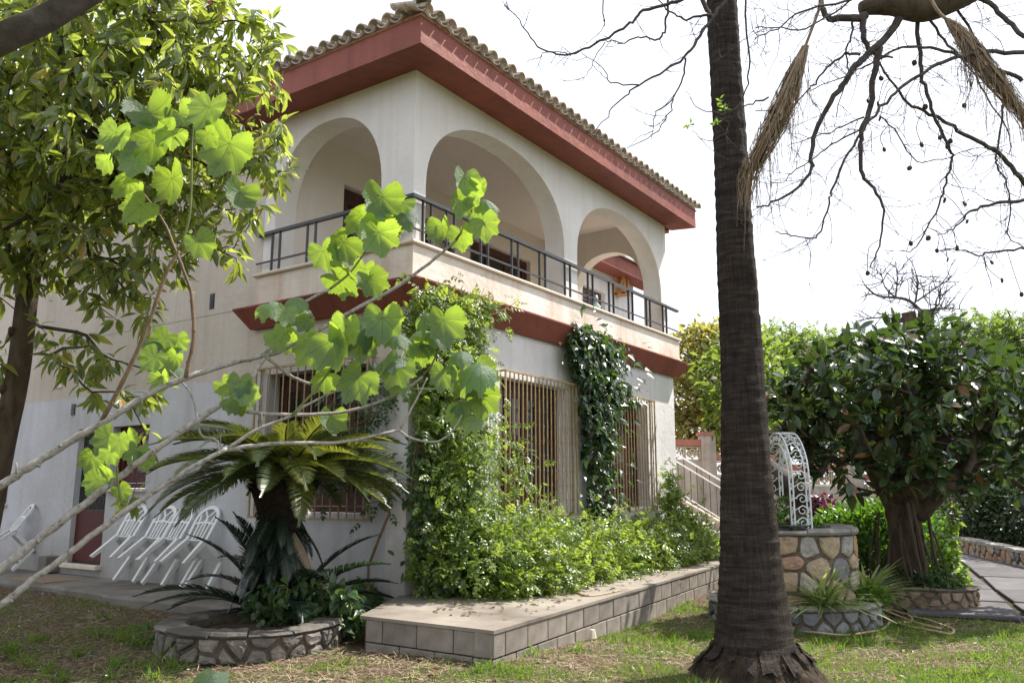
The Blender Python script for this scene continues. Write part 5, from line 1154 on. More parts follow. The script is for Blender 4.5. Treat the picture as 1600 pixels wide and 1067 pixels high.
# hedge behind the well, purple plant, leaning trunk
hb = [tuple(floc(l, d, z))+(rx, .55, rz) for l, d, z, rx, rz in ((5.25, 13, .75, .45, .55), (5.75, 12.9, .8, .5, .6), (6.15, 13.1, .75, .45, .6), (5.5, 13.3, 1.05, .4, .28), (6.0, 13.3, 1.1, .4, .3), (4.95, 13, .8, .25, .4))]
plant('hedge_bush', 'dense bright green clipped bush behind the stone well', 'bush', floc(5.65, 13, .1), hb, 6500, SMALL, .10, 'hedge', ntw=90, up=.5, tipz=.3, stem='bark')
q = floc((1285-800)/FPX*14.2, 14.4, .2); plant('purple_plant', 'small dark purple leaved plant behind the iron arch', 'plant', q, [tuple(q+np.array([0, 0, .95]))+(.24, .24, .3), tuple(q+np.array([.1, 0, .6]))+(.2, .2, .3)], 420, HEART, .11, 'purple', ntw=30)
P = smooth_path([floc(5.6, 15.2, .1), floc(5.35, 15.1, .7), at(1262, 790, 14.9), at(1235, 762, 14.7), at(1205, 742, 14.6), at(1170, 700, 14.5), at(1150, 610, 14.5)], 4); mb = MB(); mb.tube(P, np.linspace(.34, .17, len(P)), 10)
lt = thing('leaning_tree', P[0], 'old dark tree trunk leaning sideways behind the iron arch', 'tree'); obj('trunk', mesh('trunk', mb.v, mb.f, smooth=True), M['darkbark'], lt)
bl = [tuple(at(x, y, w))+(rx, rx, rz) for x, y, w, rx, rz in ((1165, 585, 14.5, .9, .7), (1155, 640, 14.7, .6, .5), (1180, 620, 15.2, .6, .6))]
P2, d2 = blob_pts(bl, 1500); foliage('crown', P2, unit(d2+rdir(1500)), unit(_U+rdir(1500)*.7), .13+.06*NR.random(1500), OVAL, M['treegreen'], lt)
nd, pa, cn, en_ = grow([P[-4], P[-1]], P2[NR.choice(1500, 60, replace=False)], .3, .2); V, F = skel_tubes(nd, pa, cn, .01, .45, 5); obj('branches', mesh('branches', V, F), M['darkbark'], lt)
# low stone kerb along the drive and dark hedge behind it
kb = thing('stone_kerb_wall', floc(kerb_lat(13), 13), 'low dry stone kerb wall along the far edge of the slate driveway', 'wall')
a0, a1 = 7.6, 18.6; n = 40; V = []
def kp(a, o, z): p = floc(kerb_lat(a)+o, a); return (p[0], p[1], float(gz(p[0], p[1]))+z)
for a in np.linspace(a0, a1, n): V += [kp(a, 0, -.1), kp(a, 0, .3), kp(a, .25, .3), kp(a, .25, -.1)]
obj('mortar_body', mesh('mortar_body', V, [(i*4+k, i*4+(k+1) % 4, (i+1)*4+(k+1) % 4, (i+1)*4+k) for i in range(n-1) for k in range(4)]+[(3, 2, 1, 0), (4*n-4, 4*n-3, 4*n-2, 4*n-1)]), M['mortar'], kb)
for poly in voronoi(a1-a0, .32, .26, .16, .03): stone_obj(poly, lambda u, v, d: kp(a0+u, -d, v), .03, kb)
for i in range(36):
    s_ = (a1-a0)/36; V = [kp(a0+s_*(i+f), o, z+rnd.uniform(-.01, .015)) for f, o, z in ((.03, -.04, .3), (.97, -.04, .3), (.97, .27, .3), (.03, .27, .3), (.05, -.03, .35), (.95, -.03, .35), (.95, .26, .35), (.05, .26, .35))]
    obj('capstone', mesh('capstone', V, [(0,3,2,1),(4,5,6,7),(0,1,5,4),(1,2,6,5),(2,3,7,6),(3,0,4,7)]), M['greystone'], kb)
for k, (la, de, lab, w2, h2) in enumerate(((10.2, 18.6, 'dark evergreen hedge bush nearest the boundary wall at the end of the driveway', 1.0, 1.0), (11.0, 17.2, 'tall dark evergreen hedge bush behind the stone kerb wall', 1.3, 1.5), (11.2, 15.2, 'dark evergreen hedge bush at the right edge of the picture behind the kerb', 1.2, 1.5))):
    r0 = floc(la, de); r0[2] = float(gz(r0[0], r0[1])); plant('evergreen_bush', lab, 'bush', r0, [tuple(r0+np.array([0, 0, h2*.55]))+(w2, w2, h2*.6), tuple(r0+_R*.7+np.array([0, 0, h2*1.0]))+(w2*.8, w2*.8, h2*.7), tuple(r0-_R*.5+_F*.4+np.array([0, 0, h2*.45]))+(w2*.7, w2*.7, h2*.5), tuple(r0+_R*.2+np.array([0, 0, h2*1.5]))+(w2*.8, w2*.8, h2*.5)], 5200, SMALL, .13, 'dark', ntw=60, stem='bark')

# ================================================================== trees beyond the wall
def tree(label, root, blobs, n, tmpl, size, mat, r0=.02, nb=130, trunk_h=1.4, group='trees beyond the garden wall', lean=(0, 0)):
    root = np.array(root, float); root[2] = float(gz(root[0], root[1])); t = thing('broadleaf_tree', root, label, 'tree', group)
    P, d = blob_pts(blobs, n, .5); k = NR.choice(n, nb, replace=False); T = np.array(root)+np.array([lean[0], lean[1], trunk_h]); nd, pa, cn, en_ = grow([root, (root+T)/2, T], P[k]-d[k]*.15, .6, .2)
    V, F = skel_tubes(nd, pa, cn, r0, .5, 5); obj('trunk', mesh('trunk', V, F), M['bark'], t)
    foliage('crown', P, unit(d*.5+rdir(n)+np.array([0, 0, -.3])), unit(_U+rdir(n)*.8), size*(.7+.6*NR.random(n)), tmpl, M[mat], t)
def tb(*a): return [tuple(at(x, y, w))+(rx, rx, rz) for x, y, w, rx, rz in a]
tree('olive yellow bushy tree rising beside the right end of the house', floc(5.2, 22.6), tb((1085, 560, 22.5, .8, .9), (1075, 620, 22.3, .9, .9), (1110, 600, 22.3, .9, 1.0), (1090, 530, 22.8, .55, .45), (1100, 670, 22, 1.0, .7), (1135, 540, 23, .9, .8), (1140, 640, 22.6, .9, .9)), 8000, OVAL, .15, 'treeyellow')
tree('feathery light green tree right of the fan palm trunk', floc(8.2, 26), tb((1215, 545, 26, 1.0, .8), (1265, 560, 26, 1.2, .9), (1320, 560, 26.4, 1.0, .8), (1230, 610, 25.6, 1.2, .9), (1300, 620, 25.8, 1.3, .9), (1185, 590, 26.5, .9, .9), (1240, 660, 25.4, 1.2, .8), (1340, 650, 26, 1.2, .9), (1290, 700, 25, 1.1, .5), (1370, 705, 25, 1.1, .5), (1430, 690, 25, 1.1, .6)), 8200, SPRAY, .26, 'treegreen')
tree('green tree above the rubber tree at the right edge of the picture', floc(13.6, 24), tb((1530, 530, 24, 1.0, .7), (1580, 530, 24, 1.0, .9), (1610, 560, 23.6, 1.2, 1.0), (1540, 580, 24.3, 1.2, .8), (1480, 560, 25, .9, .6), (1560, 640, 24, 1.4, .9), (1480, 650, 24.5, 1.3, .9), (1400, 640, 25, 1.2, .8)), 7000, SPRAY, .25, 'treegreen')
tree('dark green tree filling the gap behind the rubber tree trunk', floc(10.5, 22.5), tb((1420, 715, 22.4, 1.0, .5), (1480, 720, 22.4, 1.5, .7), (1560, 720, 22.4, 1.4, .8)), 3800, SMALL, .2, 'dark')
# pollarded bare tree
r0 = floc(10.6, 22); r0[2] = .4; pt = thing('pollarded_tree', r0, 'bare pollarded tree with stubby trunk tops above the rubber tree', 'tree'); z3 = lambda x, y, w=21.5: at(1180+x/3.557, 240+y/3.557, w)
mb = MB(); tk = [r0, r0+np.array([0, 0, 2.0]), z3(930, 1080), z3(945, 960), z3(950, 870)]; mb.tube(smooth_path(tk, 4), np.linspace(.28, .19, 17), 8); mb.tube(smooth_path([z3(930, 1080), z3(870, 960), z3(850, 880)], 4), np.linspace(.2, .17, 9), 8); obj('trunk', mesh('trunk', mb.v, mb.f), M['bark'], pt)
def twigs(mb, P, r, n, L, depth=1, down=.4):
    """random side twigs along a path"""
    for _ in range(n):
        i = rnd.randrange(1, len(P)-1) if len(P) > 2 else 0; p = P[i]; T = unit(P[min(i+1, len(P)-1)]-P[i-1]); d = unit(T*rnd.uniform(.2, 1)+rdir(1)[0]*.9+np.array([0, 0, -down*rnd.random()])); l = L*rnd.uniform(.35, 1.1); Q = [p]; m = rnd.randint(3, 5)
        for s in range(m): d = unit(d+rdir(1)[0]*.42+np.array([0, 0, .1])); Q.append(Q[-1]+d*l/m)
        mb.tube(Q, np.linspace(r, r*.45, len(Q)), 3 if r < .006 else 4, False)
        if depth > 0: twigs(mb, Q, r*.6, rnd.randint(1, 3), L*.5, depth-1, down)
mb = MB()
for path, r in (([(945, 900), (860, 820), (780, 800), (680, 790), (615, 740)], .05), ([(890, 830), (905, 720), (890, 660)], .03), ([(780, 800), (790, 700), (780, 600)], .025), ([(780, 800), (720, 740), (695, 640)], .025), ([(900, 820), (1000, 750), (1080, 700)], .025), ([(860, 930), (790, 940), (740, 1010)], .05), ([(850, 925), (700, 910), (560, 930)], .03), ([(960, 880), (1050, 860), (1180, 870)], .025), ([(950, 880), (1020, 840), (1020, 770)], .03)):
    P = smooth_path([z3(*p) for p in path], 3); mb.tube(P, np.linspace(r, r*.4, len(P)), 5); twigs(mb, P, .014, 12, .8, 1, .1)
mb.build('branches', M['darkbark'], pt)

# ================================================================== avocado-like tree on the left
ab = at(-75, 980, 7.7); ab = onz(-75, 1010, .05); w_ = 7.6; ab = at(-60, 960, w_); ab[2] = float(gz(ab[0], ab[1]))
av = thing('glossy_leaf_tree', ab, 'evergreen tree with drooping glossy leaves and orange new shoots hanging before the house', 'tree')
tk = smooth_path([ab, at(-20, 800, w_), at(5, 690, w_), at(28, 585, w_), at(42, 470, w_), at(55, 400, w_), at(90, 300, w_), at(150, 200, w_)], 4); mb = MB(); mb.tube(tk, np.interp(np.linspace(0, 1, len(tk)), [0, .3, .7, 1], [.15, .105, .085, .045]), 10)
for p in ((22, 610), (35, 520), (20, 640)): 
    q = at(p[0]-14, p[1], w_-.05); mb.tube([q, q+np.array([-.05, -.05, .03])], [.05, .02], 6)
obj('trunk', mesh('trunk', mb.v, mb.f, smooth=True), M['bark'], av)
bl = []
for (x, y, w, rx, rz) in ((60, 60, 7.4, .75, .5), (180, 60, 7.6, .8, .45), (300, 70, 7.8, .55, .32), (390, 60, 8.0, .33, .26), (350, 130, 7.8, .45, .3), (250, 150, 7.4, .7, .45), (120, 170, 7.2, .8, .5), (10, 180, 7.4, .8, .6), (60, 290, 7.3, .8, .45), (180, 280, 7.2, .75, .42), (300, 240, 7.4, .6, .4), (400, 200, 7.7, .34, .36), (425, 255, 7.7, .22, .25), (380, 300, 7.6, .36, .28), (290, 340, 7.4, .5, .3), (60, 385, 7.3, .6, .3), (140, 400, 7.2, .5, .28), (225, 420, 7.3, .36, .25), (385, 380, 7.6, .22, .3), (330, 385, 7.6, .2, .2), (205, 480, 7.3, .3, .22), (170, 440, 7.1, .3, .2), (20, 430, 7.4, .4, .25), (-60, 300, 7.6, .8, .7), (-60, 100, 7.6, .9, .7), (120, -40, 7.6, 1.0, .5), (300, -20, 7.8, .5, .3), (130, 560, 7.4, .3, .16), (215, 600, 7.5, .2, .22), (-10, 560, 7.6, .2, .2), (165, 610, 7.4, .2, .18), (240, 690, 7.6, .16, .14), (210, 760, 7.6, .14, .12), (100, 520, 7.4, .22, .15), (200, 120, 8.3, .9, .5), (80, 250, 8.4, .9, .6), (260, 300, 8.2, .7, .4), (410, 130, 8.0, .25, .2), (430, 60, 8.1, .14, .12), (445, 190, 7.8, .12, .1)):
    q = at(x, y, w); bl.append((q[0], q[1], q[2], rx, rx, rz))
E, d_ = blob_pts(bl, 1750, .35); nd, pa, cn, en_ = grow(list(tk[::3]), E, .28, .35, sag=.05, pull=.45); V, F = skel_tubes(nd, pa, cn, .0034, .44, 4, start=4); obj('branches', mesh('branches', V, F), M['darkbark'], av)
kk = 7; P = np.repeat(E, kk, 0); N_ = len(P); dirs = unit(np.repeat(d_, kk, 0)*.35+rdir(N_)); P = P+dirs*.035; tips = unit(dirs*.9+np.array([0, 0, -.75])*NR.random((N_, 1))*1.5); ups = unit(_U*.8+rdir(N_)*.7); S = .155*(.6+.7*NR.random(N_))
single_and_rest(av, P, tips, ups, S, LANCE, 'avocado_leaf', 'avocado')

# tree standing left of the picture whose dark limb crosses the top left corner
lt0 = floc(-3.6, 1.6); ot = thing('overhanging_tree', lt0, 'dark thick limb of a tree crossing the top left corner of the picture', 'tree')
tk = smooth_path([lt0, lt0+np.array([.05, .05, 1.3]), lt0+np.array([.0, -.05, 2.6]), lt0+np.array([-.1, .1, 4.0])], 4); mb = MB(); mb.tube(tk, np.linspace(.17, .1, len(tk)), 10); mb.build('trunk', M['darkbark'], ot, smooth=True)
P = smooth_path([tk[-5], at(-420, 330, 3.0), at(-200, 160, 3.2), at(0, 62, 3.2), at(70, 30, 3.25), at(130, -5, 3.3), at(230, -60, 3.4), at(420, -160, 3.6)], 4); mb = MB(); mb.tube(P, np.linspace(.07, .04, len(P)), 10); twigs(mb, P[8:], .006, 5, .25); mb.build('limb', M['darkbark'], ot, smooth=True)
bl = [tuple(lt0+np.array(o))+(1.6, 1.6, 1.2) for o in ((0, 0, 4.6), (-1.2, .8, 4.4), (-.6, -1.4, 4.5), (.8, -.8, 5.0), (-1.6, -.6, 4.9), (0.4, 1.2, 5.1), (-1.0, 2.4, 4.2), (-2.2, 1.6, 3.6), (-.2, 3.4, 4.6), (-2.4, 3.0, 4.4), (-1.6, 2.0, 5.6))]  # unseen crown, enlarged to keep sky light off the left facade
P2, d2 = blob_pts(bl, 9500); nd, pa, cn, en_ = grow(list(tk[-4:]), P2[NR.choice(9500, 80, replace=False)], .4, .2); V, F = skel_tubes(nd, pa, cn, .012, .45, 5); obj('branches', mesh('branches', V, F), M['darkbark'], ot)
keep = pix(P2); keep = ~((keep[:, 2] > .1) & (keep[:, 0] > -120) & (keep[:, 1] > -120)); P2 = P2[keep]; d2 = d2[keep]; n = len(P2); foliage('crown', P2, unit(d2*.5+rdir(n)+np.array([0, 0, -.4])), unit(_U+rdir(n)*.8), .2+.08*NR.random(n), LANCE, M['avocado'], ot)

# second glossy tree, added just out of view to shade the left wall
lt1 = floc(-8.6, 10.0); g2t = thing('glossy_leaf_tree', lt1, 'added glossy leaved tree, mostly out of view at the left edge, shading the left wall', 'tree')
tk = smooth_path([lt1, lt1+np.array([.1, .1, 1.5]), lt1+np.array([0, -.1, 3.2])], 4); mb = MB(); mb.tube(tk, np.linspace(.14, .07, len(tk)), 10); mb.build('trunk', M['bark'], g2t, smooth=True)
bl = [tuple(lt1+_R*a+_F*b_+np.array([0, 0, c]))+(1.1, 1.1, .8) for a, b_, c in ((0, 0, 3.6), (.5, .4, 2.6), (-.6, .5, 3.0), (.4, -.8, 3.2), (0, .8, 4.4), (-.3, -.5, 4.6), (.6, 0, 5.2), (-.8, -.6, 2.4))]
P2, d2 = blob_pts(bl, 5000, .4); nd, pa, cn, en_ = grow(list(tk[-4:]), P2[NR.choice(5000, 90, replace=False)], .4, .2); V, F = skel_tubes(nd, pa, cn, .008, .45, 5); obj('branches', mesh('branches', V, F), M['darkbark'], g2t); n = 5000; foliage('crown', P2, unit(d2*.5+rdir(n)+np.array([0, 0, -.5])), unit(_U+rdir(n)*.8), .19+.08*NR.random(n), LANCE, M['avocado'], g2t)

for (px, py, lab, n) in ((545, 985, 'low leafy weeds between the stone planter and the left end of the block terrace', 260), (238, 1012, 'dark low weeds at the left foot of the stone planter', 120)):
    c = onz(px, py, .06); c[2] = gz(c[0], c[1]); plant('weed', lab, 'weed', c, [tuple(c+np.array([0, 0, .06]))+(.22, .22, .10), tuple(c+np.array([.1, -.15, .04]))+(.2, .2, .07)], n, OVAL, .055, 'hedge', ntw=14)

# ================================================================== foreground shrub: pale stems reaching in from the left, big lobed leaves
def lobed(name, droop, fold, cup):
    """five-lobed toothed leaf, heart-shaped base at the origin, tip along +y (length about 1)"""
    NT = 72; out = []
    for k in range(NT):
        t = -math.pi+2*math.pi*k/NT; a = abs(t); r = .0
        for la, ll, sh in ((0, 1.0, 6.2), (.70, .88, 6.6), (1.45, .74, 6), (2.3, .62, 3.5)): r = max(r, ll*(.655+.345*math.exp(-(abs(a-la)*sh/2.0)**1.5)))
        r *= 1+(.045 if k % 2 else -.03)
        if a > 2.5: r *= 1-.78*((a-2.5)/(math.pi-2.5))**.8
        out.append((math.sin(t)*r, math.cos(t)*r))
    V = []; F = []; U = []; rings = (.0, .3, .55, .8, 1.0)
    V.append((0, 0, 0)); U.append((0, 0))
    for f in rings[1:]:
        for k, (x, y) in enumerate(out):
            X, Y = x*f*(1.08 if x > 0 else .96)+.03*f*math.sin(4*f+droop*9), y*f; rr = math.hypot(X, Y); t = math.atan2(X, Y)
            rib = max(math.exp(-((abs(t)-la)/.16)**2) for la in (0, .72, 1.5)); z = -droop*rr*rr+fold*rr*(.25-rib*.25)*.42-cup*X*X+.018*math.sin(9*t+5*rr)*rr
            V.append((X, Y-.0, z)); U.append((X, Y))
    n = NT
    F += [(0, 1+(k+1) % n, 1+k) for k in range(n)]
    for r in range(len(rings)-2): F += [(1+r*n+k, 1+r*n+(k+1) % n, 1+(r+1)*n+(k+1) % n, 1+(r+1)*n+k) for k in range(n)]
    # open the sinus at the leaf base
    F = [f for f in F if not any(i > 0 and (i-1) % n == 0 for i in f) or True]
    me = mesh(name, V, [f[::-1] for f in F], U, smooth=True); me.materials.append(M['lobed']); return me
LOB = [lobed('leaf', .18, .35, .1), lobed('leaf', .38, .45, .3), lobed('leaf', .08, .3, .55), lobed('leaf', .55, .4, .2), lobed('leaf', .3, .35, -.25), lobed('leaf', .7, .5, .5), lobed('leaf', .12, .55, .2)]
FB = CAM+_R*(-2.6)+_F*1.1; FB = np.array([FB[0], FB[1], 0.0])
fs_ = thing('lobed_leaf_shrub', FB, 'big shrub with pale bare stems and large bright lobed leaves reaching in from the left', 'shrub')
fp_ = lambda pts: np.array([at(x, y, w) for x, y, w in pts])
def stem(pts, r0, r1, mat='palebark', root=False, k=5, name='stem', nodes=True):
    P = fp_(pts)
    if root: P = np.vstack([[FB+np.array([rnd.uniform(-.15, .15), rnd.uniform(-.15, .15), -.05])], (FB*.45+P[0]*.55+np.array([0, 0, -.12]))[None], P])
    P = smooth_path(P, k); n = len(P); r = np.linspace(r0, r1, n)*(.82 if root else .66)
    if nodes: r = r*(1+.07*(np.arange(n) % 4 == 0)+.02*NR.normal(size=n)); P[1:-1] += r[1:-1, None]*.14*NR.normal(size=(n-2, 3))
    mb = MB(); mb.tube(P, r, 8)
    if nodes:
        for i in range(2, n-1, 4):                               # leaf scars
            d = unit(np.cross(P[i]-P[i-1], rdir(1)[0])); mb.tube([P[i]+d*r[i]*.5, P[i]+d*(r[i]*1.3)], [r[i]*.65, r[i]*.4], 6); mb.tube([P[i]+d*r[i]*1.28, P[i]+d*(r[i]*1.34)], [r[i]*.28, r[i]*.2], 5)
            if rnd.random() < .12: mb.tube([P[i], P[i]+d*r[i]*2+_U*.01, P[i]+d*r[i]*3+_U*.03], [r[i]*.35, r[i]*.28, r[i]*.2], 5)
    mb.build(name, M[mat], fs_, smooth=True); return P
TW = []
def st(*a, **k): TW.append(stem(*a, **k))
st([(-150, 832, 2.0), (0, 757, 2.1), (75, 710, 2.15), (157, 662, 2.2), (240, 612, 2.28), (330, 577, 2.36), (408, 556, 2.42)], .0155, .0088, root=True, k=8)
st([(405, 557, 2.42), (440, 548, 2.44), (500, 515, 2.5), (560, 480, 2.56), (632, 440, 2.62), (690, 395, 2.68), (712, 376, 2.7)], .011, .0065)
st([(712, 376, 2.7), (735, 340, 2.72), (737, 290, 2.73)], .006, .003, 'brownstem')
st([(157, 662, 2.2), (200, 580, 2.22), (232, 505, 2.25), (258, 430, 2.28), (280, 392, 2.3)], .0095, .0065, 'brownstem')
st([(280, 392, 2.3), (297, 330, 2.32), (300, 220, 2.35), (305, 188, 2.36)], .006, .0032, 'greenstem', nodes=False)
st([(290, 590, 2.32), (302, 530, 2.34), (300, 470, 2.36), (290, 430, 2.38), (272, 385, 2.4), (255, 345, 2.42), (222, 300, 2.44)], .009, .004, 'brownstem')
st([(408, 556, 2.42), (432, 535, 2.43), (450, 498, 2.45), (453, 470, 2.46)], .008, .004)
st([(450, 496, 2.45), (480, 470, 2.47), (515, 452, 2.5)], .0075, .006); st([(515, 452, 2.5), (545, 428, 2.52), (570, 395, 2.55), (607, 345, 2.58)], .006, .003, 'greenstem', nodes=False)
st([(416, 558, 2.42), (460, 590, 2.46), (500, 603, 2.5), (545, 612, 2.53), (580, 610, 2.55), (620, 592, 2.57)], .008, .0045)
st([(-150, 990, 1.95), (0, 890, 2.02), (75, 830, 2.08), (160, 765, 2.15), (220, 720, 2.2), (300, 662, 2.27), (350, 628, 2.32), (385, 600, 2.36), (413, 560, 2.42)], .0145, .0078, root=True, k=8)
st([(348, 630, 2.32), (400, 645, 2.36), (470, 648, 2.42), (540, 643, 2.48), (600, 625, 2.53), (636, 607, 2.56), (660, 588, 2.58)], .0085, .006)
st([(660, 588, 2.58), (680, 560, 2.6), (691, 515, 2.62)], .0055, .003, 'brownstem'); st([(636, 607, 2.56), (690, 607, 2.6), (728, 590, 2.63)], .005, .003, 'greenstem', nodes=False)
st([(-150, 1040, 1.9), (0, 945, 1.98), (40, 915, 2.0), (165, 820, 2.1), (215, 785, 2.15), (300, 730, 2.22), (355, 701, 2.27)], .0125, .0075, root=True, k=8)
st([(355, 701, 2.27), (400, 672, 2.3), (455, 650, 2.34), (480, 632, 2.36), (530, 608, 2.4)], .008, .004); st([(455, 650, 2.33), (500, 600, 2.36), (540, 540, 2.4), (556, 500, 2.42)], .0055, .003, 'greenstem', nodes=False)
st([(355, 703, 2.27), (400, 695, 2.3), (450, 692, 2.35), (540, 690, 2.43), (625, 671, 2.5)], .0095, .0065); st([(625, 671, 2.5), (642, 640, 2.52), (655, 615, 2.54), (668, 590, 2.56)], .006, .003)
st([(622, 672, 2.5), (645, 685, 2.52), (680, 690, 2.55), (705, 675, 2.57), (722, 648, 2.58)], .006, .003)
st([(192, 790, 2.13), (186, 765, 2.14), (183, 730, 2.15), (183, 690, 2.16)], .005, .003, 'greenstem', nodes=False)
st([(350, 703, 2.27), (335, 686, 2.28), (315, 680, 2.3), (308, 650, 2.32), (295, 610, 2.34), (255, 570, 2.36)], .006, .003)
LV = []                                                          # x, y, width in the picture, depth, kind: u = seen from below, t = top seen, d = turned edge, dark
def cl(w, s): LV.extend([(x, y, wd, w, k) for x, y, wd, k in s])
cl(2.34, [(240, 190, 72, 'u'), (232, 232, 66, 'u'), (272, 292, 74, 'u'), (212, 328, 66, 'd'), (352, 240, 76, 'u'), (372, 312, 58, 'u'), (322, 180, 72, 't'), (287, 188, 60, 'u'), (317, 385, 60, 'u'), (178, 218, 52, 'u'), (172, 256, 48, 'u'), (196, 290, 46, 'd'), (262, 212, 50, 'd'), (208, 262, 46, 'u'), (330, 215, 50, 'u'), (190, 228, 46, 't'), (226, 260, 40, 't')])
cl(2.56, [(557, 343, 58, 'd'), (597, 321, 66, 't'), (632, 340, 58, 't'), (594, 376, 70, 'u'), (622, 404, 60, 'u'), (532, 388, 58, 'u'), (508, 402, 50, 'u'), (538, 441, 62, 'd'), (568, 430, 52, 'u'), (584, 446, 48, 'u'), (639, 368, 46, 'u'), (625, 325, 50, 'u'), (580, 350, 50, 'u'), (610, 360, 48, 'u')])
cl(2.70, [(727, 287, 56, 't'), (690, 323, 46, 'u'), (718, 326, 44, 'u'), (763, 316, 44, 't'), (738, 305, 44, 'u'), (713, 341, 42, 'd'), (692, 363, 50, 'u'), (757, 357, 48, 'u'), (735, 381, 46, 'u'), (750, 338, 36, 't'), (722, 374, 44, 'u'), (748, 300, 40, 'u'), (705, 352, 36, 'u')])
cl(2.46, [(425, 481, 52, 't'), (456, 472, 44, 't'), (470, 487, 46, 't'), (437, 508, 46, 't'), (458, 512, 44, 'u'), (476, 507, 36, 'u'), (456, 536, 44, 'u'), (436, 532, 42, 'u'), (445, 495, 44, 'u')])
cl(2.45, [(562, 510, 78, 't'), (598, 510, 76, 'u'), (526, 545, 70, 'u'), (481, 550, 64, 'u'), (562, 546, 62, 'u'), (606, 566, 52, 't'), (615, 582, 60, 'u'), (551, 600, 62, 'u'), (476, 608, 42, 'u'), (503, 592, 46, 'd'), (439, 630, 42, 'u'), (518, 662, 46, 'u'), (590, 530, 60, 'u'), (540, 520, 60, 'u'), (626, 600, 40, 't')])
cl(2.60, [(670, 497, 50, 't'), (694, 512, 58, 'u'), (650, 526, 56, 't'), (682, 524, 50, 't'), (633, 557, 58, 'd'), (664, 552, 56, 'd'), (695, 560, 54, 'd'), (708, 536, 50, 'u'), (625, 528, 46, 't'), (660, 520, 50, 'u'), (712, 555, 44, 't')])
cl(2.62, [(740, 580, 66, 't'), (700, 582, 54, 'u'), (752, 592, 54, 'u'), (682, 630, 54, 'u'), (752, 628, 60, 'u'), (723, 633, 42, 't'), (738, 660, 44, 't'), (712, 651, 40, 'u'), (762, 612, 50, 't'), (690, 592, 46, 'u'), (720, 600, 48, 'u'), (745, 610, 54, 'u')])
cl(2.16, [(165, 692, 46, 'u'), (188, 695, 38, 't'), (205, 688, 38, 'u'), (140, 720, 46, 'u'), (210, 712, 46, 'u'), (228, 720, 32, 'u'), (170, 735, 36, 'd'), (148, 756, 42, 'u'), (192, 770, 30, 'u'), (176, 712, 38, 'u')])
cl(2.36, [(239, 534, 40, 't'), (253, 534, 38, 'u'), (264, 548, 42, 't'), (277, 538, 36, 'u'), (236, 564, 42, 't'), (270, 564, 38, 'u'), (275, 577, 36, 't'), (253, 598, 46, 'u'), (246, 580, 38, 't')])
cl(2.36, [(354, 607, 38, 'u'), (374, 604, 40, 't'), (388, 620, 40, 'u'), (365, 634, 36, 'u'), (380, 640, 30, 'u')])
LV.append((322, 1070, 62, 1.7, 't'))
allT = np.vstack(TW)
for (x, y, wd, w, k) in LV:
    if k != 't' and x > 410 and rnd.random() < .29: continue
    if k == 't' and rnd.random() < .25: k = 'u'
    w2 = w+rnd.uniform(-.09, .09); c = at(x, y, w2); s = wd/FPX*w2/1.48*rnd.uniform(.85, 1.12)
    rl_ = rnd.uniform(-.9, .9)
    if k == 'u': tip = unit(-_U*1.0+_R*math.sin(rl_)*1.0+_F*rnd.uniform(-.15, .35)); nrm = unit(_F*.8+_U*.45+_R*rnd.uniform(-.45, .45))
    elif k == 't': tip = unit(-_U*.55-_F*.6+_R*math.sin(rl_)*1.1); nrm = unit(_U*.9-_F*.75+_R*rnd.uniform(-.4, .4))
    else: tip = unit(-_U*.6+_R*math.copysign(.8, rl_)+_F*.2); nrm = unit(_U*.6+_F*.25-_R*math.copysign(.25, rl_))
    Rm = frames(tip[None], nrm[None])[0]; base_ = c-tip*s*.3
    o = obj('leaf', LOB[rnd.randrange(7) if k != 't' else rnd.choice([1, 3, 5])], None, fs_, False); o.matrix_local = mat4(Rm, base_-FB, s)
    d = np.linalg.norm(allT-base_, axis=1)+.25*np.maximum(0, base_[2]-allT[:, 2]+.0)*0; j = int(np.argmin(d)); q = allT[j]
    if d[j] < .32:
        m_ = (q+base_)/2+_U*.012; pet = MB(); pet.tube(smooth_path([q-FB, m_-FB, base_-FB], 3), [.0028]*3+[.0018]*4, 5)
        lk = obj('leaf_stalk', mesh('leaf_stalk', pet.v, pet.f, smooth=True), M['greenstem'], o, False); lk.matrix_local = o.matrix_local.inverted()

# ================================================================== climbers on the house
def climber(name, label, root, P, d, n, tmpl, size, mat, ntw, r0=.004, cat='climber', stemmat='brownstem', tipz=-.55, out=np.array([-.3, -1, 0]), loose=.13):
    m_ = NR.random(n) < loose; P = P+np.where(m_[:, None], (d+out*.4+rdir(n)*.7)*(.08+.22*NR.random((n, 1))), 0); P[:, 1] = np.minimum(P[:, 1], -.03) if abs(out[1]) > .5 or abs(out[2]) > .4 else P[:, 1]
    t = thing(name, root, label, cat); tips = unit(rdir(n)*.8+d*.5+np.array([0, 0, tipz])+out*.25); ups = unit(out*.6+_U*.7+rdir(n)*.6)
    foliage('foliage', P, tips, ups, size*(.65+.7*NR.random(n)), tmpl, M[mat], t)
    nd, pa, cn, en_ = grow([root, np.array(root)+np.array([0, 0, .3])], P[NR.choice(n, ntw, replace=False)]-d[0]*0, .3, .2, pull=.1); V, F = skel_tubes(nd, pa, cn, r0, .45, 4); obj('stems', mesh('stems', V, F), M[stemmat], t); return t
def wallpt(x, y, k): r = _ray(x, y); t = (k-CAM[1])/r[1]; return CAM+r*t
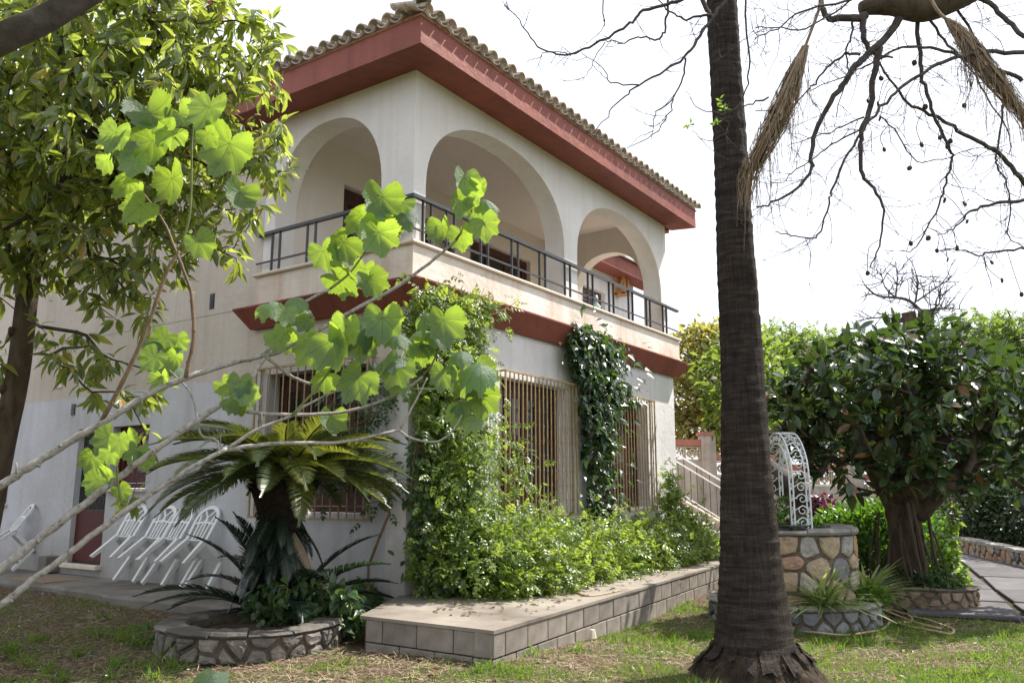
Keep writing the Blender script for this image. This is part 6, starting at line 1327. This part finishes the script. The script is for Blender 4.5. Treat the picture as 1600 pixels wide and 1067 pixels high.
# corner column: blobs placed on the front of the house
cb = [(.1, -.26, 3.45, .4, .24, .3), (.5, -.26, 3.4, .42, .24, .32), (-.12, -.25, 3.3, .22, .2, .25), (.8, -.2, 3.2, .32, .18, .35), (.3, -.26, 2.95, .45, .26, .42), (.9, -.18, 2.7, .28, .18, .4), (.5, -.26, 2.35, .45, .26, .5), (.15, -.22, 2.45, .26, .2, .42), (.45, -.32, 1.8, .42, .32, .45), (.2, -.28, 1.5, .3, .26, .38), (.85, -.2, 1.75, .24, .18, .36), (.45, -.4, 1.1, .48, .38, .4), (.1, -.35, .85, .28, .32, .33), (.85, -.2, 2.2, .24, .14, .38), (.9, -.28, 3.72, .28, .12, .16), (1.3, -.28, 3.82, .22, .08, .08), (.2, -.28, 3.68, .28, .1, .12)]
P, d = blob_pts(cb, 4600, .4); d[:, 1] = -abs(d[:, 1]); climber('climbing_jasmine', 'tall yellow green jasmine climbing the house corner up to the red band', (.35, -.2, .4), P, d, 4600, SPRAY, .15, 'jasmine', 150)
P, d = blob_pts([(-.0, -.25, 1.5, .22, .2, .3), (.1, -.3, 1.1, .25, .2, .35), (.02, -.2, 1.95, .2, .16, .22), (.15, -.45, .7, .3, .25, .25)], 700); climber('dark_climber', 'dark leaved climber with drying leaves at the lower house corner', (.05, -.25, .4), P, d, 700, OVAL, .085, 'shrub', 60, cat='climber')
# low mass along the front
lb = []
for i in range(28):
    x = .35+i*.262; h = np.interp(x, [.3, 1.5, 2.6, 4, 6, 7, 8.2], [.8, .72, .6, .56, .56, .5, .36]); wy = np.interp(x, [.3, 1, 3, 6, 8.2], [1.2, 1.25, 1.0, .85, .55])
    lb.append((x, -.18-wy*.42, .4+h*.36, .42, wy*.5, h*.55)); lb.append((x+.1, -.15-wy*.2+rnd.uniform(-.1, .1), .42+h*.62, .34, wy*.32, h*.42))
    if i % 2: lb.append((x, -.2-wy*.8, .48, .36, .22, .2))
P, d = blob_pts(lb, 11500, .5); P[:, 2] = np.maximum(P[:, 2], .43); P[:, 1] = np.minimum(P[:, 1], -.03); climber('spreading_jasmine', 'low mounded bright green jasmine spreading on the terrace under the front windows', (3.0, -.4, .4), P, d, 11500, SPRAY, .16, 'jasmine', 220, tipz=-.15, out=np.array([-.2, -.6, .5]))
P, d = blob_pts([(1.7, -.24, 1.5, .3, .12, .4), (2.2, -.24, 1.3, .3, .1, .25), (1.6, -.24, 2.2, .18, .1, .3), (2.6, -.22, 1.2, .3, .1, .18), (1.9, -.24, 1.9, .25, .1, .25)], 230); climber('grille_climber', 'thin jasmine shoots clinging to the left part of the first front window grille', (1.9, -.25, .5), P, d, 230, SPRAY, .15, 'jasmine', 50)
P, d = blob_pts([(6.7, -.22, 1.3, .18, .16, .28), (6.7, -.22, 1.6, .12, .11, .22), (6.8, -.3, .95, .25, .24, .28), (6.66, -.2, 1.9, .07, .07, .16)], 620); climber('jasmine_bush', 'upright jasmine bush against the far right end of the house front', (6.9, -.3, .4), P, d, 620, SPRAY, .15, 'jasmine', 50)
ib = [(3.5, -.2, 3.85, .3, .12, .12), (4.7, -.2, 3.55, .35, .14, .25), (3.6, -.2, 3.4, .3, .14, .3), (4.6, -.18, 2.9, .3, .12, .3), (3.75, -.2, 3.75, .5, .16, .22), (4.2, -.2, 3.6, .55, .18, .35), (3.95, -.2, 3.25, .45, .18, .4), (4.35, -.2, 3.15, .5, .16, .35), (3.95, -.2, 2.7, .38, .18, .5), (4.3, -.2, 2.5, .3, .16, .5), (4.05, -.2, 2.1, .36, .18, .5), (4.1, -.2, 1.6, .34, .16, .45), (4.1, -.2, 1.2, .3, .14, .3), (4.85, -.18, 3.1, .35, .1, .15), (5.1, -.18, 2.98, .3, .08, .1), (3.4, -.16, 3.5, .2, .08, .2)]
P, d = blob_pts(ib, 3200, .45); d[:, 1] = -abs(d[:, 1]); climber('ivy', 'dark ivy hanging in a thick column between the two front window grilles', (4.05, -.15, .45), P, d, 3200, IVY, .105, 'ivy', 160, cat='ivy', tipz=-.9, stemmat='darkbark', out=np.array([-.1, -1, .1]))
P, d = blob_pts([(-.25, .75, 1.9, .1, .18, .35), (-.22, .95, 2.3, .1, .15, .25), (-.2, .35, 2.6, .12, .2, .35), (-.2, .25, 1.6, .12, .16, .3)], 260); climber('side_grille_climber', 'sparse green shoots on the right side of the side window grille', (-.15, .4, .4), P, d, 260, SPRAY, .15, 'shrub', 40, out=np.array([-1, -.2, 0]))
# weeds at the left end of the terrace and in its joints
for (px, py, z, lab, n) in ((585, 945, .25, 'green weeds at the left end of the block terrace by the house wall', 260), (1005, 895, .41, 'small green weed sprouting from a joint of the terrace paving', 40)):
    c = onz(px, py, z); plant('weed', lab, 'weed', c, [tuple(c+np.array([0, 0, .1]))+((.28, .28, .16) if n > 100 else (.08, .08, .14))], n, SPRAY, .13, 'hedge', ntw=12)
# dry palm strip lying on the terrace
P = [onz(x, y, .412) for x, y in ((898, 924), (915, 930), (940, 928), (968, 922))]; mb = MB(); mb.tube(smooth_path(P, 4), [.012]*6+[.008]*7, 5); tag(mb.build('dry_stalk', M['hose']), 'dry curved yellow stalk lying on the terrace paving beside the jasmine', 'stalk')

# ================================================================== bare tree hanging in from the upper right
z1 = lambda x, y: (780+x/3.557, y/3.557); z2 = lambda x, y: (1180+x/3.557, y/3.557); zz3 = lambda x, y: (1180+x/3.557, 240+y/3.557)
bt0 = floc(6.6, 6.4); bare = thing('bare_tree', bt0, 'leafless tree with thick dark limb and drooping thin twigs hanging in the upper right sky', 'tree')
mb = MB(); tk = smooth_path([bt0, bt0+np.array([.1, 0, 2.0]), bt0+np.array([0, 0, 4.0]), at(1900, -90, 6.6), at(1640, -90, 6.5), at(1500, -18, 6.4), at(1440, 10, 6.35), at(1390, 4, 6.35), at(1345, 14, 6.35)], 5)
mb.tube(tk, np.interp(np.linspace(0, 1, len(tk)), [0, .5, .8, .9, 1], [.24, .18, .11, .095, .05]), 10); obj('trunk', mesh('trunk', mb.v, mb.f, smooth=True), M['bark'], bare)
mb = MB(); up0 = bt0+np.array([0, 0, 4.0]); ups_ = [smooth_path([up0-np.array([0, 0, .6]), up0+np.array([.1, -.1, .8]), up0+np.array(v)], 4) for v in ((.5, -.6, 3.2), (1.4, .2, 2.6), (-.2, -1.5, 2.8))]
for P in ups_: mb.tube(P, np.linspace(.16, .05, len(P)), 8); twigs(mb, P, .02, 8, 1.3, 1, .0)
mb.build('upper_limbs', M['bark'], bare)['kind'] = 'stuff'
paths = []
def bp_(f, pts, r0, r1, w0=6.3, w1=6.3): paths.append((np.array([at(*f(x, y), w0+(w1-w0)*i/(len(pts)-1)) for i, (x, y) in enumerate(pts)]), r0, r1))
c3 = lambda pts: [(x, y+853.7) for x, y in pts]                  # zoom-3 coordinates continued in zoom-2 frame
bp_(z2, [(820, 80), (730, 200), (620, 310), (560, 370), (480, 480), (400, 600), (330, 740), (310, 870), (320, 940), (220, 1060)]+c3([(90, 275), (10, 300)]), .055, .009, 6.35, 6.0)
bp_(z2, [(690, 270), (660, 400), (640, 600), (600, 700), (585, 800), (600, 980)]+c3([(620, 150), (690, 250), (715, 340), (690, 520), (630, 630)]), .042, .007, 6.3, 6.2)
bp_(z2, [(1494, 300), (1300, 285), (1200, 300), (1050, 350), (900, 430), (780, 520), (680, 620), (600, 720), (520, 850), (430, 1050)]+c3([(415, 240), (380, 390), (350, 450), (300, 470), (190, 460), (110, 430)]), .026, .006, 5.8, 5.8)
bp_(z2, [(1494, 450), (1380, 400), (1200, 340), (1050, 290), (900, 260), (780, 280), (650, 350), (560, 390), (300, 500)], .028, .006, 5.9, 6.2)
bp_(z2, [(690, 350), (800, 520), (900, 600), (1050, 680), (1200, 770), (1330, 830), (1400, 900), (1494, 1010), (1580, 1100)], .014, .04, 6.3, 6.8)
bp_(z2, [(900, 120), (920, 350), (930, 450), (980, 600), (1040, 740), (1090, 850)]+c3([(1090, 50), (1060, 160), (1020, 290), (940, 450), (880, 530), (800, 545)]), .028, .006, 6.4, 6.5)
bp_(z2, [(600, 80), (600, 180), (630, 270), (680, 310), (760, 330)], .045, .012); bp_(z2, [(620, 90), (470, 105), (400, 95), (372, 40), (365, -40)], .05, .03)
bp_(z2, [(545, 100), (530, 200), (510, 300), (512, 400), (450, 640)], .016, .006); bp_(z2, [(590, 300), (500, 305), (420, 360), (340, 450), (290, 510), (180, 600), (0, 620)], .02, .006)
bp_(zz3, [(1560, 255), (1400, 270), (1280, 295), (1190, 320), (1150, 370), (1080, 430), (1010, 445)], .026, .006, 6.6, 6.6); bp_(zz3, [(1560, 515), (1400, 540), (1280, 550), (1240, 570), (1130, 530), (1010, 540)], .018, .006, 6.6, 6.6)
bp_(z2, [(960, 90), (1050, 220), (1150, 330), (1220, 420), (1300, 560), (1400, 720), (1420, 850)], .02, .007, 6.4, 6.6); bp_(z2, [(1100, 30), (1250, 250), (1350, 420), (1380, 600), (1340, 860)]+c3([(1345, 60), (1400, 180), (1420, 340), (1400, 460), (1494, 520)]), .02, .007, 6.5, 6.8)
bp_(z2, [(600, 650), (450, 720), (300, 770), (180, 810)], .011, .004); bp_(z2, [(600, 710), (450, 790), (340, 870), (200, 960), (150, 1020)]+c3([(60, 130)]), .012, .004)
bp_(z2, [(700, -60), (450, 20), (270, 60), (120, 160), (0, 215)], .018, .006, 6.2, 5.8); bp_(z2, [(560, -20), (400, 100), (240, 170), (60, 155), (0, 158)], .014, .005, 6.2, 5.8)
bp_(z2, [(1100, -80), (1300, 20), (1400, 120), (1494, 210)], .03, .03, 6.4, 6.2); bp_(z2, [(690, 640), (800, 760), (900, 900), (1050, 880), (1200, 830), (1300, 820)], .01, .005, 6.4, 6.6)
bp_(z1, [(1330, -60), (1260, 0), (1180, 110), (1100, 230), (1030, 320), (920, 390), (780, 470), (690, 540), (610, 620), (530, 740)], .026, .005, 5.75, 5.6)
bp_(z1, [(1035, 330), (1020, 430), (970, 540), (940, 640), (850, 750), (700, 825)], .013, .004, 5.7, 5.6); bp_(z1, [(970, 540), (880, 620), (860, 700), (840, 775)], .009, .004, 5.7, 5.6); bp_(z1, [(775, 474), (620, 460), (590, 390), (450, 290)], .009, .004, 5.6, 5.6)
bp_(z1, [(1100, -50), (1010, 0), (930, 25), (800, 60), (740, 120), (640, 190), (500, 260), (400, 310), (260, 285), (190, 230), (140, 150), (90, 90), (30, 40)], .022, .004, 5.7, 5.6)
bp_(z1, [(950, -60), (925, 100), (910, 190), (870, 225), (790, 205), (700, 235), (600, 230), (540, 225)], .016, .005, 5.7, 5.6); bp_(z1, [(1115, -40), (1150, 60), (1185, 90)], .03, .02, 5.8, 5.75); bp_(z1, [(1175, 82), (1100, 95), (1020, 105), (950, 70), (860, -20)], .017, .006, 5.75, 5.7)
bp_(z1, [(572, -40), (580, 100), (585, 150)], .009, .006, 5.6, 5.6); bp_(z1, [(1360, -50), (1375, 200), (1390, 380), (1360, 540), (1290, 620), (1170, 620), (1090, 590), (1060, 545)], .013, .004, 5.85, 5.75); bp_(z1, [(1494, 540), (1400, 580), (1330, 610), (1250, 640)], .012, .005, 5.85, 5.8); bp_(z1, [(1280, 690), (1250, 750), (1150, 785), (1090, 740), (1050, 690)], .006, .003, 5.8, 5.8)
bp_(z1, [(400, 305), (260, 290), (210, 330), (155, 338)], .006, .003, 5.6, 5.6); bp_(z1, [(590, 235), (530, 320), (500, 400), (465, 450)], .006, .003, 5.6, 5.6)
tw = MB(); alln = []
for P, r0, r1 in paths:
    Q = smooth_path(P, 4); n = len(Q); Q = Q+.006*NR.normal(size=Q.shape); bm1 = MB(); bm1.tube(Q, np.linspace(r0, r1, n)*.6, 6); bm1.build('branch', M['darkbark'], bare, smooth=True); alln.append(Q)
    L = np.linalg.norm(np.diff(Q, axis=0), axis=1).sum(); right = pix(Q.mean(0))[0] > 1250; twigs(tw, Q, .0032, int(L*(11 if right else 5)), .45 if right else .3, 2 if right else 1, .5)
t_ = tw.build('twigs', M['darkbark'], bare); t_['kind'] = 'stuff'
alln = np.vstack(alln); Vp, Fp = lathe([(.0, -.5), (.35, -.4), (.5, 0), (.35, .4), (.0, .5)], 9); PODM = mesh('seed_pod', np.array(Vp)*[1, .45, 1.1], Fp, smooth=True); PODM.materials.append(M['pod']); sm = MB()
for f, pts in ((z2, [(700, 437), (683, 580), (693, 660), (717, 832), (925, 805), (1028, 765), (1085, 785), (1162, 588), (945, 595), (858, 935), (625, 562), (885, 350), (1070, 815), (1200, 470)]), (zz3, [(1053, 260), (1165, 280), (1178, 378), (962, 470), (865, 500), (1010, 540), (1122, 525), (1070, 590), (1315, 605), (1372, 705), (1480, 783), (625, 665)])):
    for x, y in pts:
        p = at(*f(x, y), 6.4); o = obj('seed_pod', PODM, None, bare, False); o.matrix_local = mat4(np.array(Matrix.Rotation(rnd.uniform(0, 6), 3, 'Z') @ Matrix.Rotation(rnd.uniform(-.5, .5), 3, 'X')), p-bt0, rnd.uniform(.032, .045)); q = alln[np.argmin(np.linalg.norm(alln-p-np.array([0, 0, .2]), axis=1))]; sm.tube(smooth_path([q, (q+p)/2+rdir(1)[0]*.05+np.array([0, 0, .03]), p], 3), .0034, 3, False)
sm.build('pod_stalks', M['darkbark'], bare)['kind'] = 'stuff'
bud = [at(1126, 160, 5.78), at(1130, 172, 5.78), at(1118, 190, 5.78), at(1075, 195, 5.78), at(1130, 165, 5.8)]; P = np.repeat(np.array(bud), 7, 0)+.012*NR.normal(size=(35, 3)); foliage('new_leaves', P, unit(rdir(35)+_U*.4), rdir(35), np.full(35, .04), SMALL, M['bright'], bare)

# ================================================================== grass, straw and litter
def ground_pts(n, lo=6.4, hi=11.5, latlo=-.75, lathi=.72):
    dep = lo-1.2+ (hi-lo+1.2)*NR.random(n)**1.25; lat = (latlo+(lathi-latlo)*NR.random(n))*dep; P = CAM+_F*dep[:, None]+_R*lat[:, None]; return P[:, :2], dep
def nval(x, y, s=1.0, seed=0):
    v = np.zeros_like(x)
    for k in range(1, 5): a = seed*1.7+k*2.1; v += np.sin(x*s*k*math.cos(a)*2.3+y*s*k*math.sin(a)*2.3+a*5)/k
    return v
def free(x, y):
    e = (T2-T0)/np.linalg.norm(T2-T0); side = (x-T0[0])*(-e[1])+(y-T0[1])*e[0]; interr = (side > -.02) & (x > T0[0]-.02) & (y < .16)
    ok = ~interr & ~((x > -1.0) & (y > .15)) & (np.hypot(x-PC[0], y-PC[1]) > PR+.02) & (np.hypot(x-pb[0], y-pb[1]) > .6) & (np.hypot(x-wc[0], y-wc[1]) > RP+.03) & (np.hypot(x-fc[0], y-fc[1]) > FRd+.03)
    la = (x-CAM[0])*_R[0]+(y-CAM[1])*_R[1]-5.7; de = (x-CAM[0])*_F[0]+(y-CAM[1])*_F[1]-9.4; b_ = la*dv[0]+de*dv[1]; a_ = la*dw[0]+de*dw[1]
    return ok & ~((b_ > DB0-.1) & (b_ < DB1+.3) & (a_ > DA0))
def greenness(x, y):
    lat = (x-CAM[0])*_R[0]+(y-CAM[1])*_R[1]; return .55*nval(x, y, 1.3, 1)+.45*nval(x, y, 3.3, 3)+np.where(lat > .9, .72, np.where(lat > -.2, -.15, -.55))+np.where((lat < -2.2), .35, 0)+.9*np.exp(-(np.abs((x-T0[0])*-ed[1]+(y-T0[1])*ed[0])/.12))+.7*np.exp(-np.abs(np.hypot(x-wc[0], y-wc[1])-RP)/.12)
BL = (np.array([(-.05, 0, 0), (.05, 0, 0), (.035, .55, -.03), (-.035, .55, -.03), (.0, 1, -.14), (.0, 1, -.14)]), np.array([(0, 1, 2, 3), (3, 2, 4, 5)]))
XY, dep = ground_pts(190000); g = greenness(XY[:, 0], XY[:, 1]); keep = free(XY[:, 0], XY[:, 1]) & (g+.5*NR.normal(size=len(g)) > .45); XY = XY[keep]; n = len(XY)
P = np.column_stack([XY, gz(XY[:, 0], XY[:, 1])+.004]); d_ = rdir(n); d_[:, 2] = abs(d_[:, 2])+.55; S = .038*(.5+1.0*NR.random(n)); q = nval(XY[:, 0], XY[:, 1], 2.1, 7); S *= np.where(q > .8, 1.7, 1)*np.where(nval(XY[:, 0], XY[:, 1], 5.3, 2) > 1.2, 1.6, 1)
o = foliage('grass', P, unit(d_), unit(rdir(n)+.01), S, BL, M['grass'], None); tag(o, 'short green grass growing in patches on the lawn', 'grass')
XY, dep = ground_pts(70000); g = greenness(XY[:, 0], XY[:, 1]); keep = free(XY[:, 0], XY[:, 1]) & (g+.5*NR.normal(size=len(g)) < .75); XY = XY[keep]; n = len(XY)
P = np.column_stack([XY, gz(XY[:, 0], XY[:, 1])+.008+.012*NR.random(n)]); d_ = rdir(n); d_[:, 2] *= .2; ST = (np.array([(-.04, 0, 0), (.04, 0, 0), (.03, .5, .05), (-.03, .5, .05), (.02, 1, 0), (-.02, 1, 0)]), np.array([(0, 1, 2, 3), (3, 2, 4, 5)]))
o = foliage('straw_litter', P, unit(d_), unit(_U+rdir(n)*.4), .035+.06*NR.random(n)**2, ST, M['straw'], None); tag(o, 'dry straw and cut grass scattered over bare soil', 'straw')
# leaf litter on the terrace in front of the jasmine
n = 420; tx = -.9+8.2*NR.random(n); ty = -1.0-.9*NR.random(n)**1.6+.1*tx*.5; ok = (ty > T0[1]+.08+(tx-T0[0])*.104) & (ty < -.3); n = int(ok.sum())
o = foliage('leaf_litter', np.column_stack([tx[ok], ty[ok], np.full(n, .412)]), unit(rdir(n)*[1, 1, .15]), unit(_U+rdir(n)*.5), .025+.045*NR.random(n), OVAL, M['deadleaf'], None); tag(o, 'small dry leaf litter on the terrace paving before the jasmine', 'leaf litter')
# clover-like ground weeds
XY, dep = ground_pts(9000); keep = free(XY[:, 0], XY[:, 1]) & (nval(XY[:, 0], XY[:, 1], 4.2, 9)+.6*(pix(np.column_stack([XY, 0*XY[:, 0]]))[:, 0] > 480) > 1.25); XY = XY[keep]; n = len(XY); P = np.column_stack([XY, gz(XY[:, 0], XY[:, 1])+.012]); o = foliage('ground_weeds', P, unit(rdir(n)*[1, 1, .3]), unit(_U+rdir(n)*.4), .03+.03*NR.random(n), OVAL, M['bright'], None); tag(o, 'low leafy weeds creeping over bare soil', 'weeds')
# grass tufts with small white flowers, bottom left
tuft = [(40, 1040), (75, 1050), (125, 1030), (150, 1005), (180, 1045), (190, 1010), (230, 1050), (260, 1035), (20, 1020), (100, 1062), (170, 1064), (275, 1052), (215, 1020), (60, 1005), (240, 1062), (310, 1000), (330, 1010)]
for i, (x, y) in enumerate(tuft):
    c = onz(x, y, .03); c[2] = gz(c[0], c[1]); n = 26; a = NR.random(n)*6.28; el = .7+.7*NR.random(n); t = thing('grass_tuft', c, 'tuft of long green grass blades on the shaded lawn at bottom left', 'grass', 'long grass tufts at bottom left')
    foliage('blades', np.tile(c, (n, 1))+.035*NR.normal(size=(n, 3))*[1, 1, 0], np.stack([np.cos(a)*np.cos(el), np.sin(a)*np.cos(el), np.sin(el)], 1), np.tile(_U, (n, 1))+.01, .09+.11*NR.random(n), STRAP, M['grass'], t)
FLM = MB()
for k in range(6): a = k*math.pi/3; FLM.add([(0, 0, 0), (.5*math.cos(a-.35), .5*math.sin(a-.35), .2), (math.cos(a), math.sin(a), .42), (.5*math.cos(a+.35), .5*math.sin(a+.35), .2)], [(0, 1, 2, 3)])
PET = mesh('petals', FLM.v, FLM.f); PET.materials.append(M['petal'])
for i, (x, y) in enumerate([(27, 983), (37, 996), (187, 1016), (31, 1025), (57, 1045), (110, 1050), (52, 1062), (138, 1024), (171, 1037), (164, 1058), (252, 1018), (292, 1052), (137, 1026)]):
    top_ = onz(x, y+14, .03); top_[2] = gz(top_[0], top_[1]); h = .085; t = thing('white_flower', top_, 'tiny white flower on a thin stalk in the grass at bottom left', 'flower', 'tiny white flowers at bottom left'); hd = top_+np.array([.01, .01, h]); mb = MB(); mb.tube([top_, hd], .002, 4); mb.build('stalk', M['greenstem'], t); o = obj('petals', PET, None, t, False); o.matrix_local = mat4(np.array(Matrix.Rotation(rnd.uniform(-.6, .6), 3, 'X')), hd-top_, .014)
# fallen leaves
DL = mesh('fallen_leaf', LANCE[0]*[1, 1, -.6], LANCE[1]); DL.materials.append(M['deadleaf']); XY, dep = ground_pts(230, latlo=-.6, lathi=.55); keep = free(XY[:, 0], XY[:, 1]); XY = XY[keep][:120]
for i, (x, y) in enumerate(XY):
    o = obj('fallen_leaf', DL, None, None, False); tag(o, 'dry brown leaf fallen on the lawn', 'leaf', 'brown leaves fallen on the lawn'); o.matrix_world = mat4(np.array(Matrix.Rotation(rnd.uniform(0, 6.28), 3, 'Z') @ Matrix.Rotation(rnd.uniform(-.25, .25), 3, 'X')), (x, y, float(gz(x, y))+.02), rnd.uniform(.07, .14))
c = onz(926, 993, .1); mb = MB(); stq = [(c[0]+.05*math.cos(a)*rnd.uniform(.7, 1.1), c[1]+.04*math.sin(a), 0) for a in np.linspace(0, 5.5, 7)]; mb.add([(x, y, .08) for x, y, z in stq]+[(c[0]+(x-c[0])*.6, c[1]+(y-c[1])*.6, .16) for x, y, z in stq], [(k, (k+1) % 7, 7+(k+1) % 7, 7+k) for k in range(7)]+[tuple(range(7, 14))])
tag(mb.build('loose_stone', M['marble']), 'pale loose stone lying at the foot of the block terrace', 'stone')
